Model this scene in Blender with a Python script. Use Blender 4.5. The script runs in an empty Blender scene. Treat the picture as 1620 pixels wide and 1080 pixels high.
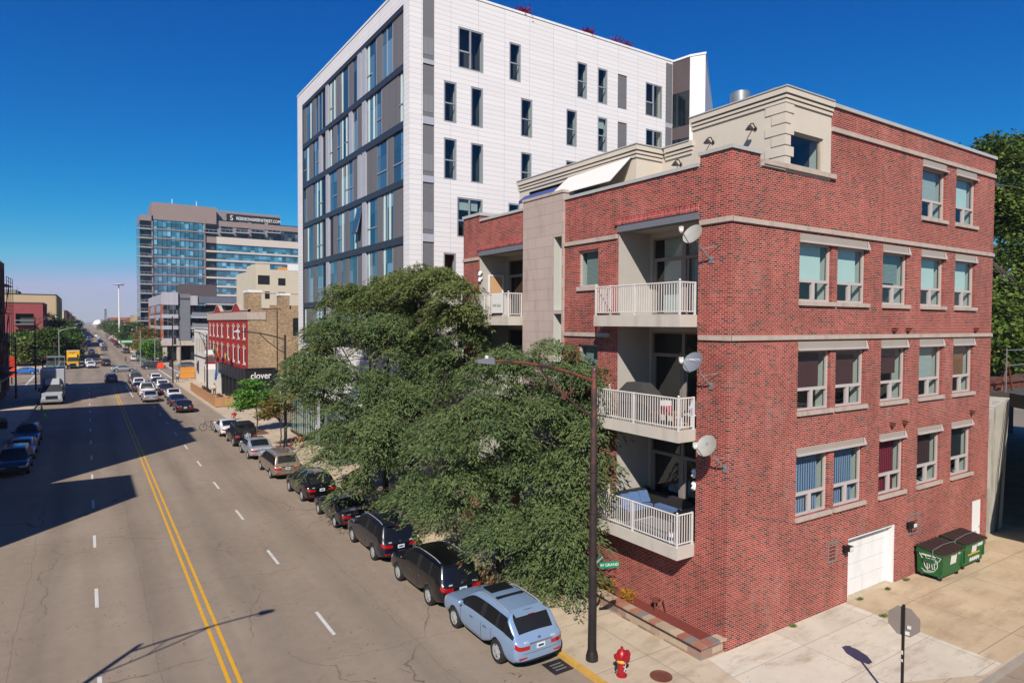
import bpy, bmesh, math, random
import numpy as np
from math import sin, cos, pi, radians as rad, sqrt, atan2, floor
from mathutils import Vector, Matrix
random.seed(7)
sc = bpy.context.scene
COL = sc.collection
# ---------------------------------------------------------------- camera
CH, CF = 10.5, 1030.0
_y, _p, _r = rad(33.16), rad(1.62), rad(0.27)
_f = Vector((sin(_y)*cos(_p), cos(_y)*cos(_p), -sin(_p)))
_a = Vector((cos(_y), -sin(_y), 0)); _b = _a.cross(_f)
_right = _a*cos(_r) + _b*sin(_r); _up = -_a*sin(_r) + _b*cos(_r)
camd = bpy.data.cameras.new('camera'); cam = bpy.data.objects.new('camera', camd); COL.objects.link(cam)
camd.sensor_width = 36; camd.lens = 36*CF/1620; camd.clip_start = .2; camd.clip_end = 9000
cam.matrix_world = Matrix(((_right.x, _up.x, -_f.x, 0), (_right.y, _up.y, -_f.y, 0), (_right.z, _up.z, -_f.z, CH), (0, 0, 0, 1)))
sc.camera = cam
def at(px, py, ax, c):
    "the point seen at photo pixel (px,py) on the world plane ax=c"
    d = _right*((px-810)/CF) - _up*((py-540)/CF) + _f
    k = 'xyz'.index(ax); o = Vector((0, 0, CH)); t = (c-o[k])/d[k]
    return o + d*t
# ---------------------------------------------------------------- world, sun, exposure
SAZ, SEL = 221.0, 38.6
w = bpy.data.worlds.new('World'); sc.world = w; w.use_nodes = True
nt = w.node_tree; nt.nodes.clear()
sky = nt.nodes.new('ShaderNodeTexSky'); sky.sky_type = 'NISHITA'; sky.sun_disc = False
sky.sun_elevation = rad(SEL); sky.sun_rotation = rad(SAZ); sky.altitude = 200; sky.air_density = 1.0; sky.dust_density = .35; sky.ozone_density = 3.5
hs = nt.nodes.new('ShaderNodeHueSaturation'); hs.inputs['Saturation'].default_value = 1.25; hs.inputs['Value'].default_value = 1.0
bg = nt.nodes.new('ShaderNodeBackground'); bg.inputs['Strength'].default_value = .10
wo = nt.nodes.new('ShaderNodeOutputWorld')
sp = nt.nodes.new('ShaderNodeSeparateColor'); cb = nt.nodes.new('ShaderNodeCombineColor'); nt.links.new(sky.outputs[0], hs.inputs['Color']); nt.links.new(hs.outputs[0], sp.inputs[0])
for i, (k_, a_, p_) in enumerate(((.195, 4.75, 3.0), (.290, 5.25, 1.22), (.48, 6.72, .80))):   # clear deep-blue autumn sky: per-channel response of the sky colour
    d_ = nt.nodes.new('ShaderNodeMath'); d_.operation = 'DIVIDE'; d_.inputs[1].default_value = a_; e_ = nt.nodes.new('ShaderNodeMath'); e_.operation = 'POWER'; e_.inputs[1].default_value = p_; m_ = nt.nodes.new('ShaderNodeMath'); m_.operation = 'MULTIPLY'; m_.inputs[1].default_value = k_*10
    nt.links.new(sp.outputs[i], d_.inputs[0]); nt.links.new(d_.outputs[0], e_.inputs[0]); c_ = nt.nodes.new('ShaderNodeMath'); c_.operation = 'MINIMUM'; c_.inputs[1].default_value = (1.5, 1.15, 1.1)[i]; nt.links.new(e_.outputs[0], c_.inputs[0]); nt.links.new(c_.outputs[0], m_.inputs[0]); nt.links.new(m_.outputs[0], cb.inputs[i])
nt.links.new(cb.outputs[0], bg.inputs[0]); nt.links.new(bg.outputs[0], wo.inputs[0])
sd = bpy.data.lights.new('sun', 'SUN'); so = bpy.data.objects.new('sun', sd); COL.objects.link(so)
sd.energy = 5.0; sd.angle = rad(.5); sd.color = (1, .94, .85)
_L = Vector((sin(rad(SAZ-180))*cos(rad(SEL)), cos(rad(SAZ-180))*cos(rad(SEL)), -sin(rad(SEL))))
so.rotation_euler = _L.to_track_quat('-Z', 'Y').to_euler(); so.location = (-20, -20, 40)
sc.view_settings.view_transform = 'Standard'; sc.view_settings.look = 'None'; sc.view_settings.exposure = 0.45; sc.view_settings.gamma = 1
sc.view_settings.use_curve_mapping = False
cy = sc.cycles; cy.max_bounces = 5; cy.diffuse_bounces = 2; cy.glossy_bounces = 3; cy.transparent_max_bounces = 8; cy.transmission_bounces = 2
cy.volume_bounces = 0; cy.caustics_reflective = False; cy.caustics_refractive = False; cy.sample_clamp_indirect = 4
# ---------------------------------------------------------------- materials
def lin(c):
    if isinstance(c, str):
        c = [int(c[i:i+2], 16)/255 for i in (0, 2, 4)]
        c = [x/12.92 if x <= .04045 else ((x+.055)/1.055)**2.4 for x in c]
    return (c[0]*.82, c[1]*.82, c[2]*.82, 1)
class NT:
    def __init__(s, name):
        s.m = bpy.data.materials.new(name); s.m.use_nodes = True; s.t = s.m.node_tree; s.b = s.t.nodes['Principled BSDF']; s.out = s.t.nodes['Material Output']
    def n(s, typ, ins={}, **kw):
        o = s.t.nodes.new('ShaderNode'+typ)
        for k, v in kw.items(): setattr(o, k, v)
        for k, v in ins.items():
            if hasattr(v, 'node'): s.t.links.new(v, o.inputs[k])
            else: o.inputs[k].default_value = v
        return o
    def l(s, a, b): s.t.links.new(a, b)
    def pos(s): return s.n('NewGeometry').outputs['Position']
    def obj(s): return s.n('TexCoord').outputs['Object']
    def noise(s, vec, scale, detail=3, rough=.55):
        return s.n('TexNoise', {'Vector': vec, 'Scale': scale, 'Detail': detail, 'Roughness': rough}).outputs['Fac']
    def scl(s, vec, v): return s.n('VectorMath', {0: vec, 1: v}, operation='MULTIPLY').outputs[0]
    def ramp(s, fac, pts):
        r = s.n('ValToRGB', {'Fac': fac}); e = r.color_ramp.elements
        while len(e) < len(pts): e.new(.5)
        for i, (p, c) in enumerate(pts): e[i].position = p; e[i].color = c if len(c) == 4 else (*c, 1)
        return r.outputs['Color']
    def mix(s, fac, a, b, mode='MIX'):
        o = s.n('Mix', data_type='RGBA', blend_type=mode)
        for k, v in ((0, fac), (6, a), (7, b)):
            if hasattr(v, 'node'): s.l(v, o.inputs[k])
            else: o.inputs[k].default_value = v
        return o.outputs[2]
    def math(s, op, a, b=0.0):
        return s.n('Math', {0: a, 1: b}, operation=op).outputs[0]
    def base(s, c):
        if hasattr(c, 'node'): s.l(c, s.b.inputs['Base Color'])
        else: s.b.inputs['Base Color'].default_value = c
    def bump(s, h, st=.3, d=.02):
        s.l(s.n('Bump', {'Height': h, 'Strength': st, 'Distance': d}).outputs[0], s.b.inputs['Normal'])
def g(v): return (v, v, v, 1)
def mat(name, c, rough=.7, var=.12, vs=1.5, metal=0, coat=0, spec=.5, bump=0, local=False, dirt=None):
    n = NT(name); c = lin(c); n.b.inputs['Roughness'].default_value = rough; n.b.inputs['Metallic'].default_value = metal
    n.b.inputs['Specular IOR Level'].default_value = spec; n.b.inputs['Coat Weight'].default_value = coat; n.b.inputs['Coat Roughness'].default_value = .04
    if var or bump or dirt:
        v = n.obj() if local else n.pos(); f = n.noise(v, vs, 4)
        col = n.ramp(f, [(.25, tuple(x*(1-var) for x in c[:3])), (.75, tuple(min(1, x*(1+var)) for x in c[:3]))])
        if dirt:
            st = n.noise(n.scl(v, (1.5, 1.5, .25)), 1.6, 5, .65)
            col = n.mix(n.ramp(st, [(.52, (0, 0, 0)), (.75, (dirt[1],)*3)]), col, lin(dirt[0]))
        n.base(col)
        if bump: n.bump(n.noise(v, vs*8, 4), bump)
    else: n.base(c)
    return n.m
def brick_mat(name, reds, dark, mortar, bw=.203, rh=.0677, ms=.011, darkfrac=.86, var=.18, off=.5, rough=.85, dm=.0):
    n = NT(name); p = n.pos(); s = n.n('SeparateXYZ', {0: p})
    u = n.math('ADD', s.outputs[0], s.outputs[1])
    v = n.n('CombineXYZ', {0: u, 1: s.outputs[2], 2: 0.0}).outputs[0]
    b = n.n('TexBrick', {'Vector': v, 'Color1': g(0), 'Color2': g(1), 'Mortar': g(0), 'Scale': 1.0, 'Mortar Size': ms/2, 'Mortar Smooth': .1, 'Bias': 0.0, 'Brick Width': bw, 'Row Height': rh}, offset=off, offset_frequency=2)
    pts = []; k = len(reds)
    for i, c in enumerate(reds): pts.append((i/k*darkfrac, lin(c)))
    pts.append((darkfrac, lin(dark)))
    cr = n.n('ValToRGB', {'Fac': b.outputs['Color']}); cr.color_ramp.interpolation = 'CONSTANT'; e = cr.color_ramp.elements
    while len(e) < len(pts): e.new(.5)
    for i, (q, c) in enumerate(pts): e[i].position = q; e[i].color = c
    col = n.mix(b.outputs['Fac'], cr.outputs[0], lin(mortar))
    big = n.noise(p, .45, 4, .6); blot = n.ramp(big, [(.3, (1-var,)*3), (.7, (1+var,)*3)])
    col = n.mix(1.0, col, blot, 'MULTIPLY')
    if dm: col = n.mix(1.0, col, n.ramp(n.noise(n.scl(p, (2.2, 2.2, .22)), 1.4, 5, .7), [(.36, (.86, .85, .85)), (.52, (1, 1, 1)), (.75, (1.08, 1.06, 1.05))]), 'MULTIPLY')
    if dm:
        st = n.noise(n.scl(p, (1.2, 1.2, .5)), .9, 5, .7)
        col = n.mix(n.ramp(st, [(.55, (0, 0, 0)), (.8, (dm,)*3)]), col, lin('c9a79a'))
    n.base(col); n.b.inputs['Roughness'].default_value = rough; n.b.inputs['Specular IOR Level'].default_value = .25
    n.bump(n.math('SUBTRACT', 1.0, b.outputs['Fac']), .5, .008)
    return n.m
def panel_mat(name, c, line, bw, rh, ms, off=0.0, var=.04, rough=.6, dirt=None):
    n = NT(name); p = n.pos(); s = n.n('SeparateXYZ', {0: p})
    u = n.math('ADD', s.outputs[0], s.outputs[1]); v = n.n('CombineXYZ', {0: u, 1: s.outputs[2], 2: 0.0}).outputs[0]
    b = n.n('TexBrick', {'Vector': v, 'Color1': g(1-var), 'Color2': g(1+var), 'Mortar': g(1), 'Scale': 1.0, 'Mortar Size': ms/2, 'Mortar Smooth': .2, 'Bias': 0.0, 'Brick Width': bw, 'Row Height': rh}, offset=off)
    col = n.mix(1.0, lin(c), b.outputs['Color'], 'MULTIPLY'); col = n.mix(b.outputs['Fac'], col, lin(line))
    if dirt:
        st = n.noise(n.scl(p, (1.5, 1.5, .3)), 1.3, 5, .65); col = n.mix(n.ramp(st, [(.5, (0, 0, 0)), (.78, (dirt[1],)*3)]), col, lin(dirt[0]))
    n.base(col); n.b.inputs['Roughness'].default_value = rough; n.b.inputs['Specular IOR Level'].default_value = .3
    n.bump(n.math('SUBTRACT', 1.0, b.outputs['Fac']), .4, .01)
    return n.m
def glass_clear(name, tint=(.82, .9, .9), ior=1.5, mn=.06):
    n = NT(name); n.t.nodes.remove(n.b)
    fc = n.n('LayerWeight', {'Blend': .5}).outputs['Facing']; f0 = ((ior-1)/(ior+1))**2+mn*.5; fr = n.math('ADD', f0, n.math('MULTIPLY', n.math('POWER', fc, 5.0), 1-f0))
    m_ = n.n('MixShader', {0: fr, 1: n.n('BsdfTransparent', {'Color': (*tint, 1)}).outputs[0], 2: n.n('BsdfGlossy', {'Roughness': .0, 'Color': (1, 1, 1, 1)}).outputs[0]})
    n.l(m_.outputs[0], n.out.inputs[0]); return n.m
def glass_dark(name, c, rough=.03, ior=1.6, wob=.0, cell=None):
    n = NT(name); n.base(lin(c))
    if cell:
        s = n.n('SeparateXYZ', {0: n.pos()}); u = n.math('ADD', s.outputs[0], s.outputs[1]); v = n.n('CombineXYZ', {0: u, 1: s.outputs[2], 2: 0.0}).outputs[0]
        br = n.n('TexBrick', {'Vector': v, 'Color1': g(0), 'Color2': g(1), 'Mortar': g(.3), 'Scale': 1.0, 'Mortar Size': .03, 'Bias': 0.0, 'Brick Width': cell[0], 'Row Height': cell[1]}, offset=0.0).outputs['Color']
        q = lin(c); n.base(n.ramp(br, [(0, tuple(x*.35 for x in q[:3])), (.5, q[:3]), (.85, tuple(min(1, x*1.9+.03) for x in q[:3])), (1, tuple(min(1, x*2.6+.08) for x in q[:3]))])); n.b.inputs['Roughness'].default_value = rough; n.b.inputs['IOR'].default_value = ior; n.b.inputs['Specular IOR Level'].default_value = .6
    if wob: n.bump(n.noise(n.pos(), .6, 2), wob, .05)
    return n.m
def leaf_mat(name, a, b, c, trans=.3):
    n = NT(name); r = n.n('NewGeometry').outputs['Random Per Island']
    col = n.ramp(r, [(0, lin(a)), (.6, lin(b)), (1, lin(c))])
    big = n.noise(n.pos(), .5, 2); col = n.mix(n.ramp(big, [(.35, (0, 0, 0)), (.65, (.5, .5, .5))]), col, lin(c))
    n.base(col); n.b.inputs['Roughness'].default_value = .6; n.b.inputs['Specular IOR Level'].default_value = .2
    tr = n.n('BsdfTranslucent', {'Color': col}); mx = n.n('MixShader', {0: trans, 1: n.b.outputs[0], 2: tr.outputs[0]}); n.l(mx.outputs[0], n.out.inputs[0])
    return n.m
M = {}
M['brick'] = brick_mat('red_brick', ['8c2c2e', '983434', '7c2629', 'a2413c', '882a2d', '943332'], '4a2629', 'bd9884', ms=.0165, darkfrac=.88, dm=.24)
M['soldier'] = brick_mat('soldier_brick', ['9c3034', 'aa3836', '8c2a2e', 'b24440'], '6a2528', 'cfb3a2', bw=.0677, rh=.21, off=0, darkfrac=.9)
M['redpaint'] = brick_mat('painted_red_brick', ['a32a24', '9c2620', 'aa302a'], '8c241f', '8f2822', darkfrac=.9, var=.08)
M['tanbrick'] = brick_mat('tan_common_brick', ['a98a6a', '9a7e60', 'b0926e', '93795c', 'a58465', 'b39674'], '7a6650', 'a08e78', bw=.22, rh=.075, ms=.014, darkfrac=.82, var=.2)
M['orangebrick'] = brick_mat('orange_brick', ['a4583a', '97503a', 'b06a48'], '6b3a2c', '9a8070', bw=.4, rh=.2)
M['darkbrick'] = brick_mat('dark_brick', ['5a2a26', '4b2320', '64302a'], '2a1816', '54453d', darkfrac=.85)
M['white_panel'] = panel_mat('white_fibre_panels', 'e2dddc', 'a09a9a', 2.0, .305, .016, var=.028, rough=.5)
M['stone'] = panel_mat('limestone_panels', 'b3a197', '7c6c64', 1.28, .46, .012, var=.03, rough=.8, dirt=('8a6f68', .5), off=.5)
M['stonecap'] = mat('limestone_trim', 'b5a598', .8, .1, 3, dirt=('7a6a60', .5))
M['stucco'] = mat('beige_stucco', 'cabfb0', .85, .05, 1.2, bump=.05)
M['conc'] = mat('balcony_concrete', 'bfb6ab', .85, .06, 2, dirt=('8c6c48', .35))
M['plaster'] = mat('grey_plaster', 'b1aaa1', .85, .05, 2)
M['steel'] = mat('painted_steel_grey', '6f7076', .5, .08)
M['ironwhite'] = mat('white_painted_iron', 'd5cfcb', .5, .06, 5, dirt=('8a5a3a', .3))
M['frame'] = mat('window_frame_greige', 'bdb1ac', .55, .04)
M['wframe'] = mat('window_frame_grey', '8f9299', .45, .04)
M['taupe'] = mat('taupe_door_frame', '8b8079', .6, .05)
M['header'] = mat('painted_metal_header', 'a2988c', .5, .05)
M['jamb'] = mat('jamb_offwhite', 'b9bab0', .7, .03)
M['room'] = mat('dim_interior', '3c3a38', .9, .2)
M['blind_teal'] = mat('pale_roller_blind', 'c9dad2', .8, .04)
M['blind_grey'] = panel_mat('grey_slat_blind', '8f9a96', '4e5552', 5, .05, .014)
M['blind_red'] = panel_mat('dark_red_blind', '5d3a3a', '2c1c1c', 5, .06, .012)
M['blind_brown'] = mat('brown_wood_blind', '8a5a38', .7, .15, 6)
M['blind_white'] = panel_mat('white_slat_blind', 'b9bfb8', '8a908a', 5, .05, .012)
def curtain(name, c):
    n = NT(name); s = n.n('SeparateXYZ', {0: n.pos()}); u = n.math('ADD', s.outputs[0], s.outputs[1])
    wv = n.n('TexWave', {'Vector': n.n('CombineXYZ', {0: u, 1: 0.0, 2: 0.0}).outputs[0], 'Scale': 2.2, 'Distortion': .8}).outputs['Fac']
    n.base(lin(c)); n.bump(wv, 1.0, .06); n.b.inputs['Roughness'].default_value = .9; return n.m
M['curt_blue'] = curtain('blue_curtain', '7f93b0'); M['curt_red'] = curtain('crimson_curtain', '8c1c34'); M['curt_dark'] = curtain('dark_maroon_curtain', '4a2a2c')
M['lattice'] = mat('black_lattice_grille', '22282a', .6, .1)
M['gclear'] = glass_clear('window_glass'); M['gshop'] = glass_clear('shopfront_glass', (.6, .78, .76), 1.7, .16)
M['gdark'] = glass_dark('dark_window_glass', '10161c'); M['gblue'] = glass_dark('curtain_wall_glass', '3a586a', .03, 1.9, 0, (1.1, 3.6))
M['gteal'] = glass_dark('teal_tower_glass', '3a6a80', .05, 2.0, .2, (1.55, 1.72)); M['gnavy'] = glass_dark('navy_tower_glass', '18222c', .08, 1.5, 0, (1.5, 1.7))
M['gcar'] = glass_dark('car_glass', '0a0d10', .03, 1.5)
M['greypanel'] = panel_mat('grey_metal_panels', '6e6a6c', '4a4748', 1.05, 50, .03, var=.05); M['darkband'] = mat('charcoal_spandrel', '33363e', .45, .06)
M['louver'] = panel_mat('grey_louvre', '77767a', '5c5b5e', 5, .07, .025); M['lightmetal'] = mat('light_grey_metal', 'a9a9b2', .5, .05); M['louverlight'] = panel_mat('light_louvre_end', '85858a', '6c6b6e', .09, 50, .025)
M['brownpanel'] = mat('brown_panel', '54484a', .6, .08)
M['membrane'] = mat('roof_membrane', '8d8b88', .9, .15, .6); M['roofdark'] = mat('dark_roof', '4a4845', .9, .2, .5)
M['white'] = mat('white_paint', 'e6e4e2', .5, .04, 1.2, dirt=('a8a29a', .35)); M['offwhite'] = mat('offwhite_paint', 'cfcac2', .6, .08, 1, dirt=('8a8078', .4))
M['black'] = mat('black_paint', '17181a', .45, .1); M['blackmetal'] = mat('weathered_black_metal', '2b2626', .5, .3, 4)
M['rust'] = mat('rusty_metal', '6b3a2a', .75, .35, 3)
n = NT('rusting_lamp_post'); s = n.n('SeparateXYZ', {0: n.obj()}); f = n.noise(n.scl(n.obj(), (1, 1, .8)), 1.6, 5, .7)
zz = n.math('MULTIPLY', s.outputs[2], .05); f2 = n.math('ADD', f, zz)
n.base(n.ramp(f2, [(.45, lin('181616')), (.62, lin('241e1f')), (.8, lin('3a2a2a')), (.9, lin('4c3634')), (1.0, lin('7a4634'))])); n.b.inputs['Roughness'].default_value = .5; M['lamppost'] = n.m
M['chrome'] = mat('bright_metal', 'c8c9cc', .22, 0, metal=1); M['alu'] = mat('alloy_metal', 'b9b9ba', .35, 0, metal=.3); M['galv'] = mat('galvanised_metal', 'a3a5a6', .4, .12, 5, metal=.6)
M['dish'] = mat('grey_dish_enamel', '9a9992', .5, .12, 3, local=True, dirt=('a08a62', .7)); M['dishdark'] = mat('slate_dish_enamel', '72777d', .45, .06)
M['rubber'] = mat('tyre_rubber', '1a1a1a', .85, .15, 6, local=True); M['trim'] = mat('black_car_trim', '1c1c1e', .6, .05)
M['tail'] = mat('tail_lamp_red', 'a30f14', .15, .0, coat=1); M['head'] = mat('head_lamp_clear', 'b9bec2', .12, 0, coat=1); M['plate'] = mat('number_plate', 'cdd6de', .5, .06)
M['bark'] = mat('bark', '4a4038', .9, .3, 5, bump=.5); M['mulch'] = mat('red_mulch', '7a3328', .95, .45, 22, bump=.8); M['soil'] = mat('planter_soil', '6d4330', .95, .3, 12)
M['locust'] = leaf_mat('locust_leaves', '506440', '62784c', '828f5a', .38); M['locust2'] = leaf_mat('locust_leaves_yellower', '54663a', '667642', '868c50', .3)
M['dense'] = leaf_mat('dense_green_leaves', '2c4a20', '44642a', '6a8038', .25); M['fresh'] = leaf_mat('fresh_green_leaves', '3c7a28', '58963a', '86a648', .35)
M['autumn'] = leaf_mat('turning_leaves', '7c6a30', '9a7038', '6f7a38', .35); M['farleaf'] = leaf_mat('far_leaves', '2e4a26', '405e2c', '5c7434', .2); M['gold'] = leaf_mat('golden_shrub_leaves', 'b07a28', 'c8923c', '98702a', .3)
M['redleaf'] = leaf_mat('crimson_shrub_leaves', '8c1030', 'a81c3c', '6c0c28', .3); M['ivy'] = leaf_mat('ivy_leaves', '34501e', '4e6a2a', '7c8a3c', .3)  # crimson and ivy tones are the leaves' own colours, varied at random
M['dumpster'] = mat('green_dumpster_steel', '135a2c', .45, .18, 2.5, dirt=('3a3a20', .5)); M['lid'] = mat('brown_plastic_lid', '33231f', .6, .15, 3)
M['sticker'] = mat('white_sticker', 'd8d6cf', .6, .05, 8); M['paintwhite'] = mat('white_marker_paint', 'e4e4e0', .6, .05); M['orange'] = mat('orange_sticker', 'e08a28', .6, 0); M['yellow'] = mat('yellow_strip', 'd9b52a', .6, 0)
M['signgreen'] = mat('sign_green', '0c7a55', .45, .04); M['signback'] = mat('sign_back_aluminium', '857a72', .55, .08, 3)
M['hydrant'] = mat('hydrant_red', '9c1620', .4, .12, 6, local=True, dirt=('5a1414', .5)); M['hydyellow'] = mat('hydrant_yellow', 'd09a2c', .5, .05)
M['wood'] = panel_mat('wood_fence_boards', 'b3845a', '6f5038', .14, 60, .012, var=.12); M['woodorange'] = panel_mat('orange_wood_boards', 'cf8c3c', '8c5c28', 60, .15, .015, var=.1)
M['canvas'] = mat('white_awning_canvas', 'd9d4ce', .9, .03); M['bluevalance'] = mat('blue_valance', '3b4a86', .8, .05); M['cushion'] = mat('blue_cushion', '4f6a94', .9, .1, 8); M['grillcover'] = mat('charcoal_fabric_cover', '3a3634', .85, .15, 5, bump=.3)
M['wicker'] = mat('dark_wicker', '201c1b', .8, .3, 20); M['rug'] = panel_mat('patterned_rug', '8a8a88', '3c3c3c', .12, .12, .04); M['tabletop'] = mat('wood_table', '9b6b42', .6, .15, 4); M['pink'] = mat('pink_box', 'b03a5c', .7, .1)
M['doorwood'] = mat('tan_board', 'c19a73', .7, .04); M['bluecloth'] = mat('blue_cloth', '2e5fa8', .8, .1)
for k, c in dict(blue='8fa9c8', black='08090c', navyblack='0b1020', charcoal='232028', tan='8d7b6c', silver='a3a8ae', white='d6d7d9', grey='6d7077', brown='4a423e', darkgrey='35383c', navy='16233c', skyblue='1f6ac0', yellowtruck='d9a514', red='8c1a1c').items():
    n = NT('paint_'+k); n.base(lin(c)); n.b.inputs['Metallic'].default_value = .35 if k in ('blue', 'tan', 'silver', 'grey', 'charcoal', 'darkgrey') else 0
    n.b.inputs['Roughness'].default_value = .32; n.b.inputs['Coat Weight'].default_value = .9; n.b.inputs['Coat Roughness'].default_value = .05; M['car_'+k] = n.m
# ---- road, concrete
def road_mat():
    n = NT('worn_asphalt'); p = n.pos()
    big = n.noise(p, .12, 4, .6); mid = n.noise(n.scl(p, (1.0, .06, 1)), .9, 3, .5); fine = n.noise(p, 40, 3, .7)
    col = n.ramp(big, [(.3, lin('877868')), (.7, lin('9b8c7c'))])
    col = n.mix(n.ramp(mid, [(.42, (0, 0, 0)), (.62, (.45, .45, .45))]), col, lin('7e6f62'))
    col = n.mix(n.ramp(n.noise(p, 2.2, 5, .7), [(.35, (.0, .0, .0)), (.75, (.35, .35, .35))]), col, lin('a6937e'))
    col = n.mix(1.0, col, n.ramp(fine, [(.3, (.86, .86, .86)), (.7, (1.14, 1.14, 1.14))]), 'MULTIPLY')
    wob = n.n('VectorMath', {0: p, 1: n.n('VectorMath', {0: n.n('TexNoise', {'Vector': p, 'Scale': .5, 'Detail': 5.0}).outputs['Color'], 1: (2.2, 2.2, 0)}, operation='MULTIPLY').outputs[0]}, operation='ADD').outputs[0]
    vo = n.n('TexVoronoi', {'Vector': n.scl(wob, (.13, .075, 0)), 'Scale': 1.0}, feature='DISTANCE_TO_EDGE').outputs['Distance']
    gate = n.ramp(n.noise(p, .22, 2), [(.42, (0, 0, 0)), (.56, (1, 1, 1))])
    crack = n.ramp(vo, [(0, (.75, .75, .75)), (.0035, (0, 0, 0))]); crack = n.mix(1.0, crack, gate, 'MULTIPLY')
    col = n.mix(crack, col, lin('4a423e'))
    vs = n.n('TexVoronoi', {'Vector': n.scl(wob, (6.5, 3.6, 0)), 'Scale': 1.0, 'Randomness': 1.0}).outputs['Distance']
    spots = n.mix(1.0, n.ramp(vs, [(.10, (.8, .8, .8)), (.2, (0, 0, 0))]), n.ramp(n.noise(p, .35, 4, .7), [(.42, (0, 0, 0)), (.6, (1, 1, 1))]), 'MULTIPLY')
    col = n.mix(spots, col, lin('453d3a'))
    s = n.n('SeparateXYZ', {0: p}); wb = n.math('MULTIPLY', n.math('SUBTRACT', n.noise(p, .35, 5, .65), .5), .5)
    for c_ in (-2.1, 1.75, 9.0):
        d = n.math('ABSOLUTE', n.math('SUBTRACT', n.math('ADD', s.outputs[0], wb), c_)); col = n.mix(n.ramp(n.math('ADD', d, n.math('MULTIPLY', n.noise(p, 3, 3), .02)), [(.012, (.6, .6, .6)), (.026, (0, 0, 0))]), col, lin('5a5048'))
    ym = n.math('ABSOLUTE', n.math('SUBTRACT', n.math('MODULO', n.math('ADD', n.math('ADD', s.outputs[1], n.math('MULTIPLY', s.outputs[0], .12)), n.math('MULTIPLY', wb, 4.0)), 8.3), 4.0)); col = n.mix(n.mix(1.0, n.ramp(ym, [(.012, (.5, .5, .5)), (.03, (0, 0, 0))]), n.ramp(n.noise(p, .18, 2), [(.46, (0, 0, 0)), (.52, (1, 1, 1))]), 'MULTIPLY'), col, lin('5a5048'))
    for c_ in (-1.4, 1.9, 5.1, 8.5):   # oil-darkened middle of each lane, worn by traffic
        d = n.math('ABSOLUTE', n.math('SUBTRACT', s.outputs[0], c_)); k_ = n.math('MULTIPLY', n.ramp(d, [(.0, (1, 1, 1)), (.95, (0, 0, 0))]), n.math('MULTIPLY', n.noise(n.scl(p, (1, .15, 1)), .8, 4, .6), .62)); col = n.mix(k_, col, lin('5f554d'))
    n.base(col); n.b.inputs['Roughness'].default_value = .9; n.b.inputs['Specular IOR Level'].default_value = .25; n.bump(fine, .25, .01)
    return n.m
M['road'] = road_mat()
def conc_mat(name, a, b, jx, jy, joint='5c5248', ox=0, oy=0):
    n = NT(name); p = n.pos(); q = n.n('VectorMath', {0: p, 1: (ox, oy, 0)}, operation='ADD').outputs[0]
    f = n.noise(p, .7, 5, .65); col = n.ramp(f, [(.3, lin(a)), (.7, lin(b))])
    br = n.n('TexBrick', {'Vector': q, 'Color1': g(.93), 'Color2': g(1.05), 'Mortar': g(1), 'Scale': 1.0, 'Mortar Size': .012, 'Mortar Smooth': .1, 'Bias': 0.0, 'Brick Width': jx, 'Row Height': jy}, offset=0.0)
    col = n.mix(1.0, col, br.outputs['Color'], 'MULTIPLY'); col = n.mix(n.math('MULTIPLY', br.outputs['Fac'], .7), col, lin(joint))
    vs = n.n('TexVoronoi', {'Vector': p, 'Scale': 2.6}).outputs['Distance']
    col = n.mix(n.ramp(vs, [(.05, (.6, .6, .6)), (.09, (0, 0, 0))]), col, lin('6e655c'))
    st = n.noise(n.scl(p, (.5, 1.5, 1)), 1.1, 5, .7); col = n.mix(n.ramp(st, [(.5, (0, 0, 0)), (.76, (.7, .7, .7))]), col, lin('8e7a62'))
    n.base(col); n.b.inputs['Roughness'].default_value = .9; n.b.inputs['Specular IOR Level'].default_value = .25; n.bump(n.noise(p, 30, 3), .15, .01)
    return n.m
M['walk'] = conc_mat('sidewalk_concrete', 'b6a48d', 'c8b69e', 2.45, 2.9, ox=.1)
M['plaza'] = conc_mat('light_concrete', 'c6bba9', 'd6cbb8', 3.9, 1.9, '8a7c6c', ox=.2, oy=1.1); M['drive'] = conc_mat('driveway_concrete', 'b39c7e', 'c6b092', 4.4, 3.1, '4f4438', ox=.4, oy=.4)
M['kerb'] = mat('kerb_concrete', '9b9083', .9, .12, 2); M['kerbyellow'] = mat('yellow_kerb_paint', 'c79a44', .8, .15, 5, dirt=('8a7a60', .7))
M['lineyellow'] = mat('yellow_road_paint', 'd9a01c', .7, .08, 9, dirt=('9a8050', .5)); M['linewhite'] = mat('white_road_paint', 'cfccc6', .7, .08, 9, dirt=('98908a', .6))
M['ground'] = mat('earth_ground', '847868', .95, .2, .05); M['gravelroof'] = mat('gravel_roof', '8f887c', .95, .15, 3)
M['coping'] = mat('tile_coping', 'b0b0ac', .6, .08, 2); M['pavers'] = brick_mat('coping_blocks', ['a08a70', '8c4a40', '7a706c', 'b59c7c', '96584a'], '6a6462', '7c6e62', bw=.3, rh=40, ms=.01, off=0); M['blockwall'] = brick_mat('planter_blocks', ['a88c78', '96786a', '8c8078', 'b09a84'], '7a6a60', '8c7e70', bw=.4, rh=.2, ms=.008)
M['retain'] = mat('whitewashed_concrete', 'b3ada1', .9, .12, 1, dirt=('6a5c4c', .8)); M['darkconc'] = mat('grimy_concrete', '4a443e', .95, .3, 1.2)
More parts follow.
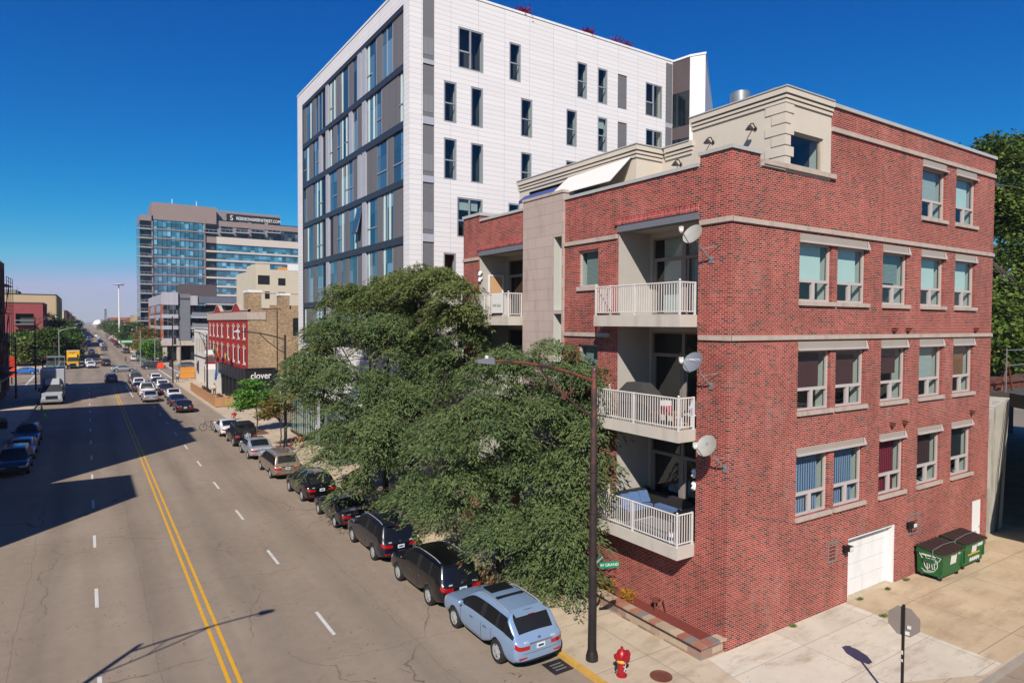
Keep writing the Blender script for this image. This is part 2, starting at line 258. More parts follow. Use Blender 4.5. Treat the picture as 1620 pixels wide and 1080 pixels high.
# ---------------------------------------------------------------- mesh helpers
def wloc(o):
    v = Vector((0, 0, 0))
    while o: v += o.location; o = o.parent
    return v
class MB:
    def __init__(s, m='white'): s.v = []; s.f = []; s.k = []; s.mats = []; s.cur = 0; s.m(m)
    def m(s, name):
        if name not in s.mats: s.mats.append(name)
        s.cur = s.mats.index(name); return s
    def poly(s, pts):
        i = len(s.v); s.v += [tuple(p) for p in pts]; s.f.append(tuple(range(i, i+len(pts)))); s.k.append(s.cur); return s
    def faces(s, vs, fs):
        i = len(s.v); s.v += [tuple(p) for p in vs]
        for f in fs: s.f.append(tuple(i+j for j in f)); s.k.append(s.cur)
        return s
    def box(s, x0, x1, y0, y1, z0, z1):
        x0, x1 = sorted((x0, x1)); y0, y1 = sorted((y0, y1)); z0, z1 = sorted((z0, z1))
        return s.faces([(x, y, z) for z in (z0, z1) for x, y in ((x0, y0), (x1, y0), (x1, y1), (x0, y1))],
                       [(3, 2, 1, 0), (4, 5, 6, 7), (0, 1, 5, 4), (1, 2, 6, 5), (2, 3, 7, 6), (3, 0, 4, 7)])
    def prism(s, p, z0, z1, top=True):
        n = len(p); s.faces([(x, y, z0) for x, y in p]+[(x, y, z1) for x, y in p], [(i, (i+1) % n, n+(i+1) % n, n+i) for i in range(n)])
        if top: s.poly([(x, y, z1) for x, y in p])
        return s
    def extr(s, pts, d):
        "3-D polygon extruded by vector d"
        n = len(pts); d = Vector(d); a = [Vector(p) for p in pts]; b = [p+d for p in a]
        return s.faces(a+b, [tuple(reversed(range(n))), tuple(range(n, 2*n))]+[(i, (i+1) % n, n+(i+1) % n, n+i) for i in range(n)])
    def tube(s, p, q, r0, r1=None, n=8, cap=True):
        r1 = r0 if r1 is None else r1; p = Vector(p); q = Vector(q); d = (q-p)
        if d.length < 1e-6: return s
        z = d.normalized(); x = z.orthogonal().normalized(); y = z.cross(x)
        vs = [p+(x*cos(2*pi*i/n)+y*sin(2*pi*i/n))*r0 for i in range(n)]+[q+(x*cos(2*pi*i/n)+y*sin(2*pi*i/n))*r1 for i in range(n)]
        fs = [(i, (i+1) % n, n+(i+1) % n, n+i) for i in range(n)]
        if cap: fs += [tuple(reversed(range(n))), tuple(range(n, 2*n))]
        return s.faces(vs, fs)
    def path(s, pts, r, n=8):
        for i in range(len(pts)-1):
            a = r[i] if isinstance(r, (list, tuple)) else r; b = r[i+1] if isinstance(r, (list, tuple)) else r
            s.tube(pts[i], pts[i+1], a, b, n, False)
        return s
    def lathe(s, prof, c=(0, 0, 0), n=16, ax='z', ph=0, cap=True):
        def tr(r, h, a):
            if ax == 'z': return (c[0]+r*cos(a), c[1]+r*sin(a), c[2]+h)
            if ax == 'x': return (c[0]+h, c[1]+r*cos(a), c[2]+r*sin(a))
            return (c[0]+r*cos(a), c[1]+h, c[2]+r*sin(a))
        vs = [tr(r, h, ph+2*pi*i/n) for r, h in prof for i in range(n)]; fs = []
        for j in range(len(prof)-1):
            for i in range(n): fs.append((j*n+i, j*n+(i+1) % n, (j+1)*n+(i+1) % n, (j+1)*n+i))
        if cap: fs += [tuple(range(n)), tuple(range((len(prof)-1)*n, len(prof)*n))]
        return s.faces(vs, fs)
    def ball(s, c, r, n=12, k=8):
        if not isinstance(r, (list, tuple)): r = (r, r, r)
        vs = [(c[0]+r[0]*sin(pi*j/k)*cos(2*pi*i/n), c[1]+r[1]*sin(pi*j/k)*sin(2*pi*i/n), c[2]+r[2]*cos(pi*j/k)) for j in range(k+1) for i in range(n)]
        return s.faces(vs, [(j*n+i, j*n+(i+1) % n, (j+1)*n+(i+1) % n, (j+1)*n+i) for j in range(k) for i in range(n)])
    def build(s, name, parent=None, smooth=False, loc=None):
        me = bpy.data.meshes.new(name); o = wloc(parent) if parent else Vector(loc or (0, 0, 0))
        me.from_pydata([(x-o.x, y-o.y, z-o.z) for x, y, z in s.v], [], s.f)
        for m_ in s.mats: me.materials.append(M[m_])
        me.polygons.foreach_set('material_index', s.k)
        if smooth:
            me.polygons.foreach_set('use_smooth', [True]*len(s.f)); me.set_sharp_from_angle(angle=rad(35))
        me.update(); ob = bpy.data.objects.new(name, me); COL.objects.link(ob)
        if parent: ob.parent = parent
        elif loc: ob.location = loc
        return ob
def tag(o, label, cat, group=None):
    o['label'] = label; o['category'] = cat
    if group: o['group'] = group
    return o
def thing(name, label, cat, loc=(0, 0, 0), group=None):
    o = bpy.data.objects.new(name, None); COL.objects.link(o); o.location = loc; o.empty_display_size = .3
    return tag(o, label, cat, group)
def struct(mb, name, kind='structure'):
    o = mb.build(name); o['kind'] = kind; return o
def copy_tree(o, parent=None):
    c = o.copy(); COL.objects.link(c)
    if parent: c.parent = parent
    for ch in o.children: copy_tree(ch, c)
    return c
def place(o, loc, rz=0, sc_=1):
    o.location = loc; o.rotation_euler = (0, 0, rz); o.scale = (sc_,)*3 if not isinstance(sc_, tuple) else sc_; return o
def S(Y): return lambda u, d, z: (u, Y+d, z)
def Wf(X): return lambda u, d, z: (X+d, u, z)
def fbox(mb, fr, u0, u1, d0, d1, z0, z1):
    a = fr(u0, d0, z0); b = fr(u1, d1, z1); return mb.box(a[0], b[0], a[1], b[1], a[2], b[2])
def fquad(mb, fr, u0, u1, d, z0, z1): return mb.poly([fr(u0, d, z0), fr(u1, d, z0), fr(u1, d, z1), fr(u0, d, z1)])
def wallgrid(mb, fr, u0, u1, z0, z1, holes, rev=.18, revm=None, top=None):
    us = sorted({u0, u1, *[h[0] for h in holes], *[h[1] for h in holes]}); us = [u for u in us if u0 <= u <= u1]
    base = mb.mats[mb.cur]
    for a, b in zip(us, us[1:]):
        zs = [z0]; cu = (a+b)/2
        hs = sorted([h for h in holes if h[0] < cu < h[1]], key=lambda h: h[2]); z = z0
        for h in hs:
            if h[2] > z: fquad(mb, fr, a, b, 0, z, h[2])
            z = h[3]
        if z < z1: fquad(mb, fr, a, b, 0, z, z1)
    for h in holes:
        r = h[4] if len(h) > 4 else rev
        if r <= 0: continue
        mb.m(h[5] if len(h) > 5 else (revm or base))
        q = lambda pts: mb.poly([fr(*p) for p in pts])
        q([(h[0], 0, h[2]), (h[0], r, h[2]), (h[0], r, h[3]), (h[0], 0, h[3])]); q([(h[1], 0, h[2]), (h[1], r, h[2]), (h[1], r, h[3]), (h[1], 0, h[3])])
        q([(h[0], 0, h[2]), (h[1], 0, h[2]), (h[1], r, h[2]), (h[0], r, h[2])]); q([(h[0], 0, h[3]), (h[1], 0, h[3]), (h[1], r, h[3]), (h[0], r, h[3])])
        mb.m(base)
def window(parent, fr, u0, u1, z0, z1, style='trans', blind=None, dep=.14, frame='frame', glass='gclear', room=.75, fw=.07, blindh=1.0, name='window', jamb='jamb'):
    b = MB(frame); d0, d1 = dep-.04, dep+.05; e = .003; u0 += e; u1 -= e; z0 += e; z1 -= e
    fbox(b, fr, u0, u0+fw, d0, d1, z0, z1); fbox(b, fr, u1-fw, u1, d0, d1, z0, z1)
    fbox(b, fr, u0+fw, u1-fw, d0, d1, z1-fw, z1); fbox(b, fr, u0+fw, u1-fw, d0, d1, z0, z0+fw)
    h = z1-z0; um = (u0+u1)/2
    if style == 'trans':
        zt = z0+h*.35; fbox(b, fr, u0+fw, u1-fw, d0-.01, d1, zt-.05, zt+.05); fbox(b, fr, um-.08, um+.08, d0-.01, d1, z0+fw, zt-.05)
    elif style == 'dh': zt = z0+h*.47; fbox(b, fr, u0+fw, u1-fw, d0-.01, d1, zt-.04, zt+.04)
    elif style == 'pair':
        ul = u0+(u1-u0)*.48; fbox(b, fr, ul-.05, ul+.05, d0-.01, d1, z0+fw, z1-fw); zt = z0+h*.42
        # tilt sash on the left half
        fbox(b, fr, u0+fw, ul-.05, d0-.02, d1, zt-.05, zt+.05)
    elif style == 'grid':
        for i in (1, 2): fbox(b, fr, u0+(u1-u0)*i/3-.03, u0+(u1-u0)*i/3+.03, d0, d1, z0+fw, z1-fw)
        zt = z0+h*.5; fbox(b, fr, u0+fw, u1-fw, d0-.005, d1+.005, zt-.03, zt+.03)
    elif style == 'french':
        zt = z0+h*.72; fbox(b, fr, u0+fw, u1-fw, d0-.02, d1, zt-.06, zt+.06); fbox(b, fr, um-.07, um+.07, d0-.03, d1, z0+fw, z1-fw)
        for a_, c_ in ((u0+fw, um-.07), (um+.07, u1-fw)): 
            for q in (a_+.06, c_-.06): fbox(b, fr, q-.06, q+.06, d0+.01, d1-.01, z0+fw, zt-.06)
    if room:
        b.m(jamb); q = lambda pts: b.poly([fr(*p) for p in pts]); R = dep+room; j = dep+.06; k = dep+.4
        q([(u0, j, z0), (u0, k, z0), (u0, k, z1), (u0, j, z1)]); q([(u1, j, z0), (u1, k, z0), (u1, k, z1), (u1, j, z1)]); q([(u0, j, z0), (u1, j, z0), (u1, k, z0), (u0, k, z0)])
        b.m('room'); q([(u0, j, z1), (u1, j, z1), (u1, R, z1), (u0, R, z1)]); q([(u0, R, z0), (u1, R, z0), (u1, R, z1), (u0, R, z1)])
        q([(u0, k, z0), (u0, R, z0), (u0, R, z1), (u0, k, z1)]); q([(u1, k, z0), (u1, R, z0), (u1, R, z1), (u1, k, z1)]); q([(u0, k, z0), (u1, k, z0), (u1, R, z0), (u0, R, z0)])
    o = b.build(name, parent)
    p = MB(glass); fquad(p, fr, u0+fw*.7, u1-fw*.7, dep+.01, z0+fw*.7, z1-fw*.7); p.build('pane', o)
    if blind:
        q = MB(blind); zb = z1-(z1-z0)*blindh; fbox(q, fr, u0+.05, u1-.05-(u1-u0)*.12, dep+.14, dep+.16, zb, z1-.03); q.build('curtain' if blind.startswith('curt') else 'blind', o)
    return o
def railing(parent, fr, pts, z0, h=1.05, gap=.115, r=.011, matn='ironwhite', name='railing'):
    b = MB(matn)
    for i, (p, q) in enumerate(zip(pts, pts[1:])):
        p = Vector(p); q = Vector(q); L = (q-p).length; k = max(1, round(L/gap)); d = (q-p)/k
        a = lambda v, z: (v.x, v.y, z)
        b.tube(a(p, z0+h), a(q, z0+h), .028, n=6); b.tube(a(p, z0+.1), a(q, z0+.1), .02, n=5)
        for j in range(1, k): c = p+d*j; b.box(c.x-r, c.x+r, c.y-r, c.y+r, z0+.1, z0+h)
        mid = (p+q)/2; cs = [p]+([mid] if L > 2.5 else [])+([q] if i == len(pts)-2 else [])
        for c in cs: b.box(c.x-.03, c.x+.03, c.y-.03, c.y+.03, z0-.12, z0+h+.03)
        b.ball((p.x, p.y, z0+h+.07), .04, 8, 6)
    return b.build(name, parent)
def text(parent, s, loc, size, matn, rot, name='lettering', ext=.004, align='CENTER', sx=1.0, bold=0.0, width=None):
    c = bpy.data.curves.new(name, 'FONT'); c.body = s; c.size = size; c.extrude = ext; c.align_x = align; c.align_y = 'CENTER'; c.offset = bold; c.resolution_u = 3
    t = bpy.data.objects.new('tmp', c); COL.objects.link(t); bpy.context.view_layer.update()
    me = bpy.data.meshes.new_from_object(t.evaluated_get(bpy.context.evaluated_depsgraph_get())); bpy.data.objects.remove(t); bpy.data.curves.remove(c)
    me.materials.clear(); me.materials.append(M[matn]); w0_ = max(v.co.x for v in me.vertices)-min(v.co.x for v in me.vertices); me.transform(Matrix.Diagonal((width/w0_ if width else sx, 1, 1, 1)))
    o = bpy.data.objects.new(name, me); COL.objects.link(o)
    R = Matrix.Rotation(rot[2], 4, 'Z') @ Matrix.Rotation(rot[1], 4, 'Y') @ Matrix.Rotation(rot[0], 4, 'X')
    me.transform(Matrix.Translation(Vector(loc)-(wloc(parent) if parent else Vector())) @ R)
    if parent: o.parent = parent
    return o
RS = (pi/2, 0, 0)            # lettering that faces -Y
RW = (pi/2, 0, -pi/2)        # lettering that faces -X
def leafmesh(name, lobes, n, size, seed, matn, dens=26, parent=None, droop=.35, asp=.3, flat=.55, shell=.55, spread=.5):
    rg = np.random.default_rng(seed); L = np.array(lobes, float); vol = (L[:, 3]*L[:, 4]*L[:, 5])**(2/3)
    k = max(1, n//dens); li = rg.choice(len(L), k, p=vol/vol.sum())
    d = rg.normal(size=(k, 3)); d /= np.linalg.norm(d, axis=1)[:, None]
    rr = (shell+(1-shell)*rg.random(k)**.6)[:, None]
    cc = L[li, :3]+d*rr*L[li, 3:6]
    ci = np.repeat(np.arange(k), dens); m = len(ci); e = rg.normal(size=(m, 3))*spread*np.array([1, 1, flat]); c = cc[ci]+e
    # frond direction: outward from the lobe centre, drooping
    out = c-L[li][ci, :3]; out[:, 2] *= .3; out += rg.normal(size=(m, 3))*.7*np.linalg.norm(out, axis=1)[:, None]; out /= np.linalg.norm(out, axis=1)[:, None]+1e-9
    out[:, 2] = out[:, 2]*.5-droop*rg.random(m)*1.6; out /= np.linalg.norm(out, axis=1)[:, None]
    up = np.array([0, 0, 1.0])+rg.normal(size=(m, 3))*.45; side = np.cross(out, up); side /= np.linalg.norm(side, axis=1)[:, None]+1e-9
    s = size*(.65+.7*rg.random(m))[:, None]; a = out*s*.5; b = side*s*asp*.5
    V = np.stack([c-a, c-a*.1+b, c+a, c-a*.1-b], 1).reshape(-1, 3)
    o = wloc(parent) if parent else Vector(); V -= np.array(o)
    me = bpy.data.meshes.new(name); me.vertices.add(len(V)); me.vertices.foreach_set('co', V.ravel())
    me.loops.add(m*4); me.loops.foreach_set('vertex_index', np.arange(m*4)); me.polygons.add(m); me.polygons.foreach_set('loop_start', np.arange(m)*4); me.polygons.foreach_set('loop_total', np.full(m, 4))
    me.materials.append(M[matn]); me.update(calc_edges=True); ob = bpy.data.objects.new(name, me); COL.objects.link(ob); ob.parent = parent
    return ob, cc
def padmesh(name, lobes, n, size, seed, matn, dens=150, parent=None, pr=.62, asp=.3, bot=-.45, droop=.5):
    "foliage in layered, drooping sprays: pads of fronds set on the shells of the lobes, with gaps between them"
    rg = np.random.default_rng(seed); L = np.array(lobes, float); ar = (L[:, 3]*L[:, 4]*L[:, 5])**(2/3); k = max(1, n//dens)
    li = rg.choice(len(L), k, p=ar/ar.sum()); d = rg.normal(size=(k, 3)); d /= np.linalg.norm(d, axis=1)[:, None]; d[:, 2] = np.where(d[:, 2] < bot, -d[:, 2], d[:, 2])
    rr = (.55+.5*rg.random(k)**.7)[:, None]; cc = L[li, :3]+d*rr*L[li, 3:6]; R = pr*(.55+.8*rg.random(k)); tl = rg.random(k)*.55+.1
    nx = d[:, 0]*tl; ny = d[:, 1]*tl
    cnt = (dens*(R/pr)**2).astype(int)+4; ci = np.repeat(np.arange(k), cnt); m = len(ci); a = rg.random(m)*2*pi; r = np.sqrt(rg.random(m))*R[ci]
    lob = 1+.35*np.sin(a*3+ci)+.2*np.sin(a*5+ci*2.3); r = r*lob
    x = r*np.cos(a); y = r*np.sin(a); z = -(x*nx[ci]+y*ny[ci])-droop*r*r/R[ci]+rg.normal(size=m)*.05
    c = cc[ci]+np.stack([x, y, z], 1)
    out = np.stack([np.cos(a)+d[ci, 0]*.8+rg.normal(size=m)*.5, np.sin(a)+d[ci, 1]*.8+rg.normal(size=m)*.5, -.25-.9*r/R[ci]*rg.random(m)], 1); out /= np.linalg.norm(out, axis=1)[:, None]
    up = np.array([0, 0, 1.0])+rg.normal(size=(m, 3))*.35+np.stack([nx[ci], ny[ci], 0*r], 1); side = np.cross(out, up); side /= np.linalg.norm(side, axis=1)[:, None]+1e-9
    s = size*(.6+.8*rg.random(m))[:, None]; A = out*s*.5; B = side*s*asp*.5
    V = np.stack([c-A, c-A*.1+B, c+A, c-A*.1-B], 1).reshape(-1, 3)-np.array(wloc(parent))
    me = bpy.data.meshes.new(name); me.vertices.add(len(V)); me.vertices.foreach_set('co', V.ravel()); me.loops.add(m*4); me.loops.foreach_set('vertex_index', np.arange(m*4)); me.polygons.add(m); me.polygons.foreach_set('loop_start', np.arange(m)*4); me.polygons.foreach_set('loop_total', np.full(m, 4))
    me.materials.append(M[matn]); me.update(calc_edges=True); ob = bpy.data.objects.new(name, me); COL.objects.link(ob); ob.parent = parent
    return ob, cc
def trunk(parent, base, cc, h, r, seed, fork=.35, nb=9, sub=60, lean=(0, 0), matn='bark'):
    rg = random.Random(seed); b = MB(matn); base = Vector(base); cen = Vector(tuple(np.mean(cc, axis=0)))
    top = base+Vector((lean[0], lean[1], h*fork)); pts = [base, base.lerp(top, .5)+Vector((rg.uniform(-.1, .1), rg.uniform(-.1, .1), 0)), top]
    b.tube(base-Vector((0, 0, .1)), base+Vector((0, 0, .25)), r*1.5, r*1.05, 9); b.path([base+Vector((0, 0, .25)), pts[1], top], [r*1.05, r*.9, r*.75], 9)
    idx = list(range(len(cc))); rg.shuffle(idx); ends = []
    for i in range(nb):
        t = Vector(tuple(cc[idx[i]])); t = top.lerp(t, .72); m1 = top.lerp(t, .45)+Vector((rg.uniform(-.3, .3), rg.uniform(-.3, .3), .35))
        b.path([top, m1, t], [r*.5, r*.33, r*.16], 7); ends += [m1, t]
    for i in range(nb, min(len(idx), nb+sub)):
        t = Vector(tuple(cc[idx[i]])); s = min(ends, key=lambda q: (q-t).length); m1 = s.lerp(t, .5)+Vector((0, 0, .12)); b.path([s, m1, t], [r*.2, r*.12, r*.04], 5)
    return b.build('trunk', parent, True)
def tree(name, label, cat, base, lobes, n, size, seed, leaf='dense', r=.15, fork=.35, group=None, lean=(0, 0), **kw):
    t = thing(name, label, cat, base, group); pads = kw.pop('pads', False)
    o, cc = (padmesh if pads else leafmesh)('crown', lobes, n, size, seed, leaf, parent=t, **kw); h = max(l[2] for l in lobes)-base[2]
    trunk(t, base, cc, h, r, seed, fork, lean=lean); return t
def rlobes(base, h, rad_, seed, k=9, z0=.3):
    rg = random.Random(seed); out = []
    for i in range(k):
        a = rg.uniform(0, 2*pi); zf = rg.uniform(z0, .88); rr = rad_*sqrt(max(.1, 1-((zf-.58)/.5)**2))*rg.uniform(.25, .7); q = rad_*rg.uniform(.38, .6)
        out.append((base[0]+rr*cos(a), base[1]+rr*sin(a), base[2]+h*zf, q, q, q*.75))
    return out
# ---------------------------------------------------------------- ground, road, pavements
XL, XR = -5.3, 12.35                       # kerb lines of the main street
CY0, CY1 = 131.0, 177.0                    # the crossing
struct(MB('ground').box(-3000, 3000, -600, 6500, -.6, -.02), 'ground')
b = MB('road'); q = lambda x0, x1, y0, y1: b.poly([(x0, y0, 0), (x1, y0, 0), (x1, y1, 0), (x0, y1, 0)])
q(XL, XR, -60, CY0); q(-120, 120, CY0, CY1); q(XL, XR, CY1, 3200); q(XR, 120, -14, 8.0); struct(b, 'road')
b = MB('lineyellow'); z = .004
for dx in (-.14, .14):
    for y0, y1 in ((-40, 122), (186, 600)): b.poly([(3.5+dx-.055, y0, z), (3.5+dx+.055, y0, z), (3.5+dx+.055, y1, z), (3.5+dx-.055, y1, z)])
b.m('linewhite')
for i in range(-4, 80):
    y = 21.35+7.6*i
    if not (CY0-8 < y < CY1+6):
        if y < 100 or y > 180: b.poly([(6.86-.06, y, z), (6.86+.06, y, z), (6.86+.06, y+2.05, z), (6.86-.06, y+2.05, z)])
        b.poly([(.2-.06, y-.9, z), (.2+.06, y-.9, z), (.2+.06, y+1.15, z), (.2-.06, y+1.15, z)])
b.poly([(5.2, 104, z), (5.34, 104, z), (5.34, 125, z), (5.2, 125, z)]); b.poly([(8.3, 104, z), (8.42, 104, z), (8.42, 125, z), (8.3, 125, z)])
for y in (125.5, 129.2, 178.5, 182.2):
    b.poly([(XL+.3, y, z), (XR-.3, y, z), (XR-.3, y+.3, z), (XL+.3, y+.3, z)])
for x in (XL-3.3, XL-.6, XR+.6, XR+3.3): b.poly([(x, CY0+1, z), (x+.3, CY0+1, z), (x+.3, CY1-1, z), (x, CY1-1, z)])
struct(b, 'road_markings')
def slab(name, poly, matn='walk', z=.13):
    mb = MB(matn); mb.poly([(x, y, z) for x, y in poly]); n_ = len(poly)
    mb.m('kerb')
    for i in range(n_):
        (x, y), (u, v) = poly[i], poly[(i+1) % n_]; mb.poly([(x, y, -.01), (u, v, -.01), (u, v, z), (x, y, z)])
    return struct(mb, name)
cr = [(XR+4*(1-cos(a)), 12.0-4*sin(a)) for a in [rad(i*15) for i in range(7)]]
slab('sidewalk', [(XR, CY0-2), (XR, 12)]+cr[1:]+[(80, 8), (80, 60), (16.9, 60), (16.9, CY0)]+[(XR+2, CY0)])
slab('far_sidewalk', [(XR, 3000), (XR, CY1+2), (XR+2, CY1), (90, CY1), (90, CY1+30), (17, CY1+16), (17, 3000)])
slab('left_sidewalk', [(XL, -60), (XL, CY0-2), (XL-2, CY0), (-60, CY0), (-60, -60)])
slab('far_left_sidewalk', [(XL, 3000), (XL, CY1-2), (XL-2, CY1-4), (-90, CY1-4), (-90, 3000)])
b = MB('kerb'); k = .134; wd = .16
def kerbline(mb, pts, sgn):
    for (x, y), (u, v) in zip(pts, pts[1:]):
        d = Vector((u-x, v-y)).normalized(); nn = Vector((-d.y, d.x))*sgn*wd
        mb.poly([(x-nn.x*.02, y-nn.y*.02, k), (u-nn.x*.02, v-nn.y*.02, k), (u+nn.x, v+nn.y, k), (x+nn.x, y+nn.y, k)]); mb.poly([(x-nn.x*.02, y-nn.y*.02, 0), (u-nn.x*.02, v-nn.y*.02, 0), (u-nn.x*.02, v-nn.y*.02, k), (x-nn.x*.02, y-nn.y*.02, k)])
kerbline(b, [(XR, 129), (XR, 17.4)], 1); kerbline(b, cr, 1); kerbline(b, [(XR+4, 8), (80, 8)], 1); kerbline(b, [(XL, 129), (XL, -60)], -1); kerbline(b, [(XR, 2000), (XR, 179)], 1)
b.m('kerbyellow'); kerbline(b, [(XR, 17.4), (XR, 12)], 1); struct(b, 'kerb')
b = MB('plaza'); z = .138
b.poly([(16.0, 13.28, z), (15.6, 11.2, z), (22.2, 8.25, z), (23.4, 8.25, z), (23.6, 13.28, z)])
b.m('drive'); b.poly([(23.603, 13.28, z), (23.403, 8.25, z), (48, 8.25, z), (48, 20, z), (35.7, 20, z), (35.7, 13.28, z)]); struct(b, 'driveway')
b = MB('pavers')
for x, y, a_, c_ in ((12.95, 33.2, 1.1, 3.0), (12.95, 20.8, 1.1, 3.0), (12.95, 53.6, 1.2, 2.6), (12.95, 62.6, 1.2, 2.6)): b.box(x, x+a_, y, y+c_, .1, .146)
b.m('soil')
for x, y, a_, c_ in ((12.95, 33.2, 1.1, 3.0), (12.95, 20.8, 1.1, 3.0), (12.95, 53.6, 1.2, 2.6), (12.95, 62.6, 1.2, 2.6)): b.box(x+.1, x+a_-.1, y+.1, y+c_-.1, .12, .17)
struct(b, 'tree_pit_soil')
# ---------------------------------------------------------------- brick corner building
X0, Y0, XE, YN = 16.8, 13.3, 35.58, 30.45
bk = thing('brick_building', 'four-storey red brick corner building with white balconies and stone bands', 'building', (X0, Y0, 0))
fs, fw_ = S(Y0), Wf(X0)
cols = [(20.4, 22.34), (22.7, 24.62), (25.8, 27.7), (28.8, 30.78), (31.8, 33.72)]
rows = [(3.82, 5.98), (7.5, 9.62), (11.3, 13.32)]
holes = [(a, c, z0, z1) for z0, z1 in rows for a, c in cols]+[(28.75, 30.77, 14.95, 17.0), (31.72, 33.66, 14.95, 17.0)]
gar = (23.75, 27.2, .12, 2.52); dr = (34.05, 35.05, .14, 2.42)
b = MB('brick'); wallgrid(b, fs, X0, XE, 0, 14.2, [h for h in holes if h[2] < 14]+[(*gar, .35), (*dr, .12)])
wallgrid(b, fs, X0, 22.15, 14.2, 15.58, []); wallgrid(b, fs, 22.15, XE, 14.2, 18.22, holes[-2:])
lg = [(14.57, 18.4, 3.2, 6.65), (14.57, 18.4, 7.02, 10.4), (14.57, 18.4, 10.8, 13.98)]
lg2 = [(24.73, 28.75, 3.2, 6.65), (24.73, 28.75, 7.02, 10.4), (24.73, 28.75, 10.8, 13.95)]
ww = [(19.56, 20.78, 11.97, 13.42), (19.56, 20.78, 8.2, 9.65), (19.56, 20.78, 4.5, 5.95)]
wallgrid(b, fw_, Y0, 21.7, 0, 15.62, [(*h, 1.65, 'plaster') for h in lg]+ww)
wallgrid(b, fw_, 24.65, YN, 0, 15.62, [(*h, 1.65, 'plaster') for h in lg2])
b.poly([(XE, Y0, 0), (XE, YN, 0), (XE, YN, 18.22), (XE, Y0, 18.22)]); b.poly([(X0, YN, 0), (XE, YN, 0), (XE, YN, 18.22), (X0, YN, 15.62)])
b.box(X0+.001, 18.2, Y0+.001, 14.55, 15.45, 15.95); b.box(X0+.001, X0+1.6, 28.76, YN, 15.45, 15.95)
b.poly([(22.15, Y0, 15), (22.15, YN, 15), (22.15, YN, 18.22), (22.15, Y0, 18.22)]); b.box(X0+.02, X0+.3, 14.5, 28.8, 14.6, 15.6); b.box(18.0, 19.6, Y0+.02, Y0+.3, 14.6, 15.57)
b.build('brick_wall', bk)
for hset in (lg, lg2):
    for i, (a, c, z0, z1) in enumerate(hset):
        x = X0+1.65; e = MB('plaster'); fb = Wf(x); wallgrid(e, fb, a, c, z0, z1, [(a+.45, c-.12, z0+.02, z1-.2, .1)]); e.build('recess_wall', bk)
        window(bk, fb, a+.45, c-.12, z0+.02, z1-.2, 'french', 'blind_white' if (i == 2 and hset is lg) else None, dep=.06, frame='taupe', name='french_door', blindh=.97, jamb='room')
# stone work
def band(z, segs, fr, pr=.07, h=.15):
    for u0, u1 in segs: fbox(MB('stonecap'), fr, u0, u1, -pr, .02, z, z+h).build('stone_band', bk)
band(13.7, [(X0-.001, XE)], fs); band(9.98, [(X0-.001, XE)], fs); band(17.33, [(22.15, XE)], fs)
band(13.7, [(Y0-.07, 14.5), (18.45, 21.68), (28.8, YN)], fw_); band(9.98, [(Y0-.07, 14.5), (18.85, 21.68), (28.8, YN)], fw_)
b = MB('coping'); b.box(X0-.06, 18.26, Y0-.06, 14.6, 15.953, 16.07); b.box(18.26, 19.47, Y0-.06, Y0+.35, 15.6, 15.7); b.box(X0-.06, X0+.35, 14.6, 21.7, 15.63, 15.75)
b.box(X0-.06, X0+1.6, 28.7, YN+.06, 15.953, 16.1); b.box(X0-.06, X0+.35, 24.65, 28.7, 15.63, 15.75); b.box(22.1, XE+.07, Y0-.07, Y0+.3, 18.2, 18.33); b.box(XE-.3, XE+.07, Y0+.3, YN, 18.2, 18.33); b.box(22.1, 22.4, Y0+.3, YN, 18.2, 18.33); b.build('coping', bk)
b = MB('stone'); XS = X0-.12; fb = Wf(XS); wallgrid(b, fb, 21.7, 24.65, 0, 15.95, [(21.76, 22.3, 1.2, 10.9, .5, 'jamb'), (21.76, 22.3, 11.05, 14.15, .5, 'jamb')])
b.poly([(XS, 21.7, 0), (X0, 21.7, 0), (X0, 21.7, 15.95), (XS, 21.7, 15.95)]); b.poly([(XS, 24.65, 0), (X0, 24.65, 0), (X0, 24.65, 15.95), (XS, 24.65, 15.95)]); b.poly([(X0, 21.7, 15.5), (X0+.4, 21.7, 15.5), (X0+.4, 21.7, 15.95), (X0, 21.7, 15.95)])
b.m('stonecap').box(XS-.04, X0+.45, 21.66, 24.69, 15.953, 16.07); b.build('stone_bay', bk)
for z0, z1 in ((1.2, 10.9), (11.05, 14.15)): window(bk, fb, 21.76, 22.3, z0, z1, 'dh', None, dep=.42, frame='frame', room=.4)
# soldier course and beam over the upper recesses
for a, c, z in ((14.57, 18.5, 13.98), (24.68, 28.85, 13.95)):
    MB('soldier').box(X0-.08, X0+.02, a-.05 if a > 20 else a, c+.05, z+.2, z+.43).build('brick_soldier_course', bk); MB('steel').box(X0-.05, X0+.4, a+.02, c-.05, z-.06, z+.2).build('lintel_beam', bk)
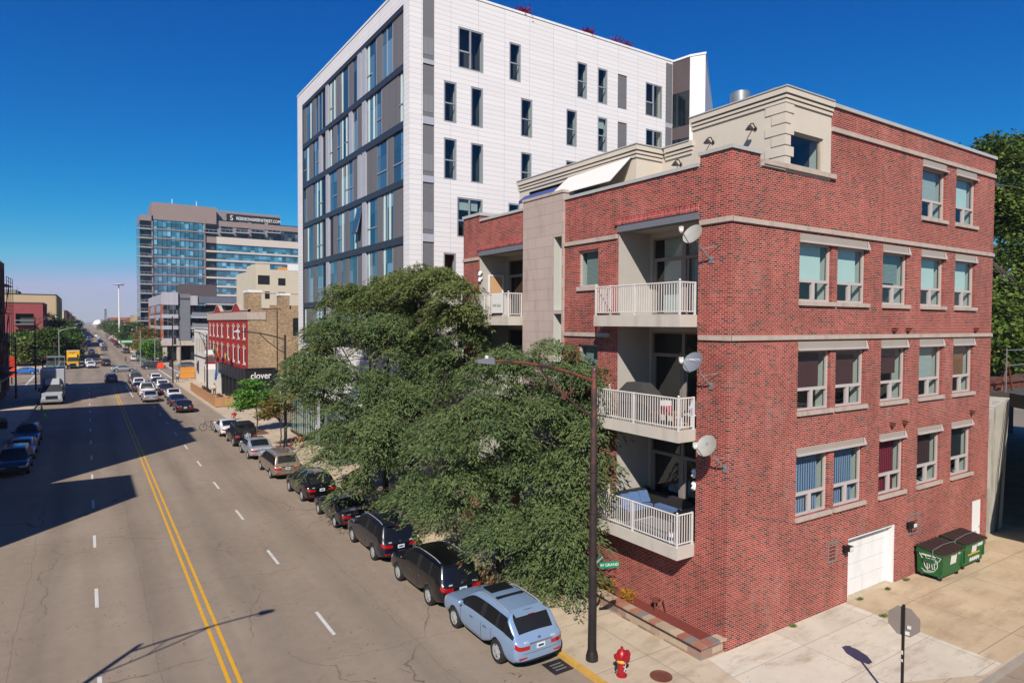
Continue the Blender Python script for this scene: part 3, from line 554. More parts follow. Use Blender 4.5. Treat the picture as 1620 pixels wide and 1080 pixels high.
# windows of the south wall
bl = {0: ['curt_blue', 'curt_blue', 'curt_red', 'curt_dark', 'lattice'], 1: ['blind_red', 'blind_red', 'blind_red', 'blind_white', 'blind_brown'], 2: ['blind_teal', 'blind_teal', 'blind_grey', 'blind_teal', 'blind_teal']}
bh = {0: [1, 1, 1, .65, .65], 1: [.66, .66, .5, .66, .66], 2: [.64, .64, .58, .64, .64]}
for i, (z0, z1) in enumerate(rows):
    for j, (a, c) in enumerate(cols):
        o = window(bk, fs, a, c, z0, z1, 'trans', bl[i][j], blindh=bh[i][j])
        MB('stonecap').box(a-.03, c+.17, Y0-.09, Y0+.1, z0-.15, z0-.002).build('sill', o)
    for a, c in ((20.4, 24.64), cols[2], cols[3], cols[4]):
        t = .29 if i else .24
        MB('header').box(a+.005, c-.005, Y0-.02, Y0+.1, z1+.002, z1+t).m('frame').box(a, c+.1, Y0-.1, Y0-.021, z1-.02, z1+.04).m('frame').extr([(c+.02, Y0-.021, z1+t), (c+.02, Y0-.1, z1+.04), (c+.02, Y0-.021, z1+.04)], (.06, 0, 0)).build('window_header', bk)
for j, (a, c) in enumerate(((28.75, 30.77), (31.72, 33.66))):
    o = window(bk, fs, a, c, 14.95, 17.0, 'trans', 'blind_white' if j == 0 else 'blind_teal', blindh=.65)
    MB('stonecap').box(a-.03, c+.17, Y0-.09, Y0+.1, 14.8, 14.948).build('sill', o); MB('header').box(a+.005, c-.005, Y0-.02, Y0+.1, 17.002, 17.3).m('frame').box(a, c+.1, Y0-.1, Y0-.021, 16.98, 17.04).build('window_header', bk)
for i, (a, c, z0, z1) in enumerate(ww):
    o = window(bk, fw_, a, c, z0, z1, 'none', 'blind_grey', dep=.14); MB('stonecap').box(X0-.08, X0+.1, a-.05, c+.05, z0-.16, z0-.002).build('sill', o)
# doors, vents, wall lights
b = MB('white'); gd = Y0+.3
for k in range(4): b.box(gar[0]+.003, gar[1]-.003, gd, gd+.04, gar[2]+.6*k+.004, gar[2]+.6*(k+1)-.01)
o = b.build('garage_door', bk); MB('white').box(gar[0], gar[0]+.1, Y0+.05, gd, gar[2], gar[3]).box(gar[1]-.1, gar[1], Y0+.05, gd, gar[2], gar[3]).box(gar[0]+.1, gar[1]-.1, Y0+.05, gd, gar[3]-.1, gar[3]).build('door_frame', o)
o = MB('white').box(dr[0]+.003, dr[1]-.003, Y0+.06, Y0+.11, dr[2], dr[3]-.003).build('service_door', bk); MB('galv').ball((dr[1]-.12, Y0+.03, 1.1), .04).build('handle', o)
for a, c, z0, z1 in ((22.4, 22.93, 1.86, 2.6), (28.3, 28.96, 1.85, 2.68)):
    b = MB('galv').box(a, c, Y0-.03, Y0+.01, z1-.05, z1).box(a, c, Y0-.03, Y0+.01, z0, z0+.05).box(a, a+.05, Y0-.03, Y0+.01, z0+.05, z1-.05).box(c-.05, c, Y0-.03, Y0+.01, z0+.05, z1-.05)
    b.m('rust'); [b.box(a+.05, c-.05, Y0-.02, Y0+.005, z0+.1+.13*k, z0+.16+.13*k) for k in range(4)]; b.build('wall_vent', bk)
for x, z in ((23.42, 2.2), (28.1, 2.3)): MB('black').box(x-.06, x+.06, Y0-.1, Y0, z-.14, z+.12).box(x-.13, x+.13, Y0-.32, Y0-.1, z-.02, z+.16).m('sticker').box(x-.11, x+.11, Y0-.335, Y0-.32, z, z+.14).build('wall_lamp', bk)
for x, z in ((26.62, 10.3), (27.7, 10.3), (33.8, 10.3), (26.62, 6.57), (27.6, 6.57), (33.6, 6.57)): MB('rust').tube((x, Y0, z), (x, Y0-.16, z-.03), .07, .07, 8).box(x-.08, x+.08, Y0-.2, Y0, z+.05, z+.08).build('wall_vent', bk)
# balconies
def balcony(y0, y1, zt, zb, label=None):
    e = MB('conc').box(15.98, X0-.002, y0, y1, zb, zt); e.m('conc').box(X0+.003, X0+1.6, y0+.02, min(y1, y0+3.75), zt-.1, zt-.02)
    o = e.build('balcony', bk); railing(o, None, [(X0-.05, y1-.06, 0), (16.04, y1-.06, 0), (16.04, y0+.06, 0), (X0-.05, y0+.06, 0)], zt); return o
for zt, zb in ((3.2, 2.8), (7.02, 6.64), (10.8, 10.4)): balcony(14.6, 18.85, zt, zb); balcony(24.8, 29.2, zt, zb)
for y, z in ((14.62, 9.2), (14.62, 5.62), (14.62, 5.2), (28.7, 13.05), (28.7, 12.75)): MB('white').ball((X0-.02+.06, y+.04, z), (.12, .09, .09), 10, 8).tube((X0+.04, y, z), (X0-.1, y-.02, z-.16), .05, .08, 8).build('flood_light', bk)
MB('doorwood').box(X0+.55, X0+1.3, 28.66, 28.72, 10.85, 12.9).m('white').box(X0+.48, X0+.55, 28.64, 28.72, 10.85, 12.97).box(X0+1.3, X0+1.37, 28.64, 28.72, 10.85, 12.97).box(X0+.55, X0+1.3, 28.64, 28.72, 12.9, 12.97).build('side_door', bk)
# roofs and the stucco storey on top
b = MB('membrane').box(X0+.3, 22.15, Y0+.3, YN-.05, 14.9, 15.1).box(22.4, XE-.3, Y0+.3, YN-.1, 17.6, 17.8); b.build('roof', bk)
b = MB('stucco'); XP = 19.47
wallgrid(b, S(Y0+.001), XP, 22.15, 15.0, 18.0, [(19.78, 21.68, 15.83, 16.98, .14)])
b.poly([(XP, Y0, 15), (XP, 17.25, 15), (XP, 17.25, 18), (XP, Y0, 18)]); b.poly([(XP, 17.25, 15), (22.15, 17.25, 15), (22.15, 17.25, 18), (XP, 17.25, 18)])
b.poly([(XP, 17.25, 15), (XP, 18.84, 15), (XP, 18.84, 17.2), (XP, 17.25, 17.2)]); b.poly([(XP, 18.84, 15), (18.08, 18.84, 15), (18.08, 18.84, 17.2), (XP, 18.84, 17.2)]); wallgrid(b, Wf(18.08), 18.84, 27.05, 15, 17.25, [(21.0, 26.2, 15, 16.85, .3, 'room')]); b.poly([(18.08, 27.05, 15), (24, 27.05, 15), (24, 27.05, 17.25), (18.08, 27.05, 17.25)])
b.poly([(18.4, 21, 15), (18.4, 26.2, 15), (18.4, 26.2, 17), (18.4, 21, 17)])
b.m('membrane').poly([(XP, 13.3, 17.9), (22.15, 13.3, 17.9), (22.15, 17.25, 17.9), (XP, 17.25, 17.9)]).poly([(18.08, 18.84, 17.1), (22.15, 18.84, 17.1), (22.15, 27.05, 17.1), (18.08, 27.05, 17.1)])
ph = b.build('stucco_storey', bk)
b = MB('stucco')
def cornice(p, q, nx, ny, zt, ext=.0):
    for o_, z0, z1 in ((.05, zt-.5, zt-.4), (.09, zt-.36, zt-.26), (.14, zt-.22, zt-.03)):
        x0, x1 = sorted((p[0], q[0])); y0, y1 = sorted((p[1], q[1])); 
        if nx: b.box(x0-o_, x0+.05, y0-o_, y1, z0, z1)
        else: b.box(x0-o_*0, x1, y0-o_, y0+.05, z0, z1)
    return b
cornice((XP, Y0), (XP, 17.3), 1, 0, 18.35); cornice((XP+.05, Y0), (22.15, Y0), 0, 1, 18.35); cornice((XP, 17.3), (XP, 18.6), 1, 0, 17.5); cornice((18.08, 18.84), (18.08, 27.1), 1, 0, 17.5); cornice((18.13, 18.84), (XP, 18.84), 0, 1, 17.5)
b.m('coping').box(XP-.17, XP+.1, Y0-.17, 17.3, 18.32, 18.36).box(XP+.1, 22.1, Y0-.17, Y0+.1, 18.32, 18.36).box(17.91, 18.2, 18.67, 27.1, 17.47, 17.51).box(18.2, XP-.17, 18.67, 18.9, 17.47, 17.51).box(XP-.17, XP+.1, 17.3, 18.9, 17.475, 17.515); b.build('cornice', ph)
b = MB('stucco'); [b.box(XP-.03, XP+(.45 if i % 2 else .28), Y0-.03, Y0+.01, 15.75+.36*i, 16.07+.36*i).box(XP-.03, XP, Y0+.01, Y0+(.75 if i % 2 else .5), 15.75+.36*i, 16.07+.36*i) for i in range(6)]; b.build('quoin', ph)
window(bk, S(Y0+.001), 19.78, 21.68, 15.83, 16.98, 'none', None, dep=.12, frame='stonecap', glass='gclear', fw=.08, room=1.2)
MB('stonecap').box(18.3, 22.4, Y0-.1, Y0+.1, 15.66, 15.82).build('sill', bk)
for y, z in ((16.25, 17.2), (14.43, 17.25), (17.8, 16.7)):
    MB('blackmetal').path([(XP, y, z), (XP-.15, y, z+.16), (XP-.3, y, z+.12), (XP-.34, y, z)], .02, 6).lathe([(.03, .1), (.06, .06), (.12, -.02), (.15, -.06)], (XP-.34, y, z-.02), 12).ball((XP-.02, y, z), (.03, .07, .07), 8, 6).build('barn_lamp', ph)
tag(MB('canvas').extr([(18.05, 19.1, 17.05), (18.05, 23.1, 16.95), (16.95, 23.1, 15.98), (16.95, 19.1, 15.98)], (0, 0, .03)).m('bluevalance').box(17.75, 18.02, 23.3, 26.1, 16.5, 16.6).poly([(17.4, 23.3, 16.33), (17.4, 26.1, 16.33), (17.75, 26.1, 16.6), (17.75, 23.3, 16.6)]).poly([(17.4, 23.3, 16.33), (17.4, 26.1, 16.33), (17.4, 26.1, 16.18), (17.4, 23.3, 16.18)]).m('black').path([(18.05, 19.08, 17.02), (16.95, 19.08, 15.95)], .025, 5).build('awning'), 'white canvas awning with blue valance on the brick building roof terrace', 'awning')
def ac(name, label, x, y, z, r, h, mt):
    t = thing(name, label, 'air conditioner', (x, y, z), 'air conditioning units on the brick building roof'); bb = MB(mt).lathe([(r, 0), (r, h*.3), (r*.97, h*.32), (r, h*.6), (r, h)], (x, y, z), 18); bb.build('casing', t, True)
    MB('galv').lathe([(r*.9, h), (r*.9, h+.05), (r*.5, h+.1)], (x, y, z), 18).build('fan_guard', t, True)
ac('air_conditioner', 'round galvanised air conditioning unit on the stucco roof, the left one', 20.25, 15.7, 17.9, .36, 1.05, 'galv'); ac('air_conditioner', 'brown slatted round air conditioning unit near the stucco roof corner', 20.9, 14.6, 17.9, .38, .95, 'brownpanel')
# things on the balconies
def satdish(label, px, py, mt, mark=None):
    c = at(px, py, 'x', 16.12); t = thing('satellite_dish', label, 'satellite dish', tuple(c), 'satellite dishes on the brick building corner')
    b = MB(mt); R_ = .36; d = Vector((-.80, -.12, .50)).normalized(); x = d.orthogonal().normalized(); y = d.cross(x); up = Vector((0, 0, 1)); y = (up-d*up.dot(d)).normalized(); x = y.cross(d)
    vs = [tuple(c)]; fs_ = []; N_ = 20; K = 4
    for j in range(1, K+1):
        for i in range(N_): a = 2*pi*i/N_; r = R_*j/K; vs.append(tuple(c+x*cos(a)*r*.92+y*sin(a)*r+d*(r*r*.55)))
    for i in range(N_): fs_.append((0, 1+i, 1+(i+1) % N_))
    for j in range(1, K):
        for i in range(N_): fs_.append((1+(j-1)*N_+i, 1+j*N_+i, 1+j*N_+(i+1) % N_, 1+(j-1)*N_+(i+1) % N_))
    b.faces(vs, fs_); b.build('reflector', t, True)
    tip = c+d*.62-y*.28; b = MB('galv').path([tuple(c-y*.34), tuple(c-y*.36+d*.1), tuple(tip)], .018, 6); b.build('feed_arm', t)
    MB('sticker').ball(tuple(tip), (.07, .07, .09), 8, 6).box(tip.x-.05, tip.x+.05, tip.y-.05, tip.y+.05, tip.z-.02, tip.z+.12).build('receiver', t)
    wp = Vector((X0, c.y-.15, c.z-.75)); MB('galv').path([tuple(c), tuple(c-d*.12), tuple(Vector((16.45, c.y-.05, c.z-.4))), tuple(wp)], .025, 6).tube((16.5, c.y-.06, c.z-.42), (X0, c.y-.55, c.z-.3), .012, n=5).tube((16.5, c.y-.06, c.z-.42), (X0, c.y+.2, c.z-.9), .012, n=5).box(X0-.03, X0+.0, wp.y-.08, wp.y+.08, wp.z-.12, wp.z+.12).build('mast', t)
    if mark:
        q = c+d*.06+y*.08; zr = atan2(d.y, d.x)+pi/2
        text(t, mark, q, .1, 'paintwhite' if mt == 'dishdark' else 'dishdark', (pi/2-.42, 0, zr), 'printed_mark', ext=.001)
satdish('cream satellite dish with rust stain, the topmost beside the upper balcony', 1097, 372, 'dish'); satdish('dark grey satellite dish with white lettering beside the middle balcony', 1097, 574, 'dishdark', 'o DIRECTV'); satdish('pale stained satellite dish, the lowest on the brick corner', 1119, 706, 'dish', 'D')
z = 7.02
t = thing('covered_grill', 'grill under a charcoal fabric cover on the middle balcony', 'grill', (16.75, 17.2, z))
b = MB('grillcover'); b.prism([(16.4, 16.5), (17.15, 16.5), (17.15, 17.95), (16.4, 17.95)], z, z+.95, False); b.faces([(16.37, 16.45, z+.93), (17.18, 16.45, z+.93), (17.18, 18.0, z+.93), (16.37, 18.0, z+.93), (16.52, 16.85, z+1.35), (17.0, 16.85, z+1.35), (17.0, 17.6, z+1.35), (16.52, 17.6, z+1.35)], [(0, 1, 5, 4), (1, 2, 6, 5), (2, 3, 7, 6), (3, 0, 4, 7), (4, 5, 6, 7)]); b.build('fabric_cover', t); MB('blackmetal').box(16.55, 17.0, 16.6, 17.9, z+.001, z+.06).build('wheel_base', t)
t = thing('patio_table', 'low wooden table standing on the middle balcony', 'table', (16.6, 15.5, z)); MB('tabletop').box(16.25, 17.0, 15.05, 16.1, z+.42, z+.47).build('tabletop', t)
for dx in (16.3, 16.95):
    for dy in (15.1, 16.05): MB('tabletop').box(dx-.03, dx+.03, dy-.03, dy+.03, z, z+.42).build('leg', t)
tag(MB('pink').box(16.4, 16.7, 15.55, 15.85, z+.471, z+.7).m('sticker').box(16.41, 16.69, 15.56, 15.84, z+.7, z+.86).build('storage_box'), 'pink and white box on the wooden balcony table', 'box')
def chair(label, x, y, z, mt, rz):
    t = thing('patio_chair', label, 'chair', (x, y, z)); MB(mt).box(x-.24, x+.24, y-.24, y+.24, z+.42, z+.46).build('seat', t); MB(mt).box(x+.2, x+.24, y-.24, y+.24, z+.46, z+.9).build('backrest', t)
    for dx in (-.21, .21):
        for dy in (-.21, .21): MB(mt).box(x+dx-.02, x+dx+.02, y+dy-.02, y+dy+.02, z, z+.42).build('leg', t)
chair('white patio chair in the corner of the middle balcony', 16.95, 14.95, z, 'white', 0)
z = 3.2
t = thing('outdoor_sofa', 'dark wicker sofa with blue cushions on the lowest balcony', 'sofa', (17.3, 17.3, z)); MB('wicker').box(16.5, 18.3, 17.6, 18.3, z+.05, z+.35).box(16.5, 18.3, 18.1, 18.35, z+.35, z+.95).box(17.9, 18.35, 15.9, 17.6, z+.05, z+.35).box(18.2, 18.4, 15.9, 18.1, z+.35, z+.85).build('sofa_frame', t)
MB('cushion').box(16.55, 17.88, 17.55, 18.08, z+.36, z+.5).box(17.9, 18.18, 15.95, 17.5, z+.36, z+.5).build('seat_cushion', t)
for x, y in ((16.85, 17.95), (17.3, 17.98), (17.75, 17.95)): MB('cushion').extr([(x-.22, y-.05, z+.5), (x+.22, y-.09, z+.5), (x+.2, y+.1, z+.9), (x-.2, y+.13, z+.92)], (0, -.1, .03)).build('pillow', t, True)
tag(MB('cushion').extr([(17.95, 15.3, z+.4), (17.95, 15.75, z+.4), (18.1, 15.7, z+.8), (18.1, 15.35, z+.8)], (-.1, 0, .03)).box(17.7, 18.1, 15.35, 15.85, z, z+.38).build('pouf', None, True), 'blue cushion on a stool by the lower balcony door', 'cushion')
tag(MB('rug').box(16.15, 18.3, 14.9, 17.5, z+.002, z+.015).build('rug'), 'black and white patterned rug on the lowest balcony floor', 'rug')
t = thing('barbecue', 'black kettle gas barbecue at the corner of the lowest balcony', 'barbecue', (16.7, 14.95, z)); MB('blackmetal').box(16.35, 17.1, 14.75, 15.15, z+.1, z+.8).build('cabinet', t); MB('black').lathe([(.02, -.4), (.22, -.38), (.22, .38), (.02, .4)], (16.72, 14.95, z+.85), 14, 'x').build('hood', t, True); MB('galv').box(16.0+.12, 16.34, 14.78, 15.12, z+.78, z+.81).build('side_shelf', t)
tag(MB('sticker').lathe([(.12, 0), (.15, .01), (.16, .3), (.14, .34)], (16.3, 15.1, z+.005), 14).m('cushion').lathe([(.158, .1), (.164, .22)], (16.3, 15.1, z+.005), 14, cap=False).build('bucket', None, True), 'white tub with a blue label by the lower railing', 'bucket')
t = thing('sale_sign', 'white for sale board hung on the far left balcony railing', 'sign', (15.96, 24.9+.9, 10.9)); MB('sticker').box(15.94, 15.97, 25.25, 26.15, 10.85, 11.85).build('board', t); text(t, 'FOR SALE', (15.935, 25.7, 11.3), .17, 'gdark', RW, ext=.001); MB('car_navy').box(15.935, 15.975, 25.25, 26.15, 10.85, 10.96).build('footer_strip', t)
# planter at the foot of the building
for k_, c_ in enumerate(('a8927a', '96604f', '7f746f', 'b8a286', 'a06c56')): M['cop%d' % k_] = mat('coping_block_%s' % ('tan', 'red', 'grey', 'cream', 'rose')[k_], c_, .9, .12, 6)
pl = thing('block_planter', 'low block planter with mulch along the brick building foot', 'planter', (16, 16, .13))
MB('blockwall').box(15.72, 15.98, 13.35, 24, .1, .5).box(15.98, 16.75, 13.35, 13.6, .1, .5).build('planter_wall', pl); bb = MB('cop0'); [bb.m('cop%d' % random.randrange(5)).box(15.66, 16.04, 13.66+.31*k, 13.66+.31*k+.3, .503, .58+.004*(k % 3)) for k in range(33)]; [bb.m('cop%d' % random.randrange(5)).box(15.66+.3*k, 15.95+.3*k, 13.28, 13.65, .503, .58) for k in range(4)]; bb.m('black').box(15.64, 15.655, 13.26, 24, .49, .51); bb.build('planter_coping', pl); MB('mulch').box(15.985, 16.795, 13.605, 24, .1, .46).build('mulch', pl)
for i, (x, y, s_) in enumerate(((16.35, 17.3, .3), (16.3, 18.3, .36), (16.35, 19.4, .3))):
    t = thing('golden_shrub', ('golden shrub in the block planter, the nearest to the corner', 'larger golden shrub in the middle of the planter row', 'golden shrub in the planter beside the lamp post')[i], 'shrub', (x, y, .46), 'golden shrubs in the block planter'); leafmesh('foliage', [(x, y, .46+s_*.7, s_*.7, s_*.7, s_*.6)], 700, .09, 50+i, 'gold', 20, t, spread=.1, shell=.2); MB('bark').tube((x, y, .4), (x, y, .7), .02).build('stem', t)
tag(MB('rust').path([(16.75, 16.05, .85), (16.55, 16.05, .9), (16.5, 16.05, .8), (16.5, 16.05, .46)], .035, 7).box(16.42, 16.6, 15.98, 16.12, .8, .95).tube((16.75, 15.8, .5), (16.62, 15.78, .95), .02).build('standpipe'), 'rusty bent standpipe in the planter against the brick wall', 'standpipe')
# ---------------------------------------------------------------- white apartment building
XW, YW, YWN, ZW = 16.5, 36.7, 61.6, 31.2
wb = thing('white_apartment_building', 'tall white panelled apartment block with dark glass west front', 'building', (XW, YW, 0))
fs, fw_ = S(YW), Wf(XW)
wS = [(19.83, 21.67, 26.6, 29.17, 'pair'), (23.67, 24.58, 26.61, 29.11, 'dh'), (29.42, 30.32, 26.58, 29.1, 'dh'), (31.33, 32.25, 26.54, 29.08, 'dh'), (36.12, 37.9, 26.49, 29.02, 'pair'),
      (18.82, 19.71, 23.06, 25.59, 'dh'), (20.76, 21.65, 23.08, 25.6, 'none'), (24.61, 25.54, 23.06, 25.61, 'dh'), (28.47, 29.41, 23.03, 25.58, 'dh'), (31.36, 32.26, 23.05, 25.55, 'dh'), (36.18, 37.93, 23.0, 25.5, 'pair'),
      (18.83, 19.72, 19.49, 22.07, 'dh'), (20.77, 21.67, 19.51, 22.04, 'none'), (24.63, 25.5, 19.5, 22.02, 'dh'), (28.46, 29.4, 19.5, 22.0, 'dh'), (19.78, 21.65, 15.95, 18.48, 'pair'), (23.64, 24.56, 16.0, 18.5, 'dh'),
      (18.82, 19.7, 12.4, 14.9, 'dh'), (19.8, 20.7, 8.8, 11.3, 'dh'), (23.6, 24.5, 12.4, 14.9, 'dh')]
lv = [(33.27, 34.17, 26.53, 29.04), (33.31, 34.21, 23.0, 25.53)]
strip = [(17.38, 18.15, a, c) for a, c in ((26.64, ZW-.25), (23.15, 26.36), (19.55, 22.7), (15.98, 19.15), (12.4, 15.5), (8.8, 12.0))]
b = MB('white_panel'); wallgrid(b, fs, XW, 39.05, 0, ZW-.05, [h[:4] for h in wS]+[(*h, .08) for h in lv+strip], .1, 'wframe')
GY0, GY1, GZ0, GZ1 = 37.6, 60.0, 8.6, 30.0
wallgrid(b, fw_, YW, YWN, 4.6, ZW-.05, [(GY0, GY1, GZ0, GZ1, .22)], .22, 'darkband')
b.poly([(XW, YWN, 0), (50, YWN, 0), (50, YWN, ZW-.05), (XW, YWN, ZW-.05)])
b.poly([(39.35, 35.2, 0), (39.95, 34.2, 0), (39.95, 34.2, ZW-.05), (39.35, 35.2, ZW-.05)]) ; b.poly([(39.95, 34.2, 0), (50.5, 42.3, 0), (50.5, 42.3, ZW-.05), (39.95, 34.2, ZW-.05)]); b.poly([(50.5, 42.3, 0), (50, YWN, 0), (50, YWN, ZW-.05), (50.5, 42.3, ZW-.05)])
b.build('panel_wall', wb)
b = MB('brownpanel')
for z0, z1 in ((28.6, ZW-.15), (25.0, 25.95), (21.4, 22.3), (17.8, 18.8)): b.extr([(39.05, YW-.001, z0), (39.35, 35.2, z0), (39.35, 35.2, z1), (39.05, YW-.001, z1)], (.02, .004, 0))
b.m('gnavy')
for z0, z1 in ((25.95, 28.6), (22.3, 25.0), (18.8, 21.4), (8, 17.8)): b.extr([(39.08, YW-.001, z0), (39.38, 35.2, z0), (39.38, 35.2, z1), (39.08, YW-.001, z1)], (.02, .004, 0))
b.build('corner_bay', wb)
for u0, u1, z0, z1 in lv: fbox(MB('louver'), fs, u0+.002, u1-.002, .06, .1, z0+.002, z1-.002).build('louvre_panel', wb)
for u0, u1, z0, z1 in strip: fbox(fbox(MB('louver'), fs, u0+.002, u1-.002, .06, .1, z0+.002, z1-.002).m('louverlight'), fs, u0+.03, u1-.03, .045, .06, z0+.3, z0+1.35).build('louvre_panel', wb)
fbox(fbox(MB('louver'), fs, 38.3, 39.0, -.02, .0, 8, ZW-.25).m('lightmetal'), fs, 38.3, 39.0, -.03, -.02, 25.95, 26.3).build('louvre_panel', wb)
for c, d in ((26.36, 26.64), (22.7, 23.15), (19.15, 19.55), (15.5, 15.98), (12.0, 12.4)): fbox(MB('lightmetal'), fs, 17.38, 18.15, -.01, .06, c, d).build('metal_spandrel', wb)
for i, (u0, u1, z0, z1, st) in enumerate(wS):
    window(wb, fs, u0, u1, z0, z1, st, 'blind_white' if i in (9, 15) else None, dep=.06, frame='wframe', glass='gclear', fw=.09, room=.9, blindh=.3)
# west curtain wall: six floors of panels, glass and fins
bands = [(29.7, 30.0), (26.05, 26.45), (22.5, 22.96), (18.98, 19.38), (15.4, 15.86), (11.79, 12.24), (8.6, 8.9)]
for z0, z1 in bands: fbox(MB('darkband'), fw_, GY0+.003, GY1-.003, .02, .2, z0, z1).build('spandrel_band', wb)
pat = ['PPGGPGGPfGPGGPGGDfGGPGGPGG', 'GPPPGGGPPGfGGGPGPDfGGPGGPG', 'GGPGGPPGfPGGGPGGDfGGGPPGPG', 'PPGGPGGfPGGPGGPDfPGGPGGPG', 'PPGGPGGGPGGPGPGGDfGGPGGPGG', 'GPPGGGPfGPGGGPPGDfGGGPPGGP', 'GPPGPPGfPGGPPGPDfPGPPGGPP']
rr = random.Random(11)
for fi in range(6):
    z0, z1 = bands[fi+1][1], bands[fi][0]; prevc = None; pn = None; glz = []
    n_ = 24; wd = (GY1-GY0)/n_; p = pat[fi]; fr_ = MB('wframe')
    for k in range(n_):
        c = p[k % len(p)]; a = GY0+k*wd; d = a+wd
        if k in (7, 16): c = 'f'
        if k == 17: c = 'D'
        if c != prevc or c in 'fD':
            if pn and pn.f: pn.build('facade_panel', wb)
            pn = MB('greypanel')
        prevc = c
        if c == 'P': fbox(pn.m('greypanel'), fw_, a, d, .1, .2, z0, z1)
        elif c == 'f': fbox(pn.m('lightmetal'), fw_, a+.1, d-.15, .03, .2, z0, z1)
        elif c == 'D': fbox(pn.m('black'), fw_, a-.1, d, .17, .2, z0, z1)
        elif glz and abs(glz[-1][-1][1]-a) < 1e-6: glz[-1].append((a, d))
        else: glz.append([(a, d)])
    if pn and pn.f: pn.build('facade_panel', wb)
    for run in glz:
      gl = MB('gblue')
      for a, d in run:
        fquad(gl, fw_, a, d, .15, z0, z1)
        if rr.random() < .55: gl.m('wframe'); fbox(gl, fw_, a+.08, a+.14, .11, .15, z0, z1); gl.m('gblue')
        if rr.random() < .4: gl.m('wframe'); fbox(gl, fw_, a, d, .1, .15, z0+1.1, z0+1.18); gl.m('gblue')
        if rr.random() < .4: gl.m('blind_teal'); fbox(gl, fw_, a+.45, d-.2, .13, .149, z0+.02, z1-.02); gl.m('gblue')
      gl.build('glazing', wb)
b = MB('gblue').extr([(XW+.1, 45.0, 18.75), (XW+.1, 46.1, 18.75), (XW-.3, 46.1, 16.9), (XW-.3, 45.0, 16.9)], (0.03, 0, 0)).m('black'); b.tube((XW+.1, 45, 18.75), (XW-.3, 45, 16.9), .03).tube((XW+.1, 46.1, 18.75), (XW-.3, 46.1, 16.9), .03).tube((XW-.3, 45, 16.9), (XW-.3, 46.1, 16.9), .03); b.build('open_sash', wb)
b = MB('white'); b.box(XW-.04, XW+.3, YW-.04, YWN, ZW-.05, ZW+.1).box(XW+.3, 39.1, YW-.04, YW+.3, ZW-.05, ZW+.1); b.extr([(39.05, YW, ZW-.05), (39.3, 35.2, ZW-.05), (39.93, 34.12, ZW-.05), (50.5, 42.3, ZW-.05), (50.3, 42.6, ZW-.05), (39.98, 34.5, ZW-.05), (39.6, 35.3, ZW-.05), (39.3, 37, ZW-.05)], (0, 0, .15)); b.build('parapet_cap', wb)
MB('membrane').poly([(XW+.2, YW+.2, ZW-.4), (39.2, YW+.2, ZW-.4), (39.6, 35.3, ZW-.4), (40.0, 34.5, ZW-.4), (50.3, 42.4, ZW-.4), (49.9, YWN, ZW-.4), (XW+.2, YWN, ZW-.4)]).build('roof', wb)
# glazed ground floor
b = MB('white').box(XW-.9, XW+.3, YW+4, YWN+.6, 4.6, 5.3).m('darkband').box(XW-.02, XW+.2, YW, YWN, 3.9, 4.6).m('greypanel').box(XW, XW+.2, YW, 53.9, .13, 3.9); b.build('canopy', wb)
b = MB('gshop'); b.poly([(16.02, 54.2, .4), (16.02, 62.6, .4), (16.02, 62.6, 3.8), (16.02, 54.2, 3.8)]); b.poly([(16.02, 54.2, .4), (17.0, 54.2, .4), (17.0, 54.2, 3.8), (16.02, 54.2, 3.8)]); b.poly([(16.4, 44, .4), (16.4, 53.9, .4), (16.4, 53.9, 3.8), (16.4, 44, 3.8)])
o = b.build('shopfront', wb); b = MB('black')
for k in range(13): y = 54.2+k*.7; b.box(16.0, 16.05, y-.025, y+.025, .3, 3.85)
b.box(16.0, 16.06, 54.2, 62.6, .2, .4).box(16.0, 16.06, 54.2, 62.6, 2.6, 2.66).box(16.0, 16.06, 54.2, 62.6, 3.8, 3.95).m('lightmetal').box(16.0, 16.2, 54.0, 54.2, .13, 4.2); b.build('mullions', o)
b = MB('white').box(16.04, 16.06, 54.5, 54.7, .5, 1.9).box(16.04, 16.06, 54.9, 55.0, .5, 1.5); b.extr([(15.99, 54.4, 1.9), (15.99, 54.8, 1.4), (15.99, 54.6, 1.3), (15.99, 54.25, 1.8)], (.01, 0, 0)); b.build('window_decal', o)
MB('walk').box(16.1, 22, 54.3, YWN, .1, .2).m('offwhite').box(22, 22.1, 54.3, YWN, .2, 4).m('darkconc').box(18, 19, 56, 60, .2, 1.1).m('offwhite').box(16.1, 22, 62.4, 62.5, .2, 4).build('shop_interior', wb)
for i, (px, py, s_) in enumerate(((838, 17, .55), (940, 50, .5), (985, 66, .6), (1003, 73, .3))):
    p = at(px, py, 'z', ZW+.3); t = thing('crimson_rooftop_shrub', ('crimson shrub nearest the street on the white building roof', 'crimson shrub above the narrow windows of the white roof', 'large crimson shrub farther along the white parapet', 'tiny crimson shrub beside the large one on the roof')[i], 'shrub', (p.x, p.y+.8, ZW-.4), 'crimson shrubs on the white roof'); leafmesh('foliage', [(p.x, p.y+.8, ZW+.25, s_, s_, .5)], 700, .22, 70+i, 'redleaf', 20, t, spread=.2, shell=.2, droop=-.8); MB('bark').tube((p.x, p.y+.8, ZW-.4), (p.x, p.y+.8, ZW+.2), .05).build('stem', t)
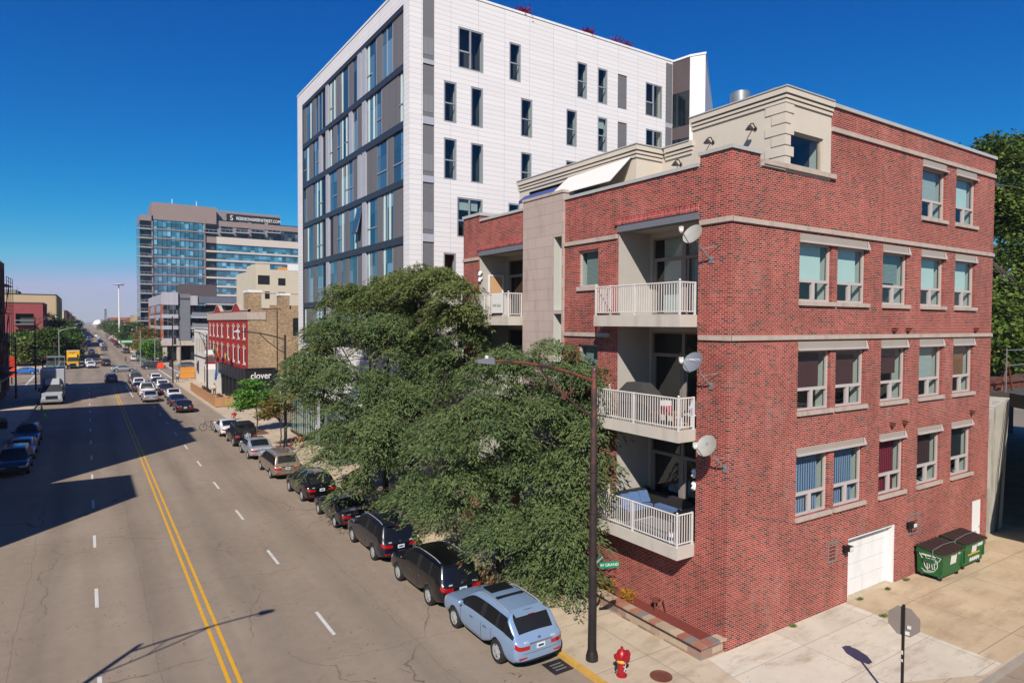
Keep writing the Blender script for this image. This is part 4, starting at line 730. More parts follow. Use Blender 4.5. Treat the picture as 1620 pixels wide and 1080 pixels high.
# ---------------------------------------------------------------- red corner pub with tan side wall
YR, YRN, ZR = 84.3, 115.4, 12.4
rb = thing('red_pub_building', 'red painted brick pub with curved gables and tan brick side wall', 'building', (16.5, YR, 0))
fw_ = Wf(16.5); hs = []
ys = [86.6, 90.2, 93.6, 97.6, 102.4, 106.2, 109.8, 113.2]
for y in ys:
    for z0, z1 in ((5.2, 7.3), (8.3, 10.0)): hs.append((y-.75, y+.75, z0, z1, .15))
b = MB('redpaint'); wallgrid(b, fw_, YR, YRN, 0, ZR-.8, hs)
def gab(y): return ZR-.5+.15*0+(.95*cos((y-91.5)/3.0*pi/2)**1.3 if abs(y-91.5) < 3.0 else 0)+(.95*cos((y-106)/3.0*pi/2)**1.3 if abs(y-106) < 3.0 else 0)
Y_ = [YR+i*(YRN-YR)/90 for i in range(91)]
for a, c in zip(Y_, Y_[1:]): b.extr([(16.5, a, ZR-.8), (16.5, c, ZR-.8), (16.5, c, gab(c)), (16.5, a, gab(a))], (.3, 0, 0))
b.build('painted_front', rb)
b = MB('stonecap'); [b.extr([(16.42, a, gab(a)), (16.42, c, gab(c)), (16.42, c, gab(c)+.12), (16.42, a, gab(a)+.12)], (.45, 0, 0)) for a, c in zip(Y_, Y_[1:])]; b.m('stonecap').box(16.36, 16.5, YR-.1, YRN, 10.75, 11.75).box(16.5, 18.6, YR-.1, YR, 10.75, 11.7)
for y in ys:
    for z in (7.32, 10.02): b.box(16.42, 16.5, y-.2, y+.2, z, z+.25).box(16.44, 16.5, y-.85, y-.7, z-.15, z+.05).box(16.44, 16.5, y+.7, y+.85, z-.15, z+.05)
    for z in (5.05, 8.15): b.box(16.4, 16.5, y-.85, y+.85, z, z+.14)
b.build('stone_trim', rb)
b = MB('tanbrick'); wallgrid(b, S(YR), 16.5, 30, 0, 12.1, [(21.9, 23.2, 8.7, 11.0), (21.9, 23.2, 4.6, 6.6)]); b.box(19.2, 30, YR+.3, YR+.6, 12, 12.6) ; b.box(16.6, 18.1, YR+.01, YR+3, 12.1, 14.1).box(20.4, 21.5, YR+.02, YR+2, 12.1, 13.8); b.m('roofdark').box(16.8, 30, YR+.3, YRN, 11.5, 11.7); b.m('white').box(16.55, 18.15, YR-.04, YR+3.05, 14.1, 14.4).box(20.3, 21.6, YR-.04, YR+2, 13.8, 14.1); b.m('black').box(19.9, 19.98, YR-.06, YR-.001, 3, 12); b.m('rust').box(18.1, 20.4, YR-.03, YR+.3, 12.1, 12.2); b.build('side_wall', rb)
for y in ys:
    for z0, z1 in ((5.2, 7.3), (8.3, 10.0)): window(rb, fw_, y-.75, y+.75, z0, z1, 'pairw', None, dep=.08, frame='white', glass='gdark', room=0, fw=.2)
for z0, z1 in ((8.7, 11.0), (4.6, 6.6)): window(rb, S(YR), 21.9, 23.2, z0, z1, 'dh', None, dep=.1, frame='black', glass='gdark', room=0)
b = MB('black').box(16.0, 19.5, YR-.9, YR-.002, 3.05, 4.75).box(16.0, 16.498, YR-.002, 103, 3.1, 4.6).box(15.9, 19.6, YR-1.0, YR-.002, 4.75, 4.83).box(16.15, 19.4, YR-.8, YR-.002, .13, 3.05)
for k in range(9): b.box(15.96, 16.0, YR+1+2*k, YR+1.06+2*k, 3.1, 4.6)
for k in range(7): b.box(16.2, 16.48, YR+.2+2.7*k, YR+.6+2.7*k, .13, 3.1)
b.box(16.44, 16.495, YR, 103, .13, 3.1); o = b.build('black_shopfront', rb); text(o, 'clover', (17.8, YR-.91, 3.9), 1.15, 'white', RS, bold=.012, width=2.4)
MB('offwhite').box(16.4, 16.496, 103.2, YRN-.1, .13, 4.4).build('plastered_base', rb)
tag(MB('sticker').box(19.75, 21.0, YR-.06, YR-.01, .3, 3.6).m('black').lathe([(.42, -.005), (.5, -.005), (.5, -.02), (.42, -.02)], (20.35, YR-.06, 2.6), 24, 'y', cap=False).box(20.3, 20.4, YR-.08, YR-.061, 2.25, 2.6).box(20.15, 20.55, YR-.08, YR-.061, 2.62, 2.74).box(20.2, 20.3, YR-.08, YR-.061, 3.2, 3.35).box(20.42, 20.52, YR-.08, YR-.061, 3.15, 3.35).build('painted_mural'), 'white and black painted mural board on the tan brick wall', 'mural')
for i, (y, z, c, lb) in enumerate(((94, 6.0, 'yellow', 'yellow and violet round flag hanging on the red front'), (105, 6.3, 'signgreen', 'green flag hanging on the red pub front'), (101, 6.2, 'orange', 'orange and blue flag hanging on the red pub front'), (112.5, 6.6, 'pink', 'pink flag hanging at the far end of the red front'))):
    t = thing('pub_flag', lb, 'flag', (16.0, y, z)); bb = MB(c if i else 'bluevalance'); bb.extr([(15.6, y+1.0, z+.1), (15.3, y+.0, z+1.1), (15.6, y-1.0, z-.1), (15.9, y, z-1.1)], (.02, .03, 0)); 
    if not i: bb.m('yellow').lathe([(.02, -.0), (.5, 0), (.5, .02), (.02, .02)], (15.52, y, z), 16, 'x')
    bb.build('cloth', t); MB('blackmetal').tube((16.5, y+.8, z+.3), (15.3, y, z+1.2), .03).build('pole', t)
# projecting signs
t = thing('projecting_sign', 'white oval over red lettered box sign on the pub front', 'sign', (15.6, 105.6, 4.0)); MB('white').extr([(15.4+.85*cos(a*pi/8), 105.5, 5.95+.38*sin(a*pi/8)) for a in range(16)], (0, .15, 0)).m('hydrant').box(14.6, 16.1, 105.5, 105.7, 4.2, 4.5).m('brownpanel').box(14.7, 16.0, 105.5, 105.7, 4.5, 5.3).m('white').box(14.7, 16.0, 105.5, 105.7, 3.4, 4.2).build('sign_box', t); MB('black').tube((16.5, 105.6, 5), (14.7, 105.6, 5), .05).build('bracket', t)
tag(MB('bluecloth').extr([(15.5, 101.6, 3.2), (15.2, 100.8, 2.2), (15.3, 101.2, 2.9), (15.5, 102.2, 3.5)], (.3, .2, .0)).tube((16.2, 102, 3.4), (15.2, 100.8, 2.3), .03).build('parasol'), 'folded blue parasol by the pub entrance', 'parasol')
# white painted building beyond
b2_ = thing('white_painted_building', 'low white painted brick building at the crossing', 'building', (16.5, YRN, 0)); ZB = 9.3
hs = [(YRN+1.6+2.0*k, YRN+2.7+2.0*k, 5.1, 7.4, .12) for k in range(7)]+[(126, 128.6, 1.2, 3.6, .12), (119, 120.6, .2, 3.0, .12)]
b = MB('offwhite'); wallgrid(b, Wf(16.5), YRN+.01, 131.8, 0, ZB, hs); b.poly([(16.5, 131.8, 0), (30, 131.8, 0), (30, 131.8, ZB), (16.5, 131.8, ZB)]).poly([(16.5, YRN+.01, 0), (30, YRN+.01, 0), (30, YRN+.01, ZB), (16.5, YRN+.01, ZB)]); b.m('roofdark').box(16.7, 30, YRN+.1, 131.7, ZB-.4, ZB-.2).m('offwhite')
for k in range(20): b.box(16.4, 16.5, YRN+.5+.8*k, YRN+.8+.8*k, ZB-.6, ZB-.4)
b.box(16.35, 16.7, YRN+.02, 131.85, ZB, ZB+.15).m('blackmetal').box(16.4, 16.5, YRN+.02, 131.8, 4.3, 4.5); b.build('wall', b2_)
for h in hs: window(b2_, Wf(16.5), *h[:4], 'none', None, dep=.08, frame='stonecap', glass='gdark', room=0)
MB('steel').lathe([(.6, 0), (.6, 1.2), (.4, 1.5)], (17.4, YRN+1, ZB-.2), 12).build('roof_tank', b2_, True)
# cream building behind the pub
cb = thing('cream_building', 'cream stucco building with roof terrace behind the tan wall', 'building', (16.6, 122, 0)); YC = 122.0
def RX(px, py, Y): p = at(px, py, 'y', Y); return p.x, p.z
x0, zt = RX(405, 417, YC); x1 = 48.0; zt2 = RX(440, 427, YC)[1]; xm = RX(427, 427, YC)[0]
M['cream'] = mat('cream_stucco', 'c6baa4', .85, .05, .5); b = MB('cream'); hs = []
def wr(l, t_, r, b_, Y): a = at(l, t_, 'y', Y); c = at(r, b_, 'y', Y); return (a.x, c.x, c.z, a.z)
hs = [wr(405.2, 435, 427, 450.5, YC), wr(440, 440, 452, 452, YC), wr(419, 461, 427, 473, YC), wr(440, 462, 452, 468, YC)]
hs[0] = (x0+.3, *hs[0][1:])
wallgrid(b, S(YC), x0, x1, 0, zt2, hs, .2); b.box(x0, xm, YC+.2, YC+8, zt2, zt); b.poly([(x0, YC, zt2), (xm, YC, zt2), (xm, YC, zt), (x0, YC, zt)]); b.poly([(x0, YC, 0), (x0, YC+18, 0), (x0, YC+18, zt2), (x0, YC, zt2)]); b.m('gravelroof').box(x0+.1, x1, YC+.1, YC+18, zt2-.5, zt2-.3); b.m('stonecap').box(x0, x1, YC-.06, YC, 15.6, 15.75); b.m('white').box(RX(455, 425, YC)[0], x1, YC-.03, YC+.2, zt2, zt2+1.1); b.m('orange').box(xm+1.5, RX(455, 425, YC)[0], YC+.3, YC+.8, zt2, zt2+.5); b.build('wall', cb)
for h in hs: window(cb, S(YC), *h, 'grid', None, dep=.12, frame='blackmetal', glass='gdark', room=0)
# ---------------------------------------------------------------- modern grey corner building beyond the crossing
YG = 193.0
gb = thing('grey_corner_building', 'modern grey and orange office block with glazed corner beyond the crossing', 'building', (16.5, YG, 0))
xa, xb_, xc, xd, xe = [RX(p, 500, YG)[0] for p in (256, 282, 301.5, 312.5, 385)]
zA = RX(256, 463, YG)[1]; zB = RX(284, 461, YG)[1]; zC = RX(312, 468, YG)[1]; zs = [RX(262, q, YG)[1] for q in (482, 500, 518, 538, 573)]
M['gpan'] = panel_mat('pale_metal_cladding', 'a8a6ae', '7c7a80', 1.2, 50, .05, var=.03); M['gpan2'] = panel_mat('slate_metal_cladding', '5f6472', '4a4e5a', 1.5, 50, .05, var=.04)
b = MB('gpan'); b.box(16.5, 16.9, YG+.3, 236, zs[0]+.2, zA-.3).box(16.52, xb_, YG, YG+.4, zs[0], zA+.2).m('steel').box(xb_, xc, YG+.6, YG+1, 0, zB-.6).m('gpan').box(xc, xd, YG-.6, YG+.4, zs[0], zC).m('gpan2').box(xd, xe+12, YG-.2, YG+.4, zs[0]+.6, zC-.1)
for z in zs[1:4]: b.m('gpan').box(16.45, xb_, YG-.05, YG+.4, z-.5, z+.5).box(16.45, 16.9, YG+.4, 236, z-.5, z+.4)
b.m('orangebrick').box(16.42, 16.9, YG+.05, YG+2.6, zs[3], zs[0]+.2).box(16.44, 16.9, 232, 236, zs[3], zs[0]+.2).box(16.44, 16.9, 212, 214, zs[3], zs[0]+.2)
b.m('stonecap').box(16.2, xe, YG-1.2, YG+.4, zs[3]-1.4, zs[3]-.2)
for x in (16.6, xb_-.5, xd, xd+9): b.box(x, x+1, YG-.8, YG+.2, 0, zs[3]-1.4)
for y in (205, 218, 232): b.box(16.45, 17.2, y, y+1.2, 0, zs[3]-1.4)
b.m('roofdark').box(17, xe+12, YG+.4, 236, zA-1.5, zA-1.2); b.m('brownpanel').box(xb_+2, xd+7, YG+14, YG+22, zA-1, zA+3.2); b.build('cladding', gb)
for i, (z1, z0) in enumerate(((zs[0], zs[1]+.5), (zs[1]-.5, zs[2]+.5), (zs[2]-.5, zs[3]+.5))):
    MB('gnavy').box(16.6, xb_, YG+.15, YG+.3, z0, z1).box(16.6, 16.8, YG+.3, 236, z0, z1).box(xb_, xe+12, YG+1.2, YG+1.4, z0, z1).m('steel').box(17.9, 18.0, YG+.1, YG+.15, z0, z1).box(19.2, 19.3, YG+.1, YG+.15, z0, z1).build('glass_band', gb)
    MB('gpan').box(xc+.2, xe-2, YG-1.2, YG+1.2, z0-.9, z0-.5).m('galv').box(xc+.2, xc+10, YG-1.2, YG-1.15, z0-.5, z0+.6).build('balcony', gb)
MB('gdark').box(16.8, xe, YG+.6, YG+.8, .2, zs[3]-1.5).box(16.8, 17, YG+.6, 236, .2, zs[3]-1.5).build('shop_window', gb); text(gb, 'CHARLIES', (xd+5, YG-1.22, zs[3]-.8), 1.1, 'black', RS)
# ---------------------------------------------------------------- residential tower
YT = 281.0
tw = thing('glass_tower', 'tall teal glass and brown residential tower with rooftop sign', 'building', (14, YT, 0))
T_ = lambda px, py: RX(px, py, YT)
xa = T_(221.5, 400)[0]; xb_ = T_(242, 400)[0]; xc = T_(325, 400)[0]; xd = T_(343, 400)[0]; xe = 130.0
zr = T_(242, 320)[1]; zf = T_(240, 340)[1]; zrr = T_(345, 345)[1]
b = MB('brownpanel'); M['mauve'] = mat('mauve_panel', '8a7874', .7, .03, .3); M['mauvelight'] = mat('pale_band', 'c4b8ae', .7, .03, .3); M['mesh'] = panel_mat('grey_screen', '8a8486', '6e686c', 1.2, 1.6, .12, var=.05)
b = MB('mauve'); b.box(T_(240, 318)[0], T_(342, 330)[0], YT-.2, YT+20, zf-1.6, zr+.1).box(xa, xb_, YT-.4, YT+20, zf-2.3, zf-.3).box(xb_-.4, xb_, YT-.4, YT+.2, 0, zf).box(xc-.4, xc, YT-.3, YT+.2, 5, zf).m('gnavy').box(xa, xb_-.4, YT+.6, YT+20, 0, zf-2.3).box(xc, xe, YT+1.5, YT+25, 0, zrr-.5).m('mesh').box(T_(342, 330)[0], T_(447, 345)[0], YT+4, YT+18, zrr-1, T_(345, 330)[1]).m('mauve').box(xc, xe, YT+1.0, YT+25, zrr-3, zrr-.9)
zb0 = T_(343, 375)[1]; b.m('mauvelight').box(xd, xe, YT, YT+2, zb0-2.6, zb0+.2).m('mauve').box(xc, xd, YT+.3, YT+2, zb0-2.4, zb0); b.build('frame_panels', tw)
zc = zf-1.6; fh = [T_(300, q)[1] for q in (344, 358, 371, 387, 403, 417, 430, 445, 460, 478)]
prev = zf-1.6
b = MB('gteal').box(xb_, xc-.4, YT+.1, YT+.5, 0, zf-1.6).build('curtain_glass', tw)
for i in range(15):
    z = zf-1.9-3.45*i
    if z < 4: break
    if i: MB('mauve').box(xb_, xc-.4, YT-.15, YT+.1, z, z+.45).build('floor_band', tw)
    if i: 
        o = MB('gpan').box(xa-1.2, xb_-.4, YT-1.0, YT+.6, z-.25, z).build('balcony', tw); MB('galv').box(xa-1.2, xb_-.6, YT-1.0, YT-.95, z, z+.25).box(xa-1.2, xb_-.6, YT-1.0, YT-.95, z+.95, z+1.1).box(xa-1.2, xa-1.1, YT-1.0, YT-.9, z, z+1.1).box(xa-.1, xa, YT-1.0, YT-.9, z, z+1.1).box(xa+1.2, xa+1.3, YT-1.0, YT-.9, z, z+1.1).box(xb_-1.7, xb_-1.6, YT-1.0, YT-.9, z, z+1.1).build('railing', o)
b = MB('gdark'); x = xb_
while x < xc-.6: b.box(x, x+.14, YT+.0, YT+.1, 5, zf-1.7); x += 1.55
b.build('mullions', tw)
z = zb0-2.6
for i in range(12):
    zz = z-3.45*i
    if zz < 5: break
    MB('gteal').box(xd, xe, YT+.5, YT+.9, zz-2.75, zz).build('glass_band', tw); MB('mauvelight').box(xc, xe, YT+.0, YT+1.6, zz-3.45, zz-2.75).build('floor_band', tw)
for px in (333, 359, 383, 407, 433):
    x, z = T_(px, 366); o = MB('gpan').box(x-2.6, x+2.6, YT-.8, YT+1.5, z-.8, z-.5).build('balcony', tw); MB('galv').box(x-2.6, x+2.6, YT-.8, YT-.75, z+.5, z+.7).box(x-2.6, x-2.4, YT-.8, YT-.7, z-.5, z+.5).box(x+2.4, x+2.6, YT-.8, YT-.7, z-.5, z+.5).box(x-.8, x-.7, YT-.8, YT-.7, z-.5, z+.5).box(x+.8, x+.9, YT-.8, YT-.7, z-.5, z+.5).build('railing', o)
    MB('mesh').box(x-3.3, x-2, YT+1.2, YT+1.5, z-3, z+3.5).build('facade_panel', tw)
x0_, z1_ = T_(361, 336); x1_, z0_ = T_(446, 350); z1_ = T_(361, 336)[1]
zq_ = T_(361, 349)[1]; sg = MB('black').box(x0_, x1_, YT+3.4, YT+3.9, zq_, z1_).build('sign_board', tw); text(sg, 'RESIDEONGREENSTREET.COM', ((x0_+x1_)/2+1.9, YT+3.38, (z1_+zq_)/2), 1.75, 'white', RS, width=(x1_-x0_)*.83, bold=.02); text(sg, 'S', (x0_+1.8, YT+3.38, (z1_+zq_)/2), 2.9, 'white', RS)
for px in (274, 313): x, z = T_(px, 325); MB('white').box(x-.1, x+.1, YT+4, YT+4.2, zr, zr+2.6).build('antenna', tw)
# ---------------------------------------------------------------- left side buildings
def plainb(name, label, x0, x1, y0, y1, h, matn, wfr='blackmetal', floors=4, bay=2.6, base='darkconc', gl='gdark', east=True, rooft='gravelroof', par=.0, wmat=None, zf=1.0):
    t = thing(name, label, 'building', ((x0+x1)/2, y0, 0)); b = MB(matn); fe = lambda u, d, z: (x1-d, u, z); fw2 = Wf(x0)
    fr = fe if east else fw2; L = y1-y0; n = max(1, int(L/bay)); fhh = h/floors; hs = []
    for i in range(n):
        for k in range(floors):
            u = y0+(i+.5)*L/n; hs.append((u-bay*.22, u+bay*.22, k*fhh+fhh*.3, k*fhh+fhh*.78, .15))
    hs = hs[:90]; wallgrid(b, fr, y0, y1, 0, h, hs)
    W_ = x1-x0; ns = max(1, int(W_/bay)); hS = []
    for i in range(min(ns, 8)):
        for k in range(floors): u = x0+(i+.5)*W_/ns; hS.append((u-bay*.2, u+bay*.2, k*fhh+fhh*.3, k*fhh+fhh*.76, .15))
    wallgrid(b, S(y0), x0, x1, 0, h, hS if zf else [])
    xo = x0 if east else x1; b.poly([(xo, y0, 0), (xo, y1, 0), (xo, y1, h), (xo, y0, h)]); b.poly([(x0, y1, 0), (x1, y1, 0), (x1, y1, h), (x0, y1, h)]); b.m(rooft).box(x0+.2, x1-.2, y0+.2, y1-.2, h-.7, h-.5); b.m('coping').box(x0-.05, x0+.25, y0-.05, y1+.05, h, h+.12).box(x1-.25, x1+.05, y0-.05, y1+.05, h, h+.12).box(x0+.25, x1-.25, y0-.05, y0+.25, h, h+.12).box(x0+.25, x1-.25, y1-.25, y1+.05, h, h+.12); b.build('wall', t)
    g_ = MB(gl); 
    rowsz = sorted({h_[2] for h_ in hs})
    for z in rowsz:
        g_ = MB(gl); [fquad(g_, fr, h_[0], h_[1], .14, h_[2], h_[3]) for h_ in hs if h_[2] == z]; [fquad(g_, S(y0), h_[0], h_[1], .14, h_[2], h_[3]) for h_ in (hS if zf else []) if abs(h_[2]-z) < .01]; g_.m(wfr)
        [fbox(g_, fr, h_[0], h_[1], .1, .14, (h_[2]+h_[3])/2-.04, (h_[2]+h_[3])/2+.04) for h_ in hs if h_[2] == z]; g_.build('window_row', t)
    return t
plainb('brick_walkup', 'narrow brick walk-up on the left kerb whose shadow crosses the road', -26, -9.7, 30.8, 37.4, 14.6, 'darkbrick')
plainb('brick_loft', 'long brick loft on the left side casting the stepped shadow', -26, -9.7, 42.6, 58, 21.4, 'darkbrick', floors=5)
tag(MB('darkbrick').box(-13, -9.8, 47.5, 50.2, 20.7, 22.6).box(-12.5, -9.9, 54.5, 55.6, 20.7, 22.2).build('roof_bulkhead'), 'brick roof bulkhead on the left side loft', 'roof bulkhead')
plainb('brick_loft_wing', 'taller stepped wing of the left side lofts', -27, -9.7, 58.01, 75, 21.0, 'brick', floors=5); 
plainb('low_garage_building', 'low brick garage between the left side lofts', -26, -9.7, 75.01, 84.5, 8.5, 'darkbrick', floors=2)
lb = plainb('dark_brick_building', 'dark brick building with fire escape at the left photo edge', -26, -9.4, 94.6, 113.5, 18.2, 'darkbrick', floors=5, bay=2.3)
b = MB('blackmetal')
for z in (4.2, 7.8, 11.4, 15.0): b.box(-9.4, -8.3, 103, 111, z, z+.08).box(-8.35, -8.3, 103, 111, z+1.0, z+1.05).box(-8.35, -8.3, 103, 111, z+.5, z+.53)
for z in (4.2, 7.8, 11.4): b.tube((-8.6, 104, z), (-8.6, 109, z+3.6), .06).tube((-9.1, 104, z), (-9.1, 109, z+3.6), .06)
for y in (103, 105.7, 108.3, 111): b.box(-8.36, -8.3, y-.03, y+.03, 4.2, 16)
b.build('fire_escape', lb); MB('black').box(-9.39, -8.2, 95, 112, 3.4, 3.6).m('sticker').box(-9.35, -9.3, 103, 106, 1.4, 3.0).build('shop_awning', lb)
plainb('corner_shop_building', 'small dark brick shop at the near left crossing corner', -22, -9.9, 113.52, 124.5, 8.6, 'darkbrick', floors=2)
rdx = at(17, 500, 'y', 205).x
t = thing('red_balcony_building', 'red brick apartment building with dark balconies beyond the left trees', 'building', (-12, 205, 0)); hz = at(66, 480, 'y', 205).z
M['oxred'] = mat('oxblood_wall', '8c3f40', .85, .06, .3); b = MB('oxred'); wallgrid(b, S(205), -26, -9.3, 0, hz, [(-14.9, -11.2, 5.6, 8.3, 1), (-14.9, -11.2, 9.6, 12.3, 1), (-21.5, -17.6, 9.4, 12.6, .2), (-21.5, -17.6, 5.4, 8.4, .2)]); wallgrid(b, lambda u, d, z: (-9.3-d, u, z), 205, 226, 0, hz, [(207+3*k, 209+3*k, 4+4*j, 6.6+4*j, .2) for k in range(6) for j in range(3)]); b.m('roofdark').box(-26, -9.4, 205.2, 226, hz-.5, hz-.3).box(-26, -9.2, 204.9, 205.3, hz, hz+.25).box(-9.4, -9.2, 205.3, 226, hz, hz+.25); b.build('wall', t)
for z in (5.6, 9.6): MB('room').box(-14.9, -11.2, 206, 206.1, z, z+2.7).build('balcony_recess', t); o = MB('roofdark').box(-15.1, -11, 204, 206, z-.2, z).build('balcony', t); MB('galv').box(-15.1, -11, 204, 204.05, z+.9, z+1.1).box(-15.1, -11, 204, 204.05, z, z+.15).build('railing', o)
for z in (5.4, 9.4): MB('gdark').box(-21.5, -17.6, 205.15, 205.25, z, z+3.1).build('window', t)
for j in range(3): g_ = MB('gdark'); [g_.box(-9.55, -9.5, 207+3*k, 209+3*k, 4+4*j, 6.6+4*j) for k in range(6)]; g_.build('window_row', t)
M['beige'] = mat('beige_block_wall', 'b09a7c', .9, .06, .1); M['olive'] = mat('olive_stucco', '8c8048', .9, .08, .3)
zb = at(66, 466, 'y', 300).z; t = thing('beige_warehouse', 'large beige warehouse with flat roof behind the left trees', 'building', (-16, 300, 0)); MB('beige').box(-40, -9.7, 300, 345, 0, zb).build('wall', t); MB('olive').box(-9.698, -9.4, 299.9, 366, 0, zb-.4).build('side_wall', t); MB('gdark').box(-40, -9.3, 299.8, 366, zb, zb+.2).m('gravelroof').box(-34, -22, 305, 330, zb+.2, zb+1.8).m('galv').box(-21.5, -21.3, 303, 303.2, zb, zb+3).build('roof_plant', t)
# rows of buildings fading along the avenue
rg = random.Random(5)
mats_ = ['orangebrick', 'tanbrick', 'brick', 'darkbrick', 'beige', 'cream', 'stonecap', 'redpaint']
cname = dict(orangebrick='orange brick', tanbrick='tan brick', brick='red brick', darkbrick='dark brick', beige='beige', cream='cream', stonecap='grey stone', redpaint='bright red')
y = 292+20
for i in range(16):
    L = rg.uniform(20, 34)*(1+i*.10); h = rg.uniform(9.5, 13.5) if i else 13.0; m_ = 'beige' if i == 0 else mats_[rg.randrange(8)]
    plainb('avenue_building', '%s building, %s on the right of the avenue beyond the tower' % (cname[m_], ['nearest', 'second', 'third', 'fourth', 'fifth', 'sixth', 'seventh', 'eighth', 'ninth', 'tenth', 'eleventh', 'twelfth', 'thirteenth', 'fourteenth', 'fifteenth', 'farthest'][i]), 16.5, 34, y, y+L, h, m_, floors=3, bay=4.5 if i < 6 else 9, east=False)['group'] = 'buildings along the far right of the avenue'; y += L+rg.choice((1, 1, 6))
y = 369
for i in range(16):
    L = rg.uniform(18, 34)*(1+i*.10); h = rg.uniform(11, 17); m_ = mats_[rg.randrange(8)]
    plainb('avenue_building', '%s building, %s on the left of the avenue beyond the warehouse' % (cname[m_], ['nearest', 'second', 'third', 'fourth', 'fifth', 'sixth', 'seventh', 'eighth', 'ninth', 'tenth', 'eleventh', 'twelfth', 'thirteenth', 'fourteenth', 'fifteenth', 'farthest'][i]), -28, -9.7, y, y+L, h, m_, floors=3, bay=4.5 if i < 6 else 9)['group'] = 'buildings along the far left of the avenue'; y += L+rg.choice((1, 1, 6))
tag(MB('white').lathe([(10*cos(rad(a)), 9*sin(rad(a))) for a in range(0, 91, 10)], (20, 1500, 4.2), 32).build('stadium_dome', None, True), 'small white domed roof at the far end of the avenue', 'dome')
t = thing('light_mast', 'very tall white light mast above the avenue trees', 'light mast', (16.2, 330, 0)); p = at(188, 451, 'y', 330); MB('white').tube((p.x, 330, 0), (p.x, 330, p.z), .42, .22, 10).build('mast', t, True); MB('lightmetal').lathe([(1.9, 0), (2.1, .2), (1.9, .5)], (p.x, 330, p.z), 14).build('lamp_ring', t)
t = thing('antenna_tower', 'lattice antenna tower with clustered dishes on the skyline', 'antenna tower', (14.6, 700, 0)); p = at(167, 487, 'y', 700); b = MB('steel')
for dx, dy in ((-1.2, -1.2), (1.2, -1.2), (0, 1.2)): b.tube((p.x+dx, 700+dy, 0), (p.x+dx*.5, 700+dy*.5, p.z), .22)
for k in range(1, 8): b.tube((p.x-1.2, 698.8, k*2.4), (p.x+1.1, 698.8, k*2.4+2), .12)
b.build('lattice', t); b = MB('lightmetal')
for k, (dx, z) in enumerate(((-2, -1), (2, -2), (-1.6, -4), (2.2, -5), (0, 0), (-3, -6.5), (3, -7))): b.box(p.x+dx-.8, p.x+dx+.8, 698, 699, p.z+z-.9, p.z+z+.9)
b.build('antenna_panels', t)
# ---------------------------------------------------------------- railway viaduct and retaining wall at the right
vi = thing('railway_viaduct', 'grimy concrete railway viaduct and dark underpass right of the brick building', 'viaduct', (44, 14, 0))
b = MB('darkconc').prism([(40.1, 14.1), (38.6, 12.4), (32.3, 7.8), (32.3, -25), (75, -25), (75, 45), (40.1, 45)], 6.3, 7.0); b.poly([(40.1, 14.1, 6.3), (38.6, 12.4, 6.3), (32.3, 7.8, 6.3), (32.3, -25, 6.3), (75, -25, 6.3), (75, 45, 6.3), (40.1, 45, 6.3)]); b.box(39.5, 40.0, 14.3, 45, 0, 6.3).box(39, 75, 26, 27, 0, 6); b.build('deck', vi)  # deck outline out of view is shaped so its shadow darkens the underpass
b = MB('retain').faces([(35.6, 13.75, 0), (39.3, 14.0, 0), (40.0, 14.05, 6.75), (35.6, 13.75, 6.1), (35.6, 20, 6.1), (39.3, 20, 0), (40.0, 20, 6.75), (36.4, 13.72, 0)], [(0, 1, 2, 3), (3, 2, 6, 4), (1, 5, 6, 2)]); b.box(35.6, 36.5, 13.55, 13.75, 2.6, 6.0); b.build('abutment', vi)
MB('black').path([(38.3, 13.85, .1), (38.9, 13.9, 3.5), (39.7, 13.95, 6.7)], .035, 6).path([(38.0, 13.8, .1), (38.3, 13.85, 3.2), (39.3, 13.9, 6.6)], .02, 5).build('conduit', vi)
b = MB('rust'); [b.box(40.3+.9*k, 40.6+.9*k, 15, 17.5, 7.01, 7.2) for k in range(9)]; b.box(40.2, 50, 15.4, 15.5, 7.2, 7.35).box(40.2, 50, 16.9, 17.0, 7.2, 7.35); b.build('rail_track', vi)
b = MB('rust'); b.tube((40.2, 14.5, 7.0), (40.9, 14.5, 8.6), .05).tube((41.6, 14.5, 7.0), (40.9, 14.5, 8.6), .05).tube((40.5, 14.5, 7.6), (41.3, 14.5, 7.6), .04).m('steel').tube((40.2, 14.3, 7.0), (40.2, 14.3, 9.3), .03).tube((40.2, 14.3, 9.2), (48, 14.3, 9.2), .03).tube((40.2, 14.3, 8.4), (48, 14.3, 8.4), .03); b.build('steel_barrier', vi)
